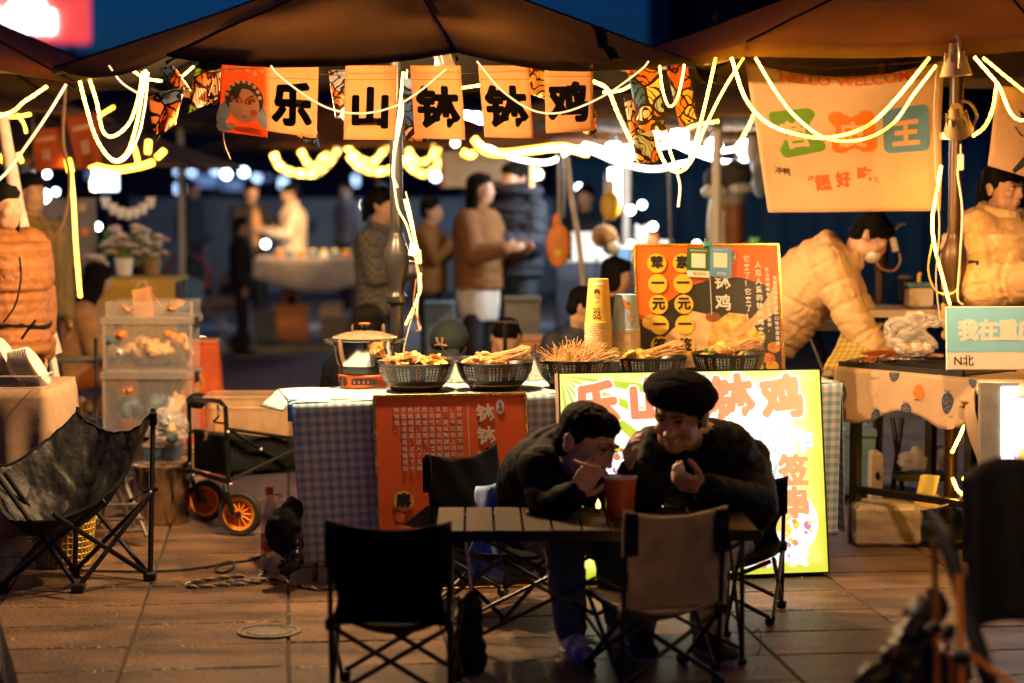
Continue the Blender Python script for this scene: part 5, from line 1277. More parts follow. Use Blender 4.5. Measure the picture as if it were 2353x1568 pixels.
# ---- left side
d = 9.9
po = person('person in orange-brown belted puffer jacket cropped by the left edge', ppos(2, d), R(55), stand_J(1.6), M_orpuf, mat('brown_trousers', (.12, .07, .04), .8), 'long', vox=.012, ex=.105, arm_r=(.125, .12, .085), t0=-.12, puff=(.016, .17))
mb = MB().tube([(.24*math.cos(a*.3), .2*math.sin(a*.3), .98 + .01*math.sin(a)) for a in range(22)], .012, 6); mb.build('belt', M_blackcloth, po)
MB().tube([P(82, 735, 9.6), P(62, 760, 9.58), P(50, 778, 9.58)], .013, 6, flat=.4).build('belt_end', M_blackcloth, po, world=True)
MB().tube([P(45, 590, 9.62), P(48, 640, 9.6), P(35, 700, 9.58), P(8, 740, 9.6)], .01, 6, smooth=5, flat=.4).build('drawcord', M_blackcloth, po, world=True)
d = 13.2
J = stand_J(1.58, sit=.42, lean=R(18), yaw=R(30), pitch=R(20), arms=ARM_WORK)
person('seated woman with long black hair and tan coat by the yellow table', ppos(148, d), R(95), J, mat('tan_coat', (.5, .27, .11), .85, bump=.4), mat('rust_trousers', (.35, .1, .02), .85), 'long', vox=.015, ex=.06, arm_r=(.09, .08, .065))
person('person in olive coat standing behind the white tent leg', ppos(70, 12), R(40), stand_J(1.66), mat('olive_coat', (.22, .15, .05), .85), M_blkpant, vox=.016, ex=.06)
# ---- right booth
d = 10.3
J = stand_J(1.67, lean=R(42), yaw=0, pitch=R(45), hunch=.06, arms={'L': ((.03, -.12, -.25), (.0, -.14, -.2)), 'R': ((-.03, -.12, -.25), (.0, -.14, -.2))})
pv = person('masked vendor in cream puffer jacket bending over the right stall', Vector(((1768 - CX)/FPX*d, d + .1, 0)), R(76), J, M_tanpuf2, M_blkpant, 'short', vox=.011, ex=.072, arm_r=(.1, .09, .07), puff=(.008, .11), t0=-.1)
HMv = J['HM']
mb = MB(); mb.add(*_ball((0, -.06, -.055), (.06, .058, .05)), None, HMv); remesh(mb, 'face_mask', M_white, pv, .01)
MB().tube([HMv @ V(.05, -.08, -.03), HMv @ V(.08, .0, .0), HMv @ V(.085, .02, .015)], .002, 5).build('mask_loop', M_white, pv)
d = 9.85
J = stand_J(1.7, yaw=R(0), pitch=R(6), arms=ARM_WORK)
person('woman in tan puffer jacket with tied hair and fringe at the right edge', ppos(2292, d), R(38), J, M_tanpuf, M_blkpant, 'tied', vox=.0095, fine=True, ex=.125, puff=(.012, .14), arm_r=(.13, .125, .09),  skin=M_skin2, collar=True, hood=1)
pw = bpy.data.objects[[o.name for o in bpy.data.objects if o.get('label', '').startswith('woman in tan puffer')][0]]
mb = MB(); nk = J['neck']
for k in range(18):
    an = 6.283*k/18; mb.cap(nk + V(.098*math.cos(an), .095*math.sin(an), -.05), .034, nk + V(.088*math.cos(an), .088*math.sin(an) - .01, .055 + .02*math.sin(an)), .024, 8)
remesh(mb, 'collar', M_tanpuf2, pw, .009, it=3)
M_zip = mat('dark_seam', (.12, .06, .03), .7)
MB().tube([V(0, -.245, .75), V(0, -.262, .95), V(0, -.262, 1.15), V(0, -.235, 1.32), V(0, -.15, 1.45), V(0, -.12, 1.52)], .006, 6, smooth=6).build('zip', M_zip, pw)
for k in (-1, 1): MB().tube([V(k*.12, -.225, 1.08), V(k*.17, -.19, .95)], .006, 6).build('pocket', M_zip, pw)
# ---- more of the crowd
OC = mat('ochre_jacket', (.28, .13, .03), .85)
person('person in ochre jacket holding a phone behind the umbrella pole', ppos(985, 16.5), R(80), stand_J(1.5, arms={'L': ((.03, -.1, -.2), (0, -.16, .16)), 'R': ((-.03, -.1, -.2), (0, -.16, .16))}), OC, M_blkpant, vox=.018, ex=.05)
person('dark figure standing between the brown-jacketed woman and the bright stall', ppos(1345, 18), R(-20), stand_J(1.6), M_navy, M_blkpant, vox=.018, ex=.05)
person('dark seated figure behind the white flowers', ppos(310, 15.6), R(30), stand_J(1.6, sit=.5, lean=R(15)), M_blkpant, M_blkpant, 'bob', vox=.018, ex=.05)
person('dark figure walking far behind the stroller', ppos(440, 27), R(60), stand_J(1.66), M_navy, M_blkpant, vox=.02, ex=.05)
person('grey-coated figure far behind the checked jacket woman', ppos(800, 27), R(-50), stand_J(1.64), mat('grey_coat', (.16, .16, .17), .85), M_blkpant, vox=.02, ex=.06)
# ================================================================ camp furniture in front
M_tan = mat('khaki_canvas', (.55, .48, .27), .85, var=.3, scale=9, bump=.4, bscale=14)
def camp_chair(label, loc, rz, cm, w=.37, hb=.585, hs=.27, dp=.34, tubem=None, post_cap=True, cupholder=False):
    t = thing('camp_chair', label, 'chair', loc, rz, 'folding camp chairs'); tm = tubem or M_blackmetal; a = w/2; r = .0085
    for s in (-1, 1):
        MB().tube([(s*a, .02, .03), (s*a, -.005, hs), (s*a, -.03, hb)], r, 8).build('post', tm, t)
        MB().tube([(s*a, .01, .025), (s*(a + .012), dp, hs)], r, 8).build('leg', tm, t); MB().tube([(s*(a + .012), dp, .025), (s*a, .0, hs - .02)], r, 8).build('leg', tm, t)
        MB().tube([(s*a, -.006, .03), (-s*a, .012, hs - .02)], r, 8).build('leg', tm, t); MB().tube([(s*a, dp + .01, .03), (-s*a, dp - .006, hs - .01)], r, 8).build('leg', tm, t)
        for y in (.01, dp): MB().box((s*a, y, .015), (.034, .034, .03), ch=.006).build('foot', M_blackplastic, t)
        MB().box((s*a, -.003, hs - .01), (.03, .034, .04), ch=.006).build('joint', M_blackplastic, t)
    def back(u, v):
        x = (u - .5)*w; z = hb + .012 - (hb - hs + .03)*v; e = (2*u - 1)**2
        z -= .035*(1 - e)*(1 - v)**3 - .0; ins = .13*max(0, v - .35)**1.2*0
        xx = x*(1.06 - .18*math.sin(min(1, max(0, (v - .45)/.55))*math.pi)*(1 if v < 1 else 0))
        y = -.035 + .045*v + .055*(1 - e)*(.4 + .6*v) + .004*math.sin(u*17 + v*8)
        return (xx, y, z)
    bk = MB().sheet(back, 22, 18).build('backrest', cm, t, solid=.005)
    def seat(u, v):
        x = (u - .5)*w*(1 + .04*v); e = (2*u - 1)**2; f = math.sin(v*math.pi)
        return (x, .015 + dp*v, hs + .012 - .075*(1 - e)*(.45 + .55*f) - .012*f)
    MB().sheet(seat, 20, 14).build('seat', cm, t, solid=.006)
    for s in (-1, 1):
        MB().box((s*(a - .012), -.045, hb - .07), (.045, .012, .14), ch=.004).build('corner_patch', M_blackcloth, bk)
    return t
camp_chair('black folding camp chair seen from behind in the left foreground', Vector((-.385, 6.5, 0)), R(-3), mat('black_canvas', (.006, .006, .007), .9, bump=.3, spec=.1), w=.375)
camp_chair('khaki folding camp chair pushed against the camp table', Vector((.52, 6.72, 0)), R(16), M_tan, w=.335, hb=.592)
camp_chair('black camp chair the hunched person in black sits on', Vector((-.17, 8.12, 0)), R(-127), M_blackcloth, w=.42, hb=.6, hs=.25)
camp_chair('black camp chair under the person in the beret', Vector((.83, 8.1, 0)), R(165), M_blackcloth, w=.46, hb=.5, hs=.25)
# slatted camp table
ct = thing('camp_table', 'low folding camp table with dark wooden slats in the foreground', 'table', (.285, 7.28, 0), R(1))
M_slat = mat('dark_wood_slat', (.035, .018, .009), .5, spec=.15, var=.55, scale=6, stretch=(6, 1, 1), bump=.4, bscale=40, rnd=.35)
for k in range(11):
    MB().box((-.5 + k*.1, 0, .465), (.094, .52, .016), ch=.003).build('slat', M_slat, ct, smooth=False)
for y in (-.2, .2): MB().bx(-.54, .54, y - .012, y + .012, .44, .457).build('rail', M_blackmetal, ct, smooth=False)
MB().bx(-.552, .552, -.264, -.2605, .435, .473).build('edge_band', M_blackmetal, ct, smooth=False)
for y in (-.2, .2):
    for s in (-1, 1):
        MB().tube([(s*.5, y, .445), (s*.5, y*1.1, .02)], .009, 8).build('leg', M_blackmetal, ct)
        MB().tube([(s*.5, y, .42), (0, y, .17), (-s*.0, y, .17)], .007, 8).build('brace', M_blackmetal, ct); MB().tube([(s*.5, y, .05), (0, y, .3)], .007, 8).build('brace', M_blackmetal, ct)
        MB().box((s*.5, y*1.1, .012), (.03, .03, .024), ch=.005).build('foot', M_blackplastic, ct)
for s in (-1, 1):
    MB().tube([(s*.5, -.2, .42), (s*.5, .2, .06)], .007, 8).build('brace', M_blackmetal, ct); MB().tube([(s*.5, .2, .42), (s*.5, -.2, .06)], .007, 8).build('brace', M_blackmetal, ct)
MB().tube([(.53, -.2, .1), (.56, -.21, .12), (.565, -.22, .06), (.55, -.22, .03)], .003, 5, smooth=5).build('strap', M_orange, ct)
# things lying on the camp table
tag(MB().sheet(lambda u, v: (.05 + .16*u, 7.35 + .1*v, .476 + .01*noise.noise((u*4, v*4, 0))), 8, 6).build('napkin', mat('dark_cloth_item', (.02, .04, .05), .7, bump=.5), solid=.006), 'dark crumpled cloth on the camp table beside the paper cup', 'cloth')
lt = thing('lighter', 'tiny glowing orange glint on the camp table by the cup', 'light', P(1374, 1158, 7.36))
MB().lathe([(.007, -.012), (.008, 0), (.003, .012), (0, .02)], 10).build('flame', emat('small_flame', (1, .45, .12), 3), lt)  # emissive tip draws the small orange glint
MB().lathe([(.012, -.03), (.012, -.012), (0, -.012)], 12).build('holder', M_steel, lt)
# black tote hanging by the left end of the table
bt = thing('hanging_bag', 'black drawstring bag hanging from the left end of the camp table', 'bag', P(1085, 1500, 6.95))
mb = MB(); mb.cap(P(1085, 1380, 6.95), .04, P(1082, 1500, 6.95), .06); mb.cap(P(1090, 1500, 6.95), .055, P(1075, 1560, 6.95), .05); remesh(mb, 'sack', M_blackcloth, bt, .012, post=wrinkle(.012), world=True)
MB().tube([P(1070, 1245, 6.97), P(1080, 1330, 6.95), P(1086, 1385, 6.95)], .005, 6).build('cord', M_cable, bt, world=True)

# ================================================================ right foreground chair
oc = thing('camp_chair', 'dark camp chair with orange poles at the right foreground edge', 'chair', P(2260, 1700, 5.3), group='folding camp chairs'); 
M_opole = mat('orange_pole', (.95, .36, .03), .4, var=.1)
mb = MB()
def ocb(u, v):
    px = 2225 + 210*u; py = 1060 + 380*v
    p = P(px + 12*v, py, 5.35); e = (2*u - 1)**2
    p.z -= .035*e*(1 - v)**2*1.2*(1 if u < .5 else .2); p.y += .09*(1 - e); return tuple(p)
MB().sheet(ocb, 18, 18).build('backrest', M_navy, oc, world=True, solid=.03)
MB().sheet(lambda u, v: tuple(P(2135 + 50*u + 120*v, 1165 + 400*v + 60*u, 5.3 - .2*u)), 8, 14).build('side_panel', M_navy, oc, world=True, solid=.01)
for a in (((2146, 1245, 5.3), (2150, 1440, 5.28), (2152, 1640, 5.25)), ((2200, 1320, 5.1), (2206, 1445, 5.08), (2212, 1660, 5.05)), ((2230, 1505, 5.05), (2300, 1555, 4.98), (2400, 1620, 4.9)), ((2168, 1450, 5.4), (2182, 1530, 5.4), (2190, 1640, 5.4))):
    MB().tube([P(*q) for q in a], .0085, 10).build('pole', M_opole, oc, world=True)
for q in ((2150, 1444, 5.28), (2206, 1510, 5.07), (2222, 1506, 5.05), (2180, 1452, 5.3)): MB().ball(P(*q), (.016, .016, .022)).build('joint', M_blackplastic, oc, world=True)
for q in ((2132, 1443, 5.26), (2186, 1500, 5.04), (2226, 1498, 5.03)): MB().ball(P(*q), .009).build('rivet', M_steel, oc, world=True)
cj = thing('crumpled_jacket', 'crumpled black jacket heaped under the orange-poled chair', 'jacket', P(2080, 1620, 5.4))
mb = MB()
for a, r_ in (((2135, 1395, 5.45), .05), ((2110, 1430, 5.45), .055), ((2075, 1480, 5.4), .06), ((2045, 1530, 5.4), .055), ((2010, 1570, 5.4), .05), ((2100, 1530, 5.4), .09), ((2090, 1600, 5.4), .09), ((2160, 1550, 5.5), .09), ((1985, 1600, 5.4), .05)): mb.ball(P(*a), r_)
for a, b_ in (((2140, 1370, 5.45), (2075, 1480, 5.35)), ((2075, 1480, 5.35), (1960, 1590, 5.3)), ((2130, 1420, 5.4), (2080, 1560, 5.35))): mb.cap(P(*a), .035, P(*b_), .04)
remesh(mb, 'cloth', mat('black_shell', (.012, .016, .02), .4, bump=.6, bscale=16), cj, .012, post=wrinkle(.03, 11), it=2, world=True)
# plank at the bottom left corner
pk = thing('plank', 'weathered grey plank end at the bottom left corner', 'plank', P(10, 1600, 6.6))
for k, (x0, x1) in enumerate(((-30, 6), (8, 40))):
    a, b_ = P(x0 - 28, 1420 - k*8, 6.75), P(x0 + 10, 1600, 6.5); c_, d_ = P(x1 - 45, 1405, 6.78), P(x1 + 12, 1600, 6.5)
    n_ = Vector((0, -.3, .95))*.0
    MB().add([tuple(q + n_) for q in (a, c_, d_, b_)] + [tuple(q + Vector((.0, .02, -.05))) for q in (a, c_, d_, b_)], [(0, 1, 2, 3)[::-1], (4, 5, 6, 7), (0, 4, 5, 1), (1, 5, 6, 2), (2, 6, 7, 3), (3, 7, 4, 0)]).build('board', mat('weathered_wood%d' % k, (.1, .09, .075), .85, stretch=(20, 2, 2), var=.5, bump=.6), pk, world=True, smooth=False)

# ================================================================ black scoop chair on the left
mc = thing('camp_chair', 'black scoop camp chair with crumpled fabric on the left', 'chair', G(180, 1345), group='folding camp chairs')
BR, BL, FL, FR = P(350, 945, 8.75), P(178, 942, 8.95), P(-45, 1085, 8.65), P(75, 1195, 8.28)
M_scoop = mat('crumpled_black_fabric', (.012, .013, .014), .55, bump=1.0, bscale=14, spec=.3)
def scoop(u, v):
    # u: left..right, v: back..front
    p = (BL*(1 - u) + BR*u)*(1 - v) + (FL*(1 - u) + FR*u)*v
    w = (4*u*(1 - u))**.8*(.25 + .75*math.sin(math.pi*min(1, v*.85 + .12))); sideb = 4*v*(1 - v)
    z = p.z - .25*w*(.6 + .4*v) - sideb*(.05 + .07*u) - .016*(1 - v)**4*4*u*(1 - u)
    k = 6
    z += .02*noise.noise((u*3, v*3, 5)) + .018*(abs(noise.noise((u*7, v*7, 1))) - .2) + .008*(abs(noise.noise((u*16, v*16, 4))) - .2)
    return (p.x + .05*u*sideb + .012*noise.noise((u*k, v*k, 7)), p.y + .02*noise.noise((u*5, v*5, 9)), z)
so = MB().sheet(scoop, 70, 70).build('seat_cloth', M_scoop, mc, world=True, solid=.005)
MB().tube([scoop(i/24, 0) for i in range(25)] + [scoop(1, i/24) for i in range(1, 25)] + [scoop(1 - i/24, 1) for i in range(1, 25)] + [scoop(0, 1 - i/24) for i in range(1, 25)], .006, 6).build('piping', M_blackcloth, so, world=True)
fA, fB, fC, fD = G(180, 1360), G(345, 1333), G(6, 1352), G(172, 1322)
MB().tube([BR + V(0, .02, .01), fB], .0115, 8).build('post', M_blackmetal, mc, world=True)
MB().tube([BL + V(0, .02, .01), fD], .0115, 8).build('post', M_blackmetal, mc, world=True)
jR, jF = P(352, 1128, 8.6), P(62, 1180, 8.3); jL = P(-10, 1120, 8.6); jB = P(175, 1120, 8.9)
for a, b_ in ((fA, jR), (fB, FR + V(.08, .02, .02)), (fA, FL + V(.06, 0, 0)), (fC, P(240, 1150, 8.35)), (fC, P(215, 1110, 8.8)), (fD, FL + V(.1, 0, .0)), (fD, jR + V(0, .03, 0)), (fB, jB)):
    MB().tube([a + V(0, 0, .02), b_], .0105, 8).build('leg', M_blackmetal, mc, world=True)
for q in (fA, fB, fC, fD): MB().box(q + V(0, 0, .018), (.05, .045, .036), ch=.007).build('foot', M_blackplastic, mc, world=True)
MB().tube([jR + V(.02, 0, .01), jR + V(-.05, 0, -.005), P(300, 1150, 8.5)], .008, 6).build('strap', M_blackcloth, mc, world=True)
for q in (P(232, 1210, 8.36), P(70, 1240, 8.45), P(345, 1130, 8.57)): MB().ball(q, .007, nu=8, nv=6).build('rivet', M_chrome, mc, world=True)
MB().box(P(352, 962, 8.74), (.03, .03, .06), ch=.006).build('corner_cap', M_blackcloth, mc, world=True)
# ================================================================ left side clutter
def local(px, py, d): return P(px, py, d)
# beige-clothed table with foam bowls
M_beigec = mat('beige_cloth', (.36, .24, .14), .85, bump=.5, bscale=5, var=.12)
q = P(0, 893, 9.0)
bt_ = thing('cloth_table', 'table under a long beige cloth at the left edge', 'table', (q.x, 9.3, 0))
def bev(u, v):
    return (-.55 + .76*u, -.3 + .6*v, q.z)
def bpath(t):      # front edge, rounded corner, right edge
    if t < .6: return V(-.55 + .72*t/.6, -.3, 0), V(0, -1, 0)
    if t < .72: a = (t - .6)/.12*math.pi/2; return V(.17 + .04*math.sin(a), -.26 - .04*math.cos(a), 0), V(math.sin(a), -math.cos(a), 0)
    return V(.21, -.26 + .5*(t - .72)/.28, 0), V(1, 0, 0)
def bdr(u, v):
    p, n = bpath(u); k = .022*math.sin(u*42) + .014*math.sin(u*23 + 1)
    o_ = (.012*math.sin(min(1, v*8)*math.pi/2) + .075*v**1.3 + k*v); return tuple(p + n*o_ + V(0, 0, q.z - .63*v + .006*math.sin(min(1, v*10)*1.57)*0))
MB().sheet(bdr, 90, 14).build('cloth_drape', M_beigec, bt_, solid=.004)
MB().prism([(bpath(i/40)[0].x, bpath(i/40)[0].y) for i in range(41)] + [(.21, .26), (-.55, .26)], q.z - .006, q.z + .003).build('cloth_top', M_beigec, bt_, smooth=False)
for x, y in ((-.5, -.25), (.17, -.25), (.17, .22), (-.5, .22)): MB().tube([(x, y, 0), (x, y, q.z - .01)], .015, 8).build('leg', M_tleg, bt_)
M_foam = mat('foam_white', (.88, .84, .78), .6, var=.05, transl=(.8, .65, .5, .3))
fb_ = thing('foam_bowl_stack', 'white disposable bowls nested on their side on the beige table', 'bowls', P(40, 880, 9.15))
for k in range(9):
    Mx = Matrix.Translation((-.02 + k*.011, -.01*k*.3, .045 + .0025*k)) @ Matrix.Rotation(R(58), 4, 'Y')
    MB().lathe([(0, 0), (.045, .0), (.085, .03), (.092, .031), (.094, .034), (.083, .034), (.044, .004), (0, .004)], 30, M=Mx).build('bowl', M_foam, fb_)
fb2 = thing('foam_bowl_stack', 'second stack of white disposable bowls lying further left', 'bowls', P(-12, 878, 9.25))
for k in range(9):
    Mx = Matrix.Translation((-.05 + k*.012, 0, .07 + .002*k)) @ Matrix.Rotation(R(62), 4, 'Y')
    MB().lathe([(0, 0), (.05, .0), (.1, .03), (.108, .031), (.11, .034), (.098, .034), (.05, .004), (0, .004)], 30, M=Mx).build('bowl', M_foam, fb2)
tr_ = thing('clear_tray', 'clear plastic tray holding the white disposable bowls', 'tray', P(40, 892, 9.1))
tr_z = .005
for a in ((-.3, .13, -.14, -.135, .06), (-.3, .13, .12, .125, .06), (.128, .134, -.14, .125, .06), (-.3, .13, -.14, .125, .006)):
    MB().bx(a[0], a[1], a[2], a[3], tr_z, tr_z + a[4]).build('wall', M_clear, tr_, smooth=False)
MB().tube([(-.3, -.14, .066), (.137, -.14, .066), (.137, .125, .066)], .004, 6).build('rim', mat('clear_rim', (.8, .7, .6), .2, alpha=.6), tr_)
# yellow plastic basket (lattice)
bk = G(135, 1305); bs = thing('basket', 'yellow lattice plastic basket under the black scoop chair', 'basket', (bk.x, bk.y + .1, 0))
M_ybask = mat('yellow_basket', (.62, .42, .06), .5, var=.15)
def bp(a, z): r = .115 + .035*z/.32; return (r*math.cos(a)*1.0, r*math.sin(a), z)
for k in range(36): MB().tube([bp(k*.1745, .005), bp(k*.1745, .32)], .0038, 4).build('upright', M_ybask, bs)
for k in range(13): MB().tube([bp(i*.2618, .006 + k*.026) for i in range(25)], .0038, 4).build('hoop', M_ybask, bs)
MB().lathe([(0, .002), (.115, .002), (.115, .008), (0, .008)], 30).build('bottom', M_ybask, bs)
MB().lathe([(0, .01), (.10, .01), (.128, .3), (0, .33)], 20).build('bag_liner', mat('bag_liner', (.45, .3, .18), .6, bump=.8), bs)
# metal folding stool legs
al = mat('aluminium', (.3, .3, .3), .35, .8)
sl = thing('folding_stool', 'grey aluminium folding step stool behind the scoop chair', 'stool', G(270, 1240))
for a in (((250, 1115, 9.6), (202, 1240, 9.4)), ((262, 1110, 9.8), (310, 1215, 9.95)), ((285, 1105, 9.6), (338, 1232, 9.4)), ((248, 1112, 9.85), (232, 1200, 10))): MB().tube([P(*a[0]), P(*a[1])], .012, 8).build('leg', al, sl, world=True)
for a in (((212, 1195, 9.45), (330, 1190, 9.45)), ((225, 1160, 9.5), (318, 1158, 9.5)), ((205, 1222, 9.42), (336, 1218, 9.42))): MB().tube([P(*a[0]), P(*a[1])], .008, 8).build('rung', al, sl, world=True)
MB().add([tuple(P(*q)) for q in ((240, 1110, 9.55), (292, 1106, 9.55), (280, 1098, 9.9), (238, 1102, 9.9))] + [tuple(P(*q) + V(0, 0, .025)) for q in ((240, 1110, 9.55), (292, 1106, 9.55), (280, 1098, 9.9), (238, 1102, 9.9))], [(0, 1, 2, 3), (4, 5, 6, 7), (0, 1, 5, 4), (1, 2, 6, 5), (2, 3, 7, 6), (3, 0, 4, 7)]).build('tread', al, sl, world=True, smooth=False)
# stock pot
sp = G(362, 1210); pt_ = thing('stock_pot', 'tall steel stock pot on the paving beside the wagon', 'pot', (sp.x, sp.y + .14, 0))
M_steelw = mat('brushed_steel', (.62, .52, .38), .16, 1, var=.04)
MB().lathe([(0, .002), (.132, .002), (.136, .01), (.136, .275), (.142, .278), (.142, .282), (.134, .282), (.131, .02), (0, .015)], 44).build('body', M_steelw, pt_)
MB().lathe([(.143, .282), (.145, .288), (.12, .298), (.03, .306), (0, .306)], 40).build('lid', M_steelw, pt_)
for s in (-1, 1): MB().tube([(s*.135, -.04, .235), (s*.165, -.035, .24), (s*.17, 0, .242), (s*.165, .035, .24), (s*.135, .04, .235)], .006, 8, smooth=5).build('handle', M_steel, pt_)
# folding wagon
wg = thing('folding_wagon', 'black folding wagon with orange wheels left of the stall', 'wagon', G(545, 1235))
WB = (442, 10.15); wx = lambda px, py, d: P(px, py, d)
M_tyre = mat('black_tyre', (.02, .02, .02), .7, bump=.4, bscale=80); M_whl = mat('orange_wheel', (.85, .3, .02), .45, var=.1)
def wheel(px, py, d, r, yaw):
    c = P(px, py, d); c.z = r
    Mx = Matrix.Translation(c) @ Matrix.Rotation(yaw, 4, 'Z') @ Matrix.Rotation(R(90), 4, 'X')
    ty = MB().lathe([(r*.74, -.024), (r*.93, -.027), (r, -.016), (r, .016), (r*.93, .027), (r*.74, .024)], 36, M=Mx, closed=True).build('wheel', M_tyre, wg, world=True)
    MB().lathe([(r*.6, -.02), (r*.745, -.026), (r*.745, .026), (r*.6, .02)], 36, M=Mx, closed=True).build('rim', M_whl, ty, world=True)
    for k in range(12): MB().tube([Mx @ V(.1*r*math.cos(k*.5236), .1*r*math.sin(k*.5236), .018), Mx @ V(.64*r*math.cos(k*.5236), .64*r*math.sin(k*.5236), .012)], .004, 5).build('spoke', M_whl, ty, world=True)
    MB().lathe([(0, -.006), (r*.65, -.006), (r*.65, .006), (0, .006)], 30, M=Mx).build('disc', mat('orange_wheel_web', (.6, .16, .015), .5), ty, world=True)
    MB().lathe([(0, -.03), (.014, -.03), (.014, .03), (0, .03)], 14, M=Mx).build('hub', M_blackplastic, ty, world=True)
    MB().tube([c + V(-.03, -.03, .0), c + V(-.06, -.03, r*1.0), c + V(-.07, 0, r*1.25)], .013, 8).build('fork', M_blackmetal, wg, world=True)
wheel(552, 1185, 9.72, .104, R(-12)); wheel(474, 1165, 10.15, .1, R(-12))
for a in (((434, 925, 10.2), (436, 1100, 10.2)), ((434, 925, 10.2), (445, 915, 10.15), (505, 922, 9.8), (518, 935, 9.76), (525, 1110, 9.75)), ((436, 1080, 10.2), (528, 1108, 9.75)), ((440, 990, 10.2), (520, 1000, 9.78))):
    MB().tube([P(*q) for q in a], .0115, 8).build('frame_tube', M_blackmetal, wg, world=True)
for a in (((525, 985, 9.75), (660, 1070, 9.95)), ((535, 1100, 9.74), (680, 1030, 9.95)), ((525, 985, 9.75), (665, 1005, 9.95))): MB().tube([P(*q) for q in a], .008, 8).build('cross_bar', M_blackmetal, wg, world=True)
cA, cB, cC, cD = P(446, 985, 10.1), P(528, 992, 9.8), P(690, 1000, 10.0), P(620, 985, 10.4)
def wall_(a, b_, zb, nm='basket_wall'):
    MB().sheet(lambda u, v: tuple((a*(1 - u) + b_*u)*(1 - v) + Vector(((a*(1 - u) + b_*u).x, (a*(1 - u) + b_*u).y, zb))*v + V(0, .012*math.sin(u*9), -.012*math.sin(u*math.pi)*(1 - v))), 12, 6).build(nm, M_blackcloth, wg, world=True, solid=.006)
wall_(cA, cB, .27); wall_(cB, cC, .27); wall_(cC, cD, .27); wall_(cD, cA, .27)
MB().add([(c.x, c.y, .27) for c in (cA, cB, cC, cD)], [(0, 1, 2, 3)]).build('basket_floor', M_blackcloth, wg, world=True, solid=.01)
MB().tube([P(500, 930, 9.9), P(502, 955, 9.86), P(492, 968, 9.9), P(515, 972, 9.8)], .006, 6, smooth=4).build('hook', M_blackmetal, wg, world=True)
MB().ball(P(455, 920, 10.3), (.06, .05, .04)).build('folded_cover', M_blackcloth, wg, world=True)
for q in ((524, 992, 9.73), (600, 1032, 9.83), (530, 1112, 9.72)): MB().ball(P(*q), .008, nu=8, nv=6).build('rivet', M_cable, wg, world=True)
# translucent crate sitting in the wagon
cr_ = thing('plastic_crate', 'translucent amber plastic crate sitting in the wagon', 'crate', P(575, 985, 10.1))
M_crate = mat('amber_plastic', (.6, .4, .22), .35, alpha=.25)
zt_ = P(575, 915, 9.9).z - cr_.matrix_world.translation.z
for a in ((-.2, .2, -.14, -.134), (-.2, .2, .134, .14), (-.2, -.194, -.134, .134), (.194, .2, -.134, .134)): MB().bx(*a, -.03, zt_).build('wall', M_crate, cr_, smooth=False)
for z in (zt_, zt_*.7): MB().tube([(-.205, -.145, z), (.205, -.145, z), (.205, .145, z), (-.205, .145, z), (-.205, -.145, z)], .006, 5).build('rim', M_crate, cr_)
for k in range(5): MB().bx(-.16 + k*.08, -.152 + k*.08, -.147, -.14, -.03, zt_*.7).build('stile', M_crate, cr_, smooth=False)
MB().bx(-.205, .205, -.145, .145, -.036, -.03).build('bottom', M_crate, cr_, smooth=False)
# storage boxes with lids and tags
def box_store(label, px0, px1, py0, py1, d, dep, contents, lid=True, base=None):
    a, b_ = P(px0, py1, d), P(px1, py0, d); w_, h_ = b_.x - a.x, b_.z - a.z
    t = thing('storage_box', label, 'box', (a.x, d, a.z), group='clear storage boxes')
    for q in ((0, w_, 0, .006, 0, h_), (0, w_, dep - .006, dep, 0, h_), (0, .006, .006, dep - .006, 0, h_), (w_ - .006, w_, .006, dep - .006, 0, h_)): MB().bx(*q).build('wall', M_clear, t, smooth=False)
    MB().bx(0, w_, 0, dep, -.006, 0).build('bottom', M_frost, t, smooth=False)
    for x in (0, w_): MB().box((x, .0, h_/2), (.014, .014, h_), ch=.004).build('corner', M_frost, t, smooth=False)
    if lid:
        MB().box((w_/2, dep/2, h_ + .012), (w_ + .03, dep + .03, .04), ch=.006).build('lid', M_frost, t, smooth=False)
        MB().box((w_ + .018, dep*.3, h_), (.016, .06, .06), ch=.004).build('latch', M_blackplastic, t, smooth=False)
    for (x, z, sx, sz, m) in contents:
        mb = MB(); r5 = random.Random(int(x*977 + z*131))
        for j in range(6): mb.ball((x*w_ + r5.uniform(-.4, .4)*sx, dep*.3 + r5.uniform(-.08, .08), z*h_ + .02 + r5.uniform(-.3, .3)*sz), (sx*r5.uniform(.2, .4), .04, sz*r5.uniform(.25, .45)), Matrix.Rotation(r5.uniform(-1, 1), 4, 'Y'), 10, 7)
        remesh(mb, 'contents', m, t, .009, post=wrinkle(.012, 24), it=2)
    return t
rs = random.Random(3)
M_oritem = mat('orange_goods', (.75, .25, .05), .6, var=.2); M_tanitem = mat('tan_goods', (.62, .4, .2), .7, var=.2); M_blitem = mat('blue_goods', (.05, .13, .2), .5)
box_store('lower clear storage box with dark goods inside', 240, 438, 868, 1000, 10.6, .3, [(.25, .4, .12, .1, M_blitem), (.6, .4, .1, .12, M_blitem), (.25, .7, .09, .05, M_oritem), (.85, .5, .07, .14, M_tanitem)])
box_store('middle clear storage box crammed with orange tags and paper', 240, 438, 742, 852, 10.6, .3, [(.2, .7, .1, .06, M_oritem), (.35, .4, .12, .12, M_tanitem), (.62, .4, .12, .13, M_tanitem), (.8, .65, .1, .07, M_oritem), (.9, .35, .05, .12, M_tanitem), (.12, .3, .06, .05, M_white), (.12, .55, .07, .06, M_blitem)])
box_store('open top storage box with brown paper goods', 246, 440, 692, 730, 10.6, .3, [(.25, .35, .1, .05, M_kraft), (.75, .4, .12, .05, M_kraft), (.9, .3, .05, .05, M_blitem)], lid=False)
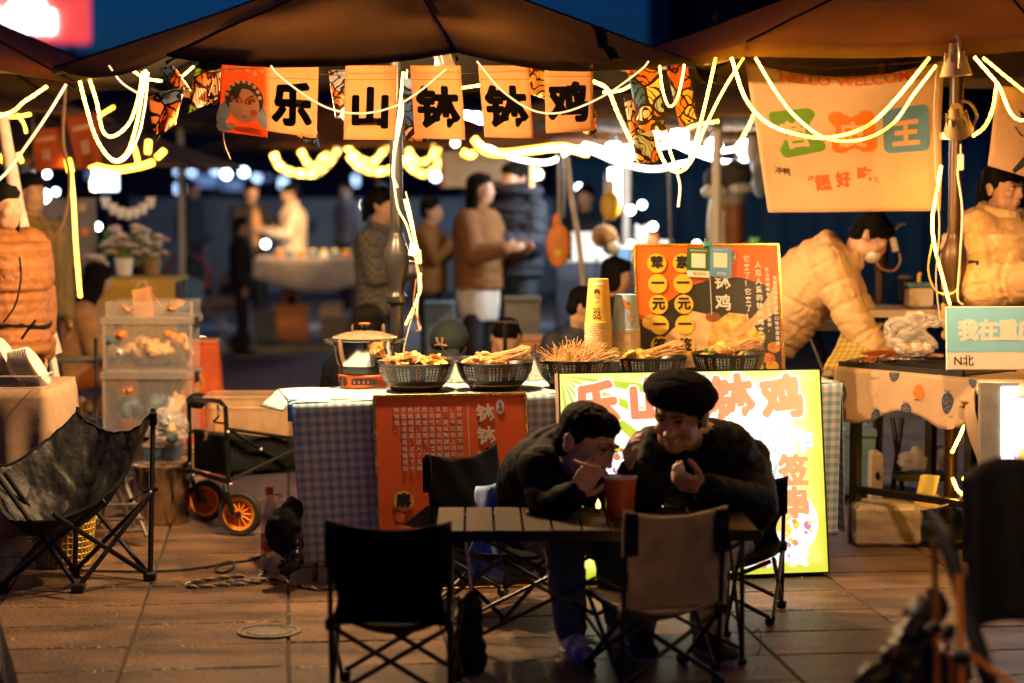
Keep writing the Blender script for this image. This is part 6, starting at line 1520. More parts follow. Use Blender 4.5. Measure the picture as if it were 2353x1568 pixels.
kb = thing('paper_bag', 'brown kraft paper bag standing in the top storage box', 'bag', P(334, 732, 10.68))
MB().add([(-.052, -.03, 0), (.052, -.03, 0), (.052, .03, 0), (-.052, .03, 0), (-.06, -.03, .15), (.028, -.03, .165), (.028, .03, .165), (-.06, .03, .15)], [(3, 2, 1, 0), (0, 1, 5, 4), (1, 2, 6, 5), (2, 3, 7, 6), (3, 0, 4, 7)]).build('bag_body', M_kraft, kb, smooth=False, solid=.002)
for y in (-.03, .03): MB().tube([(-.04, y, .15), (-.03, y, .185), (.0, y, .19), (.012, y, .16)], .004, 5, smooth=4).build('handle', M_wood, kb)
MB().tube([(.03, 0, .13), (.09, 0, .06)], .012, 6, flat=.3).build('ribbon', M_kraft, kb)
# plastic bag on bins
pbz = P(390, 1018, 10.2); pg = thing('plastic_bag', 'tied clear plastic bag of food on the blue bins', 'bag', pbz)
mb = MB(); mb.ball((0, 0, .09), (.1, .08, .09)); mb.ball((-.04, 0, .05), (.07, .07, .05)); mb.ball((.05, 0, .05), (.06, .06, .05)); mb.cap((0, 0, .15), .03, (.01, 0, .21), .025)
remesh(mb, 'film', M_bagclear, pg, .008, post=wrinkle(.02, 22), it=2)
for k in range(8): MB().ball((rs.uniform(-.06, .06), rs.uniform(-.02, .04), rs.uniform(.03, .12)), (.03, .025, .03)).build('contents', rs.choice((M_tanitem, M_tofu, M_white, M_blitem)), pg)
def bin_(label, px0, px1, py0, py1, d, dep, m, lidm=None):
    a, b_ = P(px0, py1, d), P(px1, py0, d); w_, h_ = b_.x - a.x, b_.z - a.z
    t = thing('storage_bin', label, 'bin', (a.x, d, a.z), group='plastic bins')
    MB().add([(w_*.04, .01, 0), (w_*.96, .01, 0), (w_*.96, dep - .01, 0), (w_*.04, dep - .01, 0), (0, 0, h_*.86), (w_, 0, h_*.86), (w_, dep, h_*.86), (0, dep, h_*.86)], [(3, 2, 1, 0), (4, 5, 6, 7), (0, 1, 5, 4), (1, 2, 6, 5), (2, 3, 7, 6), (3, 0, 4, 7)]).build('tub', m, t, smooth=False)
    MB().box((w_/2, dep/2, h_*.93), (w_*1.06, dep*1.06, h_*.14), ch=.006).build('lid', lidm or m, t, smooth=False)
    return t, w_, h_
M_bluebin = mat('blue_bin', (.1, .22, .36), .45); M_whitebin = mat('cream_lid', (.5, .4, .3), .5)
tb, w_, h_ = bin_('blue lidded bin with a white label beside the stock pot', 332, 400, 1018, 1100, 10.25, .28, M_bluebin, M_whitebin)
MB().bx(w_*.25, w_*.75, -.004, .0, h_*.3, h_*.55).build('label', M_white, tb, smooth=False)
bin_('tan stacked bin behind the wagon handle', 396, 452, 1035, 1100, 10.5, .28, M_cardboard)
bin_('low cardboard tub under the tan bin', 300, 460, 1098, 1190, 10.5, .25, M_cardboard)
# orange A-board
ob = thing('caution_board', 'orange folding caution board behind the storage boxes', 'caution board', G(470, 960) * 1.0)
obp = P(470, 915, 12.2); ob.matrix_world = Matrix.Translation((obp.x, 12.2, 0))
zt2 = P(470, 788, 12.2).z
MB().add([(-.13, -.12, 0), (.13, -.12, 0), (.085, -.03, zt2), (-.085, -.03, zt2), (-.13, -.1, 0), (.13, -.1, 0), (.085, -.01, zt2), (-.085, -.01, zt2)], [(0, 1, 2, 3), (7, 6, 5, 4), (0, 4, 5, 1), (1, 5, 6, 2), (2, 6, 7, 3), (3, 7, 4, 0)]).build('front_panel', mat('caution_orange', (.75, .12, .02), .4), ob, smooth=False)
MB().add([(-.13, .12, 0), (.13, .12, 0), (.085, .03, zt2), (-.085, .03, zt2), (-.13, .1, 0), (.13, .1, 0), (.085, .01, zt2), (-.085, .01, zt2)], [(0, 1, 2, 3), (7, 6, 5, 4), (0, 4, 5, 1), (1, 5, 6, 2), (2, 6, 7, 3), (3, 7, 4, 0)]).build('back_panel', bpy.data.materials['caution_orange'], ob, smooth=False)
text('小心', .1, Matrix.Translation((0, -.062, zt2*.66)) @ Matrix.Rotation(R(84), 4, 'X'), M_yellow, ob, vert=True, bold=.02) if False else None
MB().box((0, 0, zt2 + .012), (.17, .09, .03), ch=.01).build('handle', mat('caution_top', (.85, .3, .12), .35), ob)
for k in range(2): MB().tube([(-.03 + .06*math.sin(i*.63)*.6, -.075 + .028*k - .004, zt2*(.68 - .22*k) + .045*math.cos(i*.63)) for i in range(9)], .007, 6).build('mark', M_yellow, ob)
# bottle, black bags and cords on the ground
bq = G(620, 1310); bo_ = thing('water_bottle', 'large clear bottle with orange cap and red label beside the black bag', 'bottle', (bq.x, bq.y, 0))
M_pet = mat('clear_pet', (.7, .62, .52), .12, alpha=.4, spec=.8)
MB().lathe([(0, .003), (.034, .003), (.038, .012), (.038, .085), (.036, .09), (.036, .19), (.038, .2), (.038, .24), (.034, .27), (.017, .315), (.0155, .33), (.0155, .335)], 26).build('bottle_body', M_pet, bo_)
lb_ = MB().lathe([(.0385, .09), (.0385, .16), (.0375, .16), (.0375, .09)], 26, closed=True).build('label', mat('red_label', (.65, .09, .04), .5), bo_)
text('农夫山泉', .018, Matrix.Identity(4), M_whiteprint, lb_, bold=.03, post=lambda co: Vector((.039*math.sin(co.x/.039 - .2), -.039*math.cos(co.x/.039 - .2), .135 + co.y)))
MB().lathe([(0, .36), (.0165, .36), (.0175, .335), (.0175, .33), (0, .33)], 20).build('cap', M_orange, bo_)
MB().tube([(.018, 0, .325), (.04, -.01, .33), (.055, 0, .32), (.04, .01, .31)], .003, 5, smooth=4).build('cap_ring', M_orange, bo_)
def sack(label, prims, m, amp=.02, f=12):
    t = thing('black_bag', label, 'bag', P(*prims[0][0]), group='black plastic bags'); mb = MB()
    for a, r_ in prims: mb.ball(P(*a), r_)
    remesh(mb, 'film', m, t, .010, post=wrinkle(amp, f), it=3, world=True)
sack('full black cloth bag slumped against the left table leg', [((650, 1215, 8.45), (.075, .07, .10)), ((672, 1170, 8.5), (.05, .06, .06)), ((636, 1240, 8.45), (.04, .05, .05)), ((665, 1250, 8.45), (.06, .06, .06))], M_blackcloth, .008, 8)
sack('crinkled shiny black bin bag at the foot of the table', [((655, 1302, 8.42), (.035, .05, .04)), ((676, 1285, 8.4), (.04, .05, .05)), ((682, 1262, 8.42), (.02, .04, .05))], M_blackbag, .012, 18)
def gcurve(pts, z=.006): return [G(x, y, z) for x, y in pts]
c1 = gcurve([(180, 1310), (270, 1312), (340, 1312), (420, 1308), (485, 1300), (528, 1290), (538, 1300), (520, 1312), (498, 1312), (500, 1300), (535, 1292), (575, 1286), (600, 1276), (640, 1250)])
tag(MB().tube(c1, .0055, 7, smooth=8).build('cable', mat('black_cable', (.02, .018, .016), .5)), 'thick black cable looping over the paving below the wagon', 'cable')
M_cy = mat('yellow_wire', (.6, .36, .05), .5); M_cb = mat('blue_wire', (.03, .06, .14), .5)
def braid(label, pts):
    base = crom(gcurve(pts, .009), 10); t = thing('braided_cord', label, 'cord', base[0], group='braided cords')
    for k, m in enumerate((M_cy, M_cb, M_cb)):
        q = []; L_ = 0
        for i, p in enumerate(base):
            if i: L_ += (p - base[i-1]).length
            a = L_*95 + k*2.094; dr = (base[min(i + 1, len(base) - 1)] - base[max(i - 1, 0)]).normalized(); sd = Vector((-dr.y, dr.x, 0))
            q.append(p + sd*.006*math.cos(a) + V(0, 0, .005*math.sin(a)))
        MB().tube(crom(q, 2), .0038, 6).build('strand', m, t, world=True)
braid('yellow and blue braided cord looping out to the left of the table', [(560, 1322), (500, 1328), (445, 1337), (430, 1343), (450, 1347), (520, 1343), (580, 1338), (610, 1330)])
braid('yellow and blue braided cord running under the table edge', [(520, 1336), (580, 1334), (640, 1330), (690, 1345), (730, 1352), (770, 1350), (830, 1356)])
braid('short braided cord rising to the bottle', [(596, 1330), (602, 1312), (608, 1300), (616, 1282)])
# left tent leg, cord, banners
tl_ = thing('tent_pole', 'white fabric-wrapped tent leg slanting down the left edge', 'pole', P(115, 800, 10.3))
MB().tube([P(4, 265, 10.4), P(40, 480, 10.35), P(75, 640, 10.3), P(118, 815, 10.3)], [.03, .055], 10).build('wrapped_leg', mat('white_wrap', (.62, .52, .45), .8, bump=.5, bscale=9), tl_, world=True)
MB().tube([P(118, 815, 10.3), P(140, 930, 10.3)], .02, 8).build('foot_tube', M_white, tl_, world=True)
cable('brown cord hanging in front of the flower stall', [(150, 200), (145, 320), (160, 400), (155, 470), (135, 530), (95, 560), (80, 552)], 10.9, mat('brown_cord2', (.22, .12, .07), .7), .009)
M_redban = mat('orange_red_banner', (.5, .09, .02), .7, var=.2, scale=3, transl=(.5, .09, .02, .3)); M_faded = mat('faded_print', (.55, .3, .2), .7)
def ban(label, quad, d, seed):
    t, ft, W, H = flag(label, quad, d, M_redban, amp=.02, seed=seed, name='banner', group='orange hanging banners')
    for (u0, u1, v0, v1) in ((.3, .6, .5, .75), (.15, .8, .2, .3)):
        MB().sheet(lambda u, v: tuple(Vector(ft(u0 + (u1 - u0)*u, v0 + (v1 - v0)*v)) + V(0, -.003, 0)), 4, 4).build('print', M_faded, t, world=True)
ban('orange-red hanging banner, the tilted right one of the pair', [(148, 268), (225, 255), (235, 372), (178, 392)], 12.6, 1)
ban('orange-red hanging banner, the upright left one of the pair', [(72, 300), (140, 290), (146, 385), (80, 395)], 12.8, 2)
# flower stall
ft_ = thing('flower_table', 'table with a yellow cloth carrying flowers behind the storage boxes', 'table', ppos(310, 14.2))
M_ycloth = mat('yellow_cloth', (.6, .4, .07), .85, bump=.3); zt3 = headz(640, 14.2)
MB().bx(-.27, .27, 0, .6, zt3 - .02, zt3).build('tabletop', M_ycloth, ft_, smooth=False)
MB().sheet(lambda u, v: (-.27 - .03*v + (.54 + .06*v)*u, -.02 - .04*v + .02*math.sin(u*12)*v, zt3 - .5*v), 20, 6).build('cloth', M_ycloth, ft_, solid=.006)
for x in (-.24, .24):
    for y in (.03, .55): MB().tube([(x, y, 0), (x, y, zt3 - .02)], .015).build('leg', M_tleg, ft_)
M_petal = [mat('petal%d' % i, c, .6, var=.1, transl=(*c, .3)) for i, c in enumerate(((.85, .82, .8), (.82, .6, .66), (.9, .88, .85), (.85, .8, .78)))]
def bouquet(label, px, py, d, n, spread, hgt, seed, group='flower bunches'):
    c = P(px, py, d); t = thing('flower_bunch', label, 'flowers', c, group=group); r_ = random.Random(seed)
    MB().lathe([(0, 0), (.05, 0), (.07, .12), (.062, .12), (0, .1)], 16).build('pot', M_wood if seed % 2 else M_white, t)
    for k in range(n):
        x, y, z = r_.uniform(-spread, spread), r_.uniform(-.08, .08), hgt*r_.uniform(.45, 1) - abs(0)
        MB().tube([(0, 0, .08), (x, y, z)], .004, 5).build('stem', M_leaf, t)
        mb = MB()
        for j in range(7): mb.ball((x + .02*math.cos(j), y + .02*math.sin(j), z + .006*(j % 3)), (.02, .02, .011), Matrix.Rotation(j, 4, 'Z'), 7, 5)
        mb.build('bloom', r_.choice(M_petal), t)
    for k in range(n//2):
        x, z = r_.uniform(-spread, spread), hgt*r_.uniform(.3, .9); MB().ball((x, 0, z), (.035, .008, .016), Matrix.Rotation(r_.uniform(-1, 1), 4, 'Y'), 8, 5).build('leaf', M_leaf, t)
bouquet('big bunch of white and pink flowers on the flower stall', 285, 632, 14.4, 34, .15, .34, 2); bouquet('bunch of white flowers and greenery right of the big bunch', 350, 632, 14.6, 18, .11, .3, 3); bouquet('small white posy left of the big flower bunch', 222, 640, 14.2, 10, .06, .16, 5)
# board with pictures behind, clutter at the far left
bd_ = thing('display_board', 'grey display board with small pinned goods behind the tent leg', 'board', ppos(150, 14.8))
z1, z0 = headz(455, 14.8), headz(680, 14.8)
MB().bx(-.22, .22, 0, .03, z0, z1).build('panel', mat('grey_board', (.22, .18, .16), .7), bd_, smooth=False)
for k in range(12): MB().box((rs.uniform(-.18, .18), -.012, rs.uniform(z0 + .06, z1 - .06)), (.05, .02, .06), ch=.005).build('pinned_item', rs.choice((M_oritem, M_tanitem, M_blitem, M_white)), bd_, smooth=False)
for x in (-.2, .2): MB().tube([(x, .02, 0), (x, .02, z0)], .012).build('leg', M_tleg, bd_)
wb_ = thing('string_bunting', 'white blurred bunting over the flower stall', 'bunting', P(280, 470, 14.5))
for k in range(7):
    u = k/6; p = P(242 + 104*u, 462 + 26*(1 - (2*u - 1)**2), 14.5); MB().add([(p.x - .035, p.y, p.z + .03), (p.x + .035, p.y, p.z + .03), (p.x + .02, p.y, p.z - .05), (p.x - .02, p.y, p.z - .05)], [(0, 1, 2, 3)]).build('pennant', M_whiteprint, wb_, world=True, solid=.003)
MB().tube([P(242, 456, 14.5), P(294, 482, 14.5), P(346, 456, 14.5)], .004, 5, smooth=8).build('string', M_cable, wb_, world=True)
lp = thing('hanging_lamp', 'glaring white and yellow hanging lamp over the flower stall', 'lamp', P(218, 420, 13.6))
MB().lathe([(0, .1), (.015, .09), (.02, .05), (.035, 0), (.03, -.05), (0, -.06)], 16).build('shade', emat('lamp_glow', (1, .8, .42), 3), lp)
MB().tube([(0, 0, .09), (0, 0, .45)], .005).build('cord', M_cable, lp)
lp = thing('square_lamp', 'square cool white light panel behind the flower stall', 'lamp', P(248, 415, 15.8))
MB().box((0, 0, 0), (.16, .04, .16), ch=.01).build('panel', emat('cool_panel', (.75, .9, 1), 1.3), lp); MB().tube([(0, .03, 0), (0, .03, -1.6)], .012).build('stand', M_blackmetal, lp)
for nm, px, py, s_ in (('upper', 78, 420, .1), ('lower', 100, 450, .08)):
    lp = thing('globe_lamp', '%s small white light at the far left' % nm, 'lamp', P(px, py, 14)); MB().ball((0, 0, 0), s_*.6).build('globe', emat('white_globe' + nm, (.85, .93, 1), 6), lp); MB().tube([(0, 0, .04), (0, 0, .5)], .004).build('cord', M_cable, lp)
cc = thing('clutter_shelf', 'small metal shelf of bagged goods behind the beige table', 'shelf', ppos(165, 10.8))
for z in (.42, .72): MB().bx(-.17, .12, 0, .3, z, z + .015).build('shelf_board', M_tleg, cc, smooth=False)
for x in (-.165, .115):
    for y in (.01, .29): MB().tube([(x, y, 0), (x, y, .85)], .01).build('upright', M_tleg, cc)
for k in range(6):
    mb = MB(); mb.ball((-.13 + .05*k, .06 + .03*(k % 2), .49), (.035, .035, .055)); remesh(mb, 'bagged_goods', rs.choice((M_oritem, M_kraft, M_bagclear, M_tanitem)), cc, .01, post=wrinkle(.012, 25))
# ================================================================ right booth
M_ban = mat('orange_lit_banner', (.78, .56, .34), .8, var=.06, transl=(.8, .56, .32, .5), bump=.25, bscale=5, spec=.15)
bq_ = [P(1712, 138, 9.75), P(2168, 138, 9.6), P(2162, 484, 9.62), P(1766, 488, 9.75)]
ban_t = thing('welcome_banner', 'pale cloth banner reading HELLO WELCOME with three coloured squares', 'banner', (bq_[2] + bq_[3])/2)
def bf(u, v, off=0):
    a, b_, c, d_ = bq_
    p = (a*(1 - u) + b_*u)*(1 - v) + (d_*(1 - u) + c*u)*v
    z = p.z - .075*4*u*(1 - u)*(1 - v)**2*(1.0) 
    x = p.x + .02*math.sin(v*3)*(1 - u)*0
    return Vector((x, p.y + .018*math.sin(u*7 + v*2) + .012*math.sin(v*9 + u*4) - off, z))
BW, BH = (bq_[1] - bq_[0]).length, .70
bc = MB().sheet(lambda u, v: tuple(bf(u, v)), 40, 30).build('cloth', M_ban, ban_t, world=True, solid=.002)
def uvpx(px, py):
    u = .5; v = .5
    for _ in range(12):
        q = bf(u, v); x = CX + q.x/q.y*FPX; y = HOR + (HC - q.z)/q.y*FPX
        u += (px - x)/430; v += (py - y)/340
    return u, v
def bt_text(s, px, py, size, m, bold=.02, rot=0, off=.004):
    u0, v0 = uvpx(px, py)
    def post(co): return bf(u0 + co.x/BW, v0 - co.y/BH, off)
    text(s, size, Matrix.Rotation(rot, 4, 'Z'), m, ban_t, bold=bold, post=post, world=True)
def ti(c): return mat('ink_%02x%02x%02x' % tuple(int(x*255) for x in c), c, .8, var=.05, transl=(*c, .35))
I_rd, I_g, I_o, I_b, I_dk2, I_pale = ti((.75, .16, .03)), ti((.14, .3, .02)), ti((.82, .2, .01)), ti((.13, .3, .5)), ti((.03, .02, .02)), ti((.78, .48, .25))
bt_text('HELLO WELCOME', 1945, 190, .078, I_rd, .03)
def sq(px, py, w_, m, rot):
    u0, v0 = uvpx(px, py); mb = MB(); n = 7; pts = []
    c, s_ = math.cos(rot), math.sin(rot); r_ = .03
    for (sx_, sy_) in ((1, 1), (-1, 1), (-1, -1), (1, -1)):
        for i in range(n):
            a = math.atan2(sy_, sx_) - math.pi/4 + i/(n - 1)*math.pi/2
            x, y = sx_*(w_/2 - r_) + r_*math.cos(a), sy_*(w_/2 - r_) + r_*math.sin(a); pts.append((x*c - y*s_, x*s_ + y*c))
    vs = []; fs = []
    K = 10   # concentric rings so the patch follows the cloth
    for k in range(K + 1):
        for x, y in pts: vs.append(tuple(bf(u0 + x*k/K/BW, v0 - y*k/K/BH, .0028)))
    N_ = len(pts)
    for k in range(K):
        for i in range(N_): fs.append((k*N_ + i, k*N_ + (i + 1) % N_, (k + 1)*N_ + (i + 1) % N_, (k + 1)*N_ + i))
    mb.add(vs, fs).build('square', m, ban_t, world=True)
sq(1828, 304, .225, I_g, R(12)); sq(1955, 303, .215, I_o, R(2)); sq(2076, 298, .225, I_b, R(2))
bt_text('苕', 1826, 314, .135, I_pale, .035, R(10), .005); bt_text('皮', 1955, 314, .135, I_pale, .035, 0, .005); bt_text('王', 2076, 310, .14, I_pale, .045, R(2), .005)
bt_text('超', 1888, 422, .078, I_rd, .04, R(6)); bt_text('好', 1935, 414, .076, I_rd, .04, R(4)); bt_text('吃', 1982, 402, .074, I_rd, .04, R(-4))
bt_text('〃', 1860, 410, .05, I_rd, .02); bt_text('〃', 2012, 412, .05, I_rd, .02, R(90)); bt_text('冲鸭', 1795, 394, .04, I_dk2, .01, R(-8))
def brush(pts, r=.003, m=None):
    MB().tube([bf(*uvpx(x, y), .005) for x, y in pts], r, 5, smooth=5).build('drawn_line', m or I_dk2, ban_t, world=True)
tag(MB().tube([P(1650, 128, 9.2), bq_[0] + V(.01, 0, 0), P(1900, 158, 9.8), bq_[1], P(2185, 128, 9.3)], .002, 5).build('banner_string', M_stitch), 'thin cord the welcome banner is tied with', 'string')
# clip lamps on the right pole
M_lampgold = mat('lamp_cream', (.6, .42, .25), .4, .2)
spot_lamp('clip_lamp', 'ribbed clip lamp hanging right under the umbrella rib', P(2196, 172, 8.2), P(2205, 420, 8.2), 0, lens=mat('dark_lens', (.2, .17, .14), .2), scale=1.25, housing=M_lampgold)
spot_lamp('clip_lamp', 'lit clip lamp tilted on the right umbrella pole', P(2202, 300, 8.35), P(2262, 760, 8.95), 36, size=130, scale=1.2, housing=M_lampgold, colr=(1, .55, .22), rad=.04)
MB().box(P(2172, 312, 8.4), (.04, .05, .03), ch=.005).build('pole_clamp', M_lampgold, None); tag(bpy.data.objects['pole_clamp'], 'cream clamp holding the tilted clip lamp to the pole', 'clamp')
cable('cream cable running down the right umbrella pole', [(2152, 150), (2146, 260), (2150, 400), (2158, 520), (2150, 640), (2160, 740)], 9.35, None, .004)
cable('pale cable right of the right umbrella pole', [(2205, 360), (2200, 400), (2210, 480), (2206, 580), (2200, 680), (2212, 700)], 9.4, M_white, .005)
cable('yellow cable loop hanging beside the right pole crank', [(2140, 560), (2132, 620), (2150, 668), (2190, 672), (2204, 640), (2206, 560)], 9.42, mat('yellow_cable', (.7, .45, .1), .5), .004)
sw = thing('cord_switch', 'white plug hanging below the tilted clip lamp', 'plug', P(2206, 372, 9.38)); MB().box((0, 0, 0), (.025, .02, .075), ch=.005).build('case', M_white, sw); MB().tube([(0, 0, .03), (0, 0, .08)], .004).build('cord', M_white, sw)
# linen flag at the right edge
t, ft, W, H = flag('linen flag with bold black strokes cropped by the right edge', [(2292, 196), (2420, 210), (2420, 425), (2268, 380)], 9.3, M_linen, amp=.012, seed=3, group='character flags')
for pts in ([(.4, .25), (.52, .3), (.6, .4), (.48, .38)], [(.34, .46), (.75, .48), (.8, .58), (.45, .55)], [(.55, .5), (.68, .5), (.6, .85), (.4, 1.0), (.36, .97), (.52, .78)], [(.62, .3), (.75, .3), (.72, .5), (.6, .5)]):
    MB().add([tuple(ft(*q)) for q in pts], [tuple(range(len(pts)))]).build('stroke', M_black, t, world=True)
# second pole with crank and lever
pl2 = thing('tent_pole', 'brown pole with chrome crank lever behind the bending vendor', 'pole', ppos(2022, 10.9))
MB().tube([(0, 0, 0), (0, 0, 2.3)], .026, 16).build('tube', M_polebrown, pl2)
zc = headz(540, 10.9); MB().lathe([(.027, -.19), (.04, -.14), (.055, 0), (.056, .06), (.045, .09), (.027, .1)], 20, M=Matrix.Translation((0, 0, zc))).build('housing', M_polebrown, pl2)
MB().tube([(.03, -.05, zc), (.09, -.06, zc + .06), (.1, -.06, zc + .065), (.12, -.06, zc + .062)], .011, 8).build('lever', M_chrome, pl2)
MB().lathe([(0, 0), (.25, 0), (.25, .04), (.05, .06), (0, .06)], 24).build('base', M_blackmetal, pl2)
cable('brown cable coiled on the brown pole', [(2012, 490), (2004, 560), (2018, 610), (2050, 622), (2068, 600), (2062, 570)], 10.8, mat('tan_cable', (.4, .22, .12), .5), .006)
sw = thing('cord_switch', 'tan inline switch beside the chrome lever', 'switch', P(2054, 562, 10.78)); MB().box((0, 0, 0), (.03, .02, .075), Matrix.Rotation(R(-14), 4, 'Y'), ch=.005).build('case', M_cable, sw); MB().ball((0, -.012, 0), (.005, .003, .008)).build('button', M_white, sw)
# strawberry cloth table
SA, SB = Vector(((1945 - CX)/FPX*9.55, 9.55, 0)), Vector(((2238 - CX)/FPX*9.0, 9.0, 0)); SE = (SB - SA).normalized(); SN = Vector((-SE.y, SE.x, 0)); SL = (SB - SA).length; SZ = .80
stb = thing('market_table', 'metal-framed table under the strawberry print cloth on the right', 'table', SA)
def SP(s, t, z): return SA + SE*s + SN*t + V(0, 0, z)
def sbox(mb, s0, s1, t0, t1, z0, z1): return mb.add([tuple(SP(s, t, z)) for z in (z0, z1) for s, t in ((s0, t0), (s1, t0), (s1, t1), (s0, t1))], [(3, 2, 1, 0), (4, 5, 6, 7), (0, 1, 5, 4), (1, 2, 6, 5), (2, 3, 7, 6), (3, 0, 4, 7)])
sbox(MB(), -.02, SL + .6, 0, .6, SZ - .03, SZ - .006).build('tabletop', M_white, stb, world=True, smooth=False)
M_frame = mat('dark_frame', (.03, .025, .02), .4, .5)
for s, t in ((.05, .02), (SL - .02, .02), (.05, .56), (SL - .02, .56)): sbox(MB(), s - .02, s + .02, t - .02, t + .02, 0, SZ - .03).build('leg', M_frame, stb, world=True, smooth=False)
sbox(MB(), .07, SL - .04, .005, .035, .235, .265).build('rail', M_frame, stb, world=True, smooth=False)
MB().tube([SP(.07, .02, .55), SP(.2, .02, SZ - .05)], .012).build('brace', M_frame, stb, world=True)
M_straw = mat('strawberry_cloth', (.62, .44, .28), .6, var=.06, transl=(.6, .36, .16, .3), bump=.3, bscale=8)
scl = thing('tablecloth', 'cream plastic tablecloth with blue and orange strawberries', 'tablecloth', SP(0, 0, SZ))
def sfront(u, v, off=0):
    s = -.06 + (SL + .09)*u; dr = .205 + .04*math.sin(u*9) - .1*max(0, u - .75)*2
    p = SP(s, -.008 - .02*v - .01*math.sin(s*22)*v - off, SZ + .004 - dr*v); return p
MB().sheet(lambda u, v: tuple(sfront(u, v)), 40, 12).build('front_drop', M_straw, scl, world=True, solid=.002)
MB().sheet(lambda u, v: tuple(SP(-.06 + (SL + .66)*u, .6*v - .006, SZ + .004 + .003*math.sin(u*30)*v)), 20, 8).build('top', M_straw, scl, world=True, solid=.002)
MB().sheet(lambda u, v: tuple(SP(SL + .035 + .55*u, -.01 - .02*v + .0, SZ + .004 - .06*v)), 10, 3).build('roll', mat('white_roll', (.6, .55, .5), .5), scl, world=True, solid=.004)
MB().sheet(lambda u, v: tuple(SP(SL - .02 + .055*u + .09*v, -.035 - .02*math.sin(v*5), SZ - .08 - .34*v + .05*u)), 5, 14).build('corner_tail', M_straw, scl, world=True, solid=.002)
mb = MB(); mb.ball(SP(SL + .0, -.035, SZ - .1), (.035, .025, .03)); remesh(mb, 'knot', M_straw, scl, .008, post=wrinkle(.02, 30), world=True)
I_sb, I_so, I_sd = ti((.06, .1, .16)), ti((.8, .25, .03)), ti((.75, .5, .35))
def berry(u, v, r_, m, up=1):
    pts = []; n = 20
    for i in range(n):
        a = 2*math.pi*i/n; k = 1 + .28*math.cos(a - up*math.pi/2)*0; w_ = r_*(.78 + .16*math.sin(a*up)); pts.append((w_*math.cos(a), r_*math.sin(a)))
    sc_u, sc_v = 1/(SL + .09), 1/.205
    f_ = lambda x, y, o_: tuple(sfront(max(0, min(1, u + x*sc_u)), max(.0, min(1, v - y*sc_v)), o_))
    b_ = MB().add([f_(0, 0, .003)] + [f_(x, y, .003) for x, y in pts], [(0, 1 + i, 1 + (i + 1) % n) for i in range(n)]).build('berry_print', m, scl, world=True)
    for k in range(11):
        a = k*2.4; q = r_*.75*(k/11)**.5; MB().add([f_(q*.8*math.cos(a) + r_*.06*math.cos(j*1.57), q*math.sin(a) + r_*.1*math.sin(j*1.57), .0042) for j in range(4)], [(0, 1, 2, 3)]).build('seed_print', I_sd, b_, world=True)
    for k in (-1, 0, 1): MB().add([f_(0, up*r_*.9, .004), f_(k*r_*.5 - r_*.1, up*r_*1.2, .004), f_(k*r_*.5 + r_*.1, up*r_*1.25, .004)], [(0, 1, 2)]).build('leaf_print', I_sb, b_, world=True)
for a in ((.06, .55, .05, I_sb), (.09, .9, .03, I_sb), (.3, .35, .036, I_sd), (.32, .95, .03, I_sb), (.44, .05, .038, I_sb), (.55, .95, .035, I_sb), (.62, .42, .038, I_so, -1), (.82, .5, .042, I_sb), (.86, .92, .03, I_sd), (.98, .05, .03, I_sb)): berry(*a)
# tray with goods and the clear bag
s0 = -.02
tr2 = thing('black_tray', 'flat black tray of snack packets on the strawberry cloth', 'tray', SP(.1, .12, SZ + .006))
sbox(MB(), -.05, .62, .05, .4, SZ + .006, SZ + .012).build('tray_base', M_blackplastic, tr2, world=True, smooth=False)
for q in ((-.07, .64, .03, .05), (-.07, .64, .4, .42)): sbox(MB(), *q, SZ + .006, SZ + .03).build('tray_rim', M_blackplastic, tr2, world=True, smooth=False)
for k, (s, t, a, m) in enumerate(((.02, .12, .1, mat('brown_film', (.12, .05, .05), .25, bump=.6)), (.1, .1, -.15, M_pr2), (.16, .16, .2, bpy.data.materials['brown_film']), (.24, .14, .05, mat('silver_film', (.5, .42, .4), .2, .6, bump=.8)), (.05, .2, .3, M_redban), (.3, .2, -.2, M_kraft))):
    pk_ = thing('snack_packet', ['flat dark packet at the left of the black tray', 'patterned packet lying on the black tray', 'dark crumpled packet in the middle of the tray', 'silvery packet beside the clear bag', 'red packet at the back of the tray', 'folded kraft packets at the back of the tray'][k], 'packet', mat=Matrix.Translation(SP(s, t, SZ + .03 + .008*k)) @ Matrix.Rotation(a, 4, 'Z'), group='snack packets')
    MB().sheet(lambda u, v: ((u - .5)*.16, (v - .5)*.11, .014*math.sin(u*math.pi)*math.sin(v*math.pi) + .01*noise.noise((u*4, v*4, k))), 10, 8).build('film', m, pk_, solid=.006); MB().bx(-.085, -.08, -.05, .05, -.003, .003).build('seal', m, pk_, smooth=False)
cbg = thing('plastic_bag', 'puffed clear plastic bag glistening on the strawberry table', 'bag', P(2085, 825, 9.35))
mb = MB()
for a, r_ in (((2078, 765, 9.35), (.1, .09, .075)), ((2050, 755, 9.35), (.05, .07, .05)), ((2110, 790, 9.35), (.09, .09, .06)), ((2140, 735, 9.35), (.06, .06, .035)), ((2110, 720, 9.35), (.06, .05, .02))): mb.ball(P(*a), r_)
remesh(mb, 'film', M_bagclear, cbg, .007, post=wrinkle(.022, 20), it=2, world=True)
for k in range(5): MB().ball(P(2070 + 14*k, 800, 9.4), (.03, .04, .025)).build('contents', M_tanitem if k % 2 else M_whiteprint, cbg, world=True)
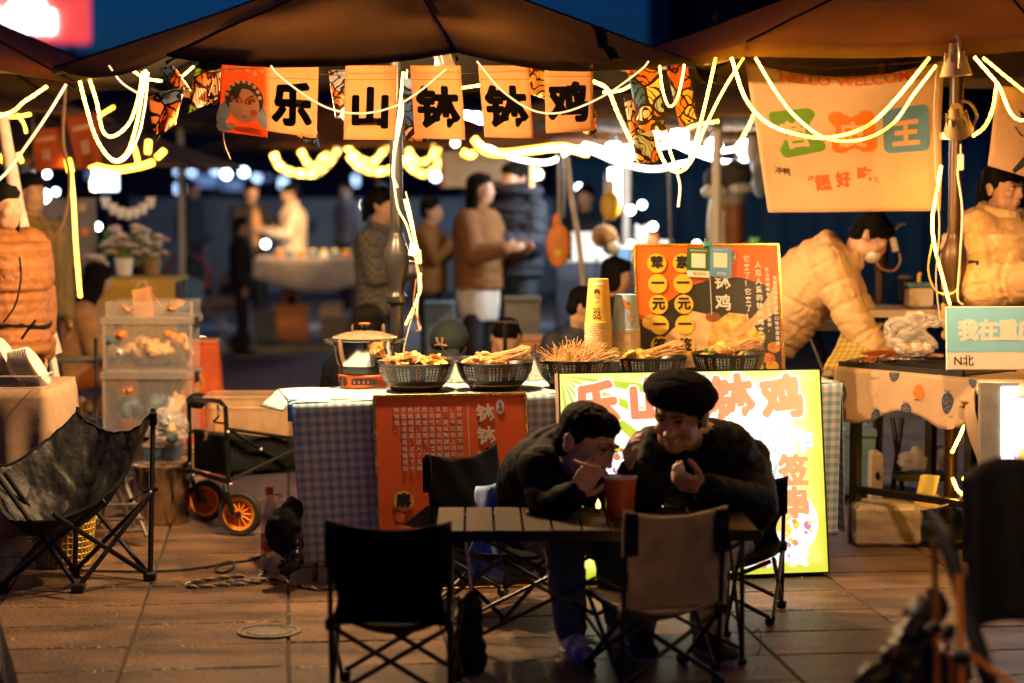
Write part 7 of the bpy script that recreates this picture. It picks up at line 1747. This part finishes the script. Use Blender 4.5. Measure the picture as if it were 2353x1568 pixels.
# blue sign board
bs_ = thing('street_sign', 'light blue sign board with white characters on the right table', 'sign', mat=frame_m(P(2174, 850, 8.95), R(3), R(7)), group=None)
w_ = .62; h_ = .275
MB().box((w_/2, h_/2, -.006), (w_, h_, .012), ch=.004).build('board', M_white, bs_, smooth=False)
poly([(.004, .078), (w_ - .004, .078), (w_ - .004, h_ - .004), (.004, h_ - .004)], .0012).build('blue_field', mat('sky_blue', (.25, .62, .9), .4, var=.03), bs_)
T('我在重庆等你', .315, .165, .092, M_whiteprint, bs_, bold=.05, z=.0022, sx=.95)
T('N北', .075, .038, .05, M_black, bs_, bold=.012, z=.0022)
# under the table
tb, w_, h_ = bin_('pale blue bin under the strawberry table', 1938, 2012, 985, 1118, 9.95, .3, mat('pale_blue_bin', (.18, .35, .6), .35))
wc = thing('wrapped_carton', 'carton of cups wrapped in clear film under the strawberry table', 'carton', G(2040, 1258))
a_, b_ = P(1968, 1258, 9.55), P(2112, 1150, 9.55); ww_, hh_ = b_.x - a_.x, b_.z
cc_ = MB().box((0, .13, hh_/2), (ww_, .24, hh_), ch=.02).build('carton', mat('carton_brown', (.32, .2, .1), .7), wc)
mb = MB().box((0, .13, hh_/2), (ww_ + .02, .26, hh_ + .015), ch=.02)
remesh(mb, 'film', M_bagclear, wc, .012, post=wrinkle(.008, 30), it=2)
tsx = thing('tissue_box', 'open tissue pack with a raised sheet under the strawberry table', 'tissue', P(2125, 1165, 9.5))
MB().box((0, 0, .03), (.12, .08, .06), ch=.006).build('box', M_cable, tsx, smooth=False); MB().sheet(lambda u, v: ((u - .5)*.085 + .02*v, .02*math.sin(u*5), .06 + .09*v), 6, 6).build('tissue', M_whiteprint, tsx, solid=.002)
scs = thing('white_box', 'upright white gadget box at the back under the strawberry table', 'box', P(1995, 1150, 9.9)); MB().box((.03, 0, .12), (.05, .12, .24), ch=.01).build('case', M_cable, scs, smooth=False); MB().ball((.03, -.062, .13), (.01, .004, .02)).build('button', M_blackplastic, scs)
sw = thing('cord_switch', 'yellow-lit inline switch below the strawberry table', 'switch', P(2222, 1002, 9.1)); MB().box((0, 0, 0), (.028, .02, .068), ch=.005).build('case', M_cable, sw); MB().ball((0, -.012, 0), (.005, .003, .008)).build('button', M_white, sw)
cable('cable from the lit switch to the ground under the table', [(2222, 1020), (2226, 1060), (2218, 1110), (2200, 1150), (2120, 1170), (2100, 1160)], 9.1, None, .005)
jg = thing('bagged_bundle', 'bundle of bagged goods in the shadows under the strawberry table', 'bag', P(2120, 1085, 9.9)); mb = MB(); [mb.ball((-.08 + .05*k, 0, .05 + .02*(k % 2)), (.05, .05, .06)) for k in range(4)]; remesh(mb, 'film', M_bagclear, jg, .01, post=wrinkle(.02, 20)); MB().box((0, .03, -.02), (.26, .15, .03)).build('shelf', M_frame, jg)
for k in range(2): tag(MB().tube([P(2050 + 22*k, 960, 10.1), P(2082 + 20*k - 60*(k), 1190, 9.9)], .012).build('stand_leg', M_frame), ['slanting dark stand leg behind the carton', 'crossing dark stand leg behind the pale blue bin'][k], 'pole', 'stand legs')
# bright panel at the right edge
lp2 = thing('light_box', 'white glowing light box cropped by the right edge', 'light box', mat=frame_m(P(2300, 1075, 8.75), R(-6), R(8)))
MB().bx(-.085, .5, -.02, .36, -.1, -.006).build('case', mat('grey_case', (.25, .24, .23), .5), lp2, smooth=False)
fc2 = MB().bx(0, .5, 0, .345, -.005, 0).build('face', emat('cool_face', (.85, .95, 1), 2.6), lp2, smooth=False)
poly([(.05, .0), (.3, .0), (.3, .1), (.05, .1)], .0015).build('print', emat('pink_print', (.9, .35, .7), 1), fc2); disc(.1, .05, .03, .035, .0025).build('print', E_yl, fc2)
# vendor's table, cup, box behind the banner
vt = thing('folding_table', 'white folding table the bending vendor works at', 'table', ppos(1925, 10.75)); z_ = headz(738, 10.75)
MB().box((0, .1, z_ - .02), (.5, .5, .035), ch=.006).build('tabletop', M_white, vt, smooth=False)
for x in (-.2, .2): MB().tube([(x, -.1, 0), (-x*.6, .3, z_ - .04)], .013).build('leg', M_frame, vt); MB().tube([(x, .3, 0), (-x*.6, -.1, z_ - .04)], .013).build('leg', M_frame, vt)
tw_ = thing('towel_stack', 'pile of white towels on the vendor table', 'towels', P(1920, 735, 10.7))
for k in range(4): MB().box((.01*k, 0, .01 + .018*k), (.18 - .02*k, .14, .016), ch=.006).build('towel', M_whiteprint, tw_)
yb = thing('yellow_cloth', 'yellow checked cloth draped over a slanting board right of the menu', 'cloth', P(1950, 850, 10.0))
M_ych = gingham('yellow_gingham', .03, (.5, .4, .15), (.3, .22, .03))
yq = [P(1942, 748, 10.2), P(2030, 740, 10.2), P(1985, 850, 9.85), P(1890, 850, 9.85)]
MB().sheet(lambda u, v: tuple((yq[0]*(1 - u) + yq[1]*u)*(1 - v) + (yq[3]*(1 - u) + yq[2]*u)*v + V(0, .01*math.sin(u*7), .008*math.sin(v*9))), 14, 14, lambda u, v: (u*.2, v*.3)).build('cloth', M_ych, yb, world=True, solid=.004)
MB().add([tuple(q + V(0, .03, -.03)) for q in yq], [(0, 1, 2, 3)]).build('board', M_wood, yb, world=True, solid=.015)
cpt = thing('drink_cup', 'tall dark cup with clear lid beside the blue tub', 'cup', P(2078, 690, 10.5)); MB().lathe([(0, 0), (.028, 0), (.036, .11), (0, .11)], 20).build('cup_body', M_blackplastic, cpt); MB().lathe([(.038, .11), (.038, .118), (.03, .13), (0, .132)], 20).build('lid', M_clear, cpt)
tub = thing('lidded_tub', 'cream tub with a blue lid beside the woman in tan', 'tub', P(2110, 705, 10.4)); MB().box((0, 0, .05), (.12, .12, .1), ch=.012).build('tub_body', M_cable, tub, smooth=False); MB().box((0, 0, .112), (.13, .13, .024), ch=.008).build('lid', M_bluebin, tub, smooth=False); MB().tube([(0, 0, .12), (0, 0, .16), (.01, 0, .17)], .01).build('handle', M_yellow, tub)
rb_ = thing('back_table', 'cream-topped back table of the right stall', 'table', ppos(2110, 10.4)); z_ = P(2110, 707, 10.4).z
MB().box((.1, .1, z_ - .02), (.75, .5, .035)).build('tabletop', M_cable, rb_, smooth=False)
for x in (-.22, .42):
    for y in (-.1, .3): MB().tube([(x, y, 0), (x, y, z_ - .03)], .015).build('leg', M_frame, rb_)
# ================================================================ background stalls
def point_lamp(name, label, p, r_, m, energy, colr, cord=.5):
    t = thing(name, label, 'lamp', p, group='hanging bulbs'); MB().ball((0, 0, 0), r_).build('bulb', m, t); MB().lathe([(0, r_*1.7), (r_*.35, r_*1.6), (r_*.4, r_*.85), (0, r_*.8)], 12).build('socket', M_blackplastic, t)
    MB().tube([(0, 0, r_*1.5), (0, 0, r_*1.5 + cord)], .004, 5).build('cord', M_cable, t)
    if energy:
        l = bpy.data.lights.new('bulb_light', 'POINT'); l.energy = energy; l.color = colr; l.shadow_soft_size = r_*1.05; lo = bpy.data.objects.new('bulb_light', l); link(lo, t); lo.location = (0, -.0, -r_*1.3)
    return t
M_bulbw = emat('white_bulb', (.92, .97, 1), 22); M_bulbwarm = emat('warm_bulb', (1, .7, .35), 22)
COOL = (.9, .96, 1)
wt = thing('goods_table', 'long white-clothed goods table under glaring white light', 'table', ppos(1520, 15.6)); zt_ = headz(600, 15.6)
MB().bx(-.8, .95, -.05, .6, zt_ - .03, zt_).build('tabletop', M_whiteprint, wt, smooth=False)
MB().sheet(lambda u, v: (-.8 + 1.75*u, -.07 - .03*v + .015*math.sin(u*30)*v, zt_ - .6*v), 40, 4).build('cloth', M_navy, wt, solid=.005)
for x in (-.7, .85):
    for y in (0, .5): MB().tube([(x, y, 0), (x, y, zt_ - .03)], .02).build('leg', M_tleg, wt)
rs = random.Random(11)
GP = [M_white, M_whiteprint, M_tanitem, M_oritem, M_yellow, M_white, M_bluebin]
names = ['white', 'round', 'small', 'tall', 'pale', 'low', 'bright']
n_ = 0
for (px, py, w_, h_, m, kind, lab) in ((1345, 592, .2, .2, M_white, 'box', 'large white carton at the left end of the bright stall'), (1395, 590, .16, .16, M_white, 'box', 'second white carton beside the large one'), (1430, 596, .14, .1, M_bluebin, 'box', 'pale blue tub in front of the white cartons'),
        (1475, 588, .18, .22, M_white, 'plush', 'white plush toy heaped on the bright stall'), (1500, 590, .12, .16, M_oritem, 'plush', 'small orange plush toy on the bright stall'), (1530, 592, .16, .13, M_white, 'plush', 'round white plush toy right of the orange one'),
        (1565, 594, .12, .09, M_white, 'plush', 'little white plush toy in the middle of the stall'), (1600, 594, .2, .07, M_tanitem, 'hat', 'straw hat lying on the bright stall'), (1650, 594, .13, .1, M_white, 'plush', 'white plush toy right of the straw hat'), (1700, 594, .14, .12, M_white, 'plush', 'last white plush toy by the welcome banner'), (1735, 592, .12, .14, M_leaf, 'plush', 'green plush toy at the right end of the stall')):
    p = P(px, py, 15.7); p.z = zt_ + .002
    if kind == 'box':
        t = thing('carton', lab, 'box', p, group='goods on the bright stall'); MB().box((0, .1, h_/2), (w_, .2, h_), ch=.008).build('case', m, t, smooth=False); MB().box((0, .1, h_ + .004), (w_*1.04, .21, .02), ch=.004).build('lid', M_whiteprint, t, smooth=False)
    elif kind == 'hat':
        t = thing('straw_hat', lab, 'hat', p, group='goods on the bright stall'); MB().lathe([(.13, 0), (.132, .006), (.07, .015), (.06, .07), (.04, .085), (0, .088)], 22).build('hat_body', m, t); MB().lathe([(.069, .016), (.071, .016), (.066, .04), (.064, .04)], 22, closed=True).build('ribbon', M_blackcloth, t)
    else:
        t = thing('plush_toy', lab, 'plush toy', p, group='goods on the bright stall'); mb = MB(); mb.ball((0, .08, h_*.35), (w_*.45, .08, h_*.38)); mb.ball((0, .06, h_*.85), (w_*.34, .07, h_*.32))
        for s in (-1, 1): mb.ball((s*w_*.22, .06, h_*1.15), (w_*.1, .02, h_*.14)); mb.ball((s*w_*.3, .0, h_*.15), (w_*.16, .06, h_*.15))
        remesh(mb, 'toy_body', m, t, .012, it=3)
        for s in (-1, 1): MB().ball((s*w_*.12, -.005, h_*.9), .008, nu=6, nv=5).build('eye', M_eye, t)
def hanging(label, px, py, d, tops, group='goods hanging at the bright stall', name='hanging_goods', cat='hanging goods'):
    t = thing(name, label, cat, P(px, py, d), group=group)
    for (nm, c, r_, m) in tops: MB().ball(c, r_).build(nm, m, t)
    zt = max(c[2] + (r_[2] if isinstance(r_, tuple) else r_) for _, c, r_, _ in tops); MB().tube([(0, 0, zt - .01), (0, 0, zt + .35)], .004, 5).build('cord', M_cable, t)
M_fur = mat('grey_fur', (.06, .055, .05), .95, bump=1, bscale=40)
hanging('fluffy dark hanging lantern with white underside, left of a pair', 1650, 560, 13.6, (('top', (0, 0, .42), (.1, .09, .09), M_fur), ('underside', (-.03, -.05, .34), (.09, .06, .05), M_white), ('body', (0, 0, .12), (.075, .07, .24), M_white), ('band', (.02, -.02, .27), (.05, .06, .06), mat('lime', (.35, .4, .03), .6))))
hanging('fluffy dark hanging lantern with brown body, right of a pair', 1688, 560, 13.5, (('top', (0, 0, .44), (.11, .1, .1), M_fur), ('underside', (.03, -.05, .36), (.08, .06, .04), M_white), ('body', (0, 0, .12), (.07, .07, .24), mat('brown_body', (.25, .09, .03), .6)), ('band', (0, 0, .29), (.075, .07, .07), mat('grey_band', (.25, .24, .24), .7))))
hanging('yellow bag of goods hanging under the white lamp', 1402, 490, 14, (('bag', (0, 0, .05), (.07, .05, .1), M_yellow), ('tie', (0, 0, .17), (.03, .02, .06), M_white)))
hanging('bundle of pale goods hanging below the yellow bag', 1388, 560, 14.1, (('bundle', (0, 0, .05), (.09, .05, .08), M_tanitem), ('tip', (.05, 0, -.03), (.06, .05, .05), M_white)))
hanging('orange shopping bag hanging in front of the far stall', 1282, 600, 13, (('bag', (0, 0, .1), (.075, .03, .14), M_oritem), ('neck', (-.01, 0, .24), (.03, .02, .06), M_oritem), ('mark', (0, -.025, .05), (.03, .012, .03), M_yellow)))
hanging('white bags hanging high at the right of the bright stall', 1745, 430, 13.8, (('bag', (0, 0, .1), (.06, .04, .17), M_white), ('bag', (-.05, .0, .25), (.05, .04, .1), M_white)))
for k, (px, py, d, r_, e) in enumerate(((1410, 345, 14.6, .06, 16), (1445, 350, 15.4, .05, 0), (1560, 312, 14.8, .06, 18), (1640, 335, 14.5, .055, 0), (1712, 340, 14.6, .06, 14), (1070, 278, 26, .1, 45), (1094, 275, 27, .075, 0))):
    point_lamp('hanging_bulb', ['white bulb glaring left over the bright stall', 'white bulb just right of the leftmost one', 'white bulb glaring over the middle of the stall', 'white bulb right of the middle one', 'white bulb nearest the welcome banner', 'distant white lamp between the third and fourth flags', 'fainter distant lamp beside the third flag gap'][k], P(px, py, d), r_, M_bulbw, e, COOL if d < 20 else (.55, .78, 1), cord=.5 if d < 20 else .02)
tl = thing('tube_lamp', 'upright white tube lamp above the yellow bag', 'lamp', P(1412, 430, 14.3)); MB().tube([(0, 0, -.13), (0, 0, .13)], .045, 12).build('tube', emat('tube_white', (1, .97, .9), 5), tl); MB().tube([(0, 0, .12), (0, 0, .5)], .006).build('cord', M_cable, tl)
point_lamp('hanging_bulb', 'small warm bulb hanging right of the yellow bag', P(1448, 482, 14), .03, M_bulbwarm, 0, WARM)
point_lamp('hanging_bulb', 'small round yellow bulb above the pale hanging sheet', P(1046, 328, 15), .025, M_bulbwarm, 0, WARM)
# pale sheet and other cloths
flag('pale cream sheet hanging behind the woman in brown', [(1010, 348), (1184, 340), (1182, 425), (1012, 432)], 16.4, mat('cream_sheet', (.6, .46, .3), .8, transl=(.6, .4, .2, .4)), amp=.02, seed=4, name='hanging_sheet', group='hanging sheets')
# far white table and goods
ft2 = thing('market_table', 'white-clothed market table in front of the two far vendors', 'table', ppos(702, 21.6)); zt_ = headz(592, 21.6)
M_creamc = mat('cream_cloth', (.62, .5, .38), .8, bump=.3)
MB().bx(-.53, .53, 0, .6, zt_ - .03, zt_).build('tabletop', M_creamc, ft2, smooth=False)
MB().sheet(lambda u, v: (-.54 + 1.08*u, -.03 - .03*v + .02*math.sin(u*14)*v, zt_ + .003 - (.2 + .14*math.sin(u*2.6))*v), 24, 5).build('cloth', M_creamc, ft2, solid=.006)
for x in (-.48, .48):
    for y in (.04, .55): MB().tube([(x, y, 0), (x, y, zt_ - .03)], .02).build('leg', M_tleg, ft2)
for k in range(7):
    p = ppos(640 + 26*k, 21.8); p.z = zt_ + .004; t = thing('snack_tub', '%s small food tub on the far white table' % ['first', 'second', 'third', 'fourth', 'fifth', 'sixth', 'seventh'][k], 'tub', p, group='food tubs on the far table')
    MB().lathe([(0, 0), (.04, 0), (.05, .06), (.045, .06), (0, .05)], 14).build('tub_body', rs.choice(GP), t); MB().ball((0, 0, .055), (.042, .042, .025), nu=10, nv=6).build('food', rs.choice((M_tofu, M_meat, M_potato)), t)
ob2 = thing('shopping_bag', 'orange shopping bag on the ground under the far white table', 'bag', ppos(668, 21.9)); MB().box((0, 0, .2), (.36, .15, .38), ch=.02).build('bag_body', M_oritem, ob2); MB().tube([(-.08, 0, .38), (-.05, 0, .5), (.05, 0, .5), (.08, 0, .38)], .01, smooth=4).build('handle', M_oritem, ob2)
cbx = thing('carton', 'brown cartons stacked at the right leg of the far table', 'box', ppos(770, 21.9)); MB().box((0, 0, .12), (.3, .25, .24), ch=.01).build('lower_carton', M_cardboard, cbx, smooth=False); MB().box((-.04, 0, .33), (.22, .22, .16), ch=.01).build('upper_carton', M_tanitem, cbx, smooth=False)
gsx = thing('crate', 'grey plastic crate at the left leg of the far table', 'crate', ppos(610, 21.9)); MB().box((0, 0, .16), (.24, .3, .32), ch=.01).build('crate_body', M_tleg, gsx, smooth=False); MB().box((0, 0, .33), (.26, .32, .03), ch=.006).build('rim', M_frost, gsx, smooth=False)
spot_lamp('spot_lamp', 'warm lamp under the middle umbrella lighting the cream jacket', P(760, 350, 21.2), P(690, 540, 22.4), 70, size=80, scale=1.6, colr=(1, .62, .3))
# stroller
sr = thing('stroller', 'baby stroller with pink hood left of the far white table', 'stroller', ppos(480, 20.5))
M_pink = mat('pink_hood', (.5, .08, .1), .8); M_sframe = mat('stroller_frame', (.3, .33, .38), .4, .5)
hd = MB(); 
for j in range(7):
    a = R(-10 + j*22)
    for i in range(9): pass
MB().sheet(lambda u, v: (-.2 + .22*math.cos(R(180*u))*-1 + .0, -.16 + .32*v, .72 + .24*math.sin(R(180*u))), 14, 4).build('hood', M_pink, sr, solid=.01)
MB().ball((-.16, 0, .6), (.18, .16, .14)).build('seat', mat('stroller_seat', (.05, .06, .08), .8), sr); MB().ball((-.05, -.1, .68), (.1, .08, .05)).build('blanket', mat('rose_blanket', (.7, .15, .25), .8), sr)
MB().box((.1, 0, .5), (.35, .3, .12), ch=.03).build('tray', mat('stroller_tray', (.35, .25, .2), .6), sr)
for a in (((-.3, -.18, .05), (.25, -.18, .85)), ((.3, -.18, .05), (-.2, -.18, .7)), ((-.3, .18, .05), (.25, .18, .85)), ((.3, .18, .05), (-.2, .18, .7)), ((.25, -.18, .85), (.25, .18, .85))): MB().tube(a, .014).build('frame_tube', M_sframe, sr)
for x in (-.3, .3):
    for y in (-.18, .18): MB().lathe([(.04, -.02), (.09, -.025), (.1, 0), (.09, .025), (.04, .02)], 20, M=Matrix.Translation((x, y, .1)) @ Matrix.Rotation(R(90), 4, 'X')).build('wheel', M_tyre, sr)
bgx = thing('tote_bag', 'light blue bag hanging on the front of the stroller', 'bag', P(445, 700, 20.2)); mb = MB(); mb.ball((0, 0, .12), (.13, .07, .16)); remesh(mb, 'bag_body', mat('light_blue_bag', (.2, .4, .7), .6), bgx, .02, post=wrinkle(.03, 8)); MB().tube([(-.05, 0, .25), (0, 0, .4), (.05, 0, .25)], .008, smooth=4).build('handle', M_bluebin, bgx)
gs2 = thing('goods_basket', 'basket of mixed goods with a tan hat right of the stroller', 'basket', P(545, 690, 20.8)); MB().lathe([(0, 0), (.16, 0), (.2, .16), (.185, .16), (0, .12)], 20).build('basket_body', M_navy, gs2)
for k in range(6): MB().ball((rs.uniform(-.12, .12), rs.uniform(-.08, .05), .17 + .03*(k % 3)), (.07, .06, .05)).build('goods', rs.choice((M_tanitem, M_oritem, M_white, M_bluebin)), gs2)
MB().lathe([(.17, .26), (.17, .27), (.09, .28), (.08, .36), (0, .37)], 20).build('hat', M_tanitem, gs2)
for x in (-.1, .1): MB().tube([(x, 0, .01), (x*1.6, 0, -gs2.matrix_world.translation.z)], .014).build('leg', M_sframe, gs2)
# dark strolling figure silhouette parts between
person('person in black walking past behind the stroller', ppos(552, 20.0), R(100), stand_J(1.3, sit=None), M_blkpant, M_blkpant, vox=.02)
# scattered clutter low behind the stall
for k, (px, py, d, w_, h_, m, lab) in enumerate(((1200, 690, 13.2, .22, .3, M_tleg, 'grey lidded crate behind the skewer bowls'), (1010, 700, 14.5, .2, .28, M_bluebin, 'blue lidded crate behind the umbrella pole'), (1190, 780, 12.2, .3, .16, M_kraft, 'brown carton just behind the second bowl'))):
    p = P(px, py, d); t = thing('crate', lab, 'crate', (p.x, p.y, 0), group='crates behind the stall'); MB().box((0, 0, p.z/2), (w_, .25, p.z), ch=.01).build('crate_body', m, t, smooth=False); MB().box((0, 0, p.z + .012), (w_*1.06, .27, .024), ch=.005).build('lid', m, t, smooth=False)
pv2 = thing('tripod_stand', 'small black tripod with knobs behind the skewer bowls', 'tripod', P(1160, 740, 11))
MB().tube([(0, 0, .0), (0, 0, -.35)], .012).build('column', M_blackmetal, pv2); MB().tube([(-.06, 0, 0), (.06, 0, 0)], .01).build('bar', M_blackmetal, pv2)
for a in range(3): MB().tube([(0, 0, -.3), (.25*math.cos(a*2.1), .25*math.sin(a*2.1), -pv2.matrix_world.translation.z)], .009).build('leg', M_blackmetal, pv2)
for x in (-.055, 0, .055): MB().ball((x, -.012, 0), .007, nu=8, nv=6).build('knob', M_steel, pv2)
# distant lamps blurred to discs
DL = ['behind the flower stall, left of two', 'behind the flower stall, right of two', 'high left of the man in black', 'high above the man in black', 'right of the checked jacket woman', 'left of two below the pale sheet', 'right of two below the pale sheet', 'above the man in the navy puffer', 'left of the yellow hanging bag', 'right of the yellow hanging bag', 'below the hanging bulbs of the bright stall', 'beside the tent pole, upper', 'beside the tent pole, lower', 'at the far left edge', 'under the white bunting', 'above the orange hanging bag', 'by the straw hat', 'left of the straw hat', 'right of the straw hat', 'in front of the white plush toy', 'below the orange plush toy', 'on the white cartons', 'near the orange caution board', 'behind the far white table']
M_dl = [emat('distant_lamp%d' % i, c, e) for i, (c, e) in enumerate((((.5, .72, 1), 9), ((1, .8, .55), 9), ((.8, .9, 1), 9)))]
for k, (px, py, d) in enumerate(((395, 470, 34), (430, 470, 40), (520, 400, 45), (560, 395, 45), (840, 470, 30), (1000, 405, 44), (1025, 415, 40), (1235, 400, 36), (1330, 430, 19.8), (1475, 470, 19.6), (1500, 520, 19.5), (108, 400, 18), (128, 440, 18), (60, 470, 17), (225, 520, 17), (1270, 340, 20), (1600, 560, 15.3), (1560, 575, 15.2), (1680, 570, 15.2), (1450, 560, 15.2), (1500, 572, 15.1), (1370, 580, 15.1), (465, 785, 21), (610, 560, 22))):
    t = thing('distant_lamp', 'small blurred lamp disc ' + DL[k], 'lamp', P(px, py, d), group='distant lamps'); w_ = .0016*d
    MB().ball((0, 0, 0), w_, nu=8, nv=6).build('bulb', M_dl[k % 3], t); MB().tube([(0, .01, 0), (0, .01, -min(.5, t.matrix_world.translation.z))], w_*.3, 5).build('stem', M_blackmetal, t)
# specks of litter and grit on the paving
mb = MB(); r3 = random.Random(9)
for k in range(420):
    y = r3.uniform(6.6, 11); x = r3.uniform(-.26, .26)*y; s_ = r3.choice((.002, .003, .003, .005, .008)); a = r3.uniform(0, 6)
    mb.add([(x + s_*r3.uniform(.5, 1.2)*math.cos(a + j*1.57), y + s_*r3.uniform(.5, 1.2)*math.sin(a + j*1.57), .0015 + r3.random()*.0015) for j in range(4)], [(0, 1, 2, 3)])
tag(mb.build('grit', mat('grit', (.05, .04, .03), .9, var=.9, scale=3, c2=(.5, .42, .3)), smooth=False), 'specks of grit and litter scattered over the paving', 'grit', kind='stuff')
flush()
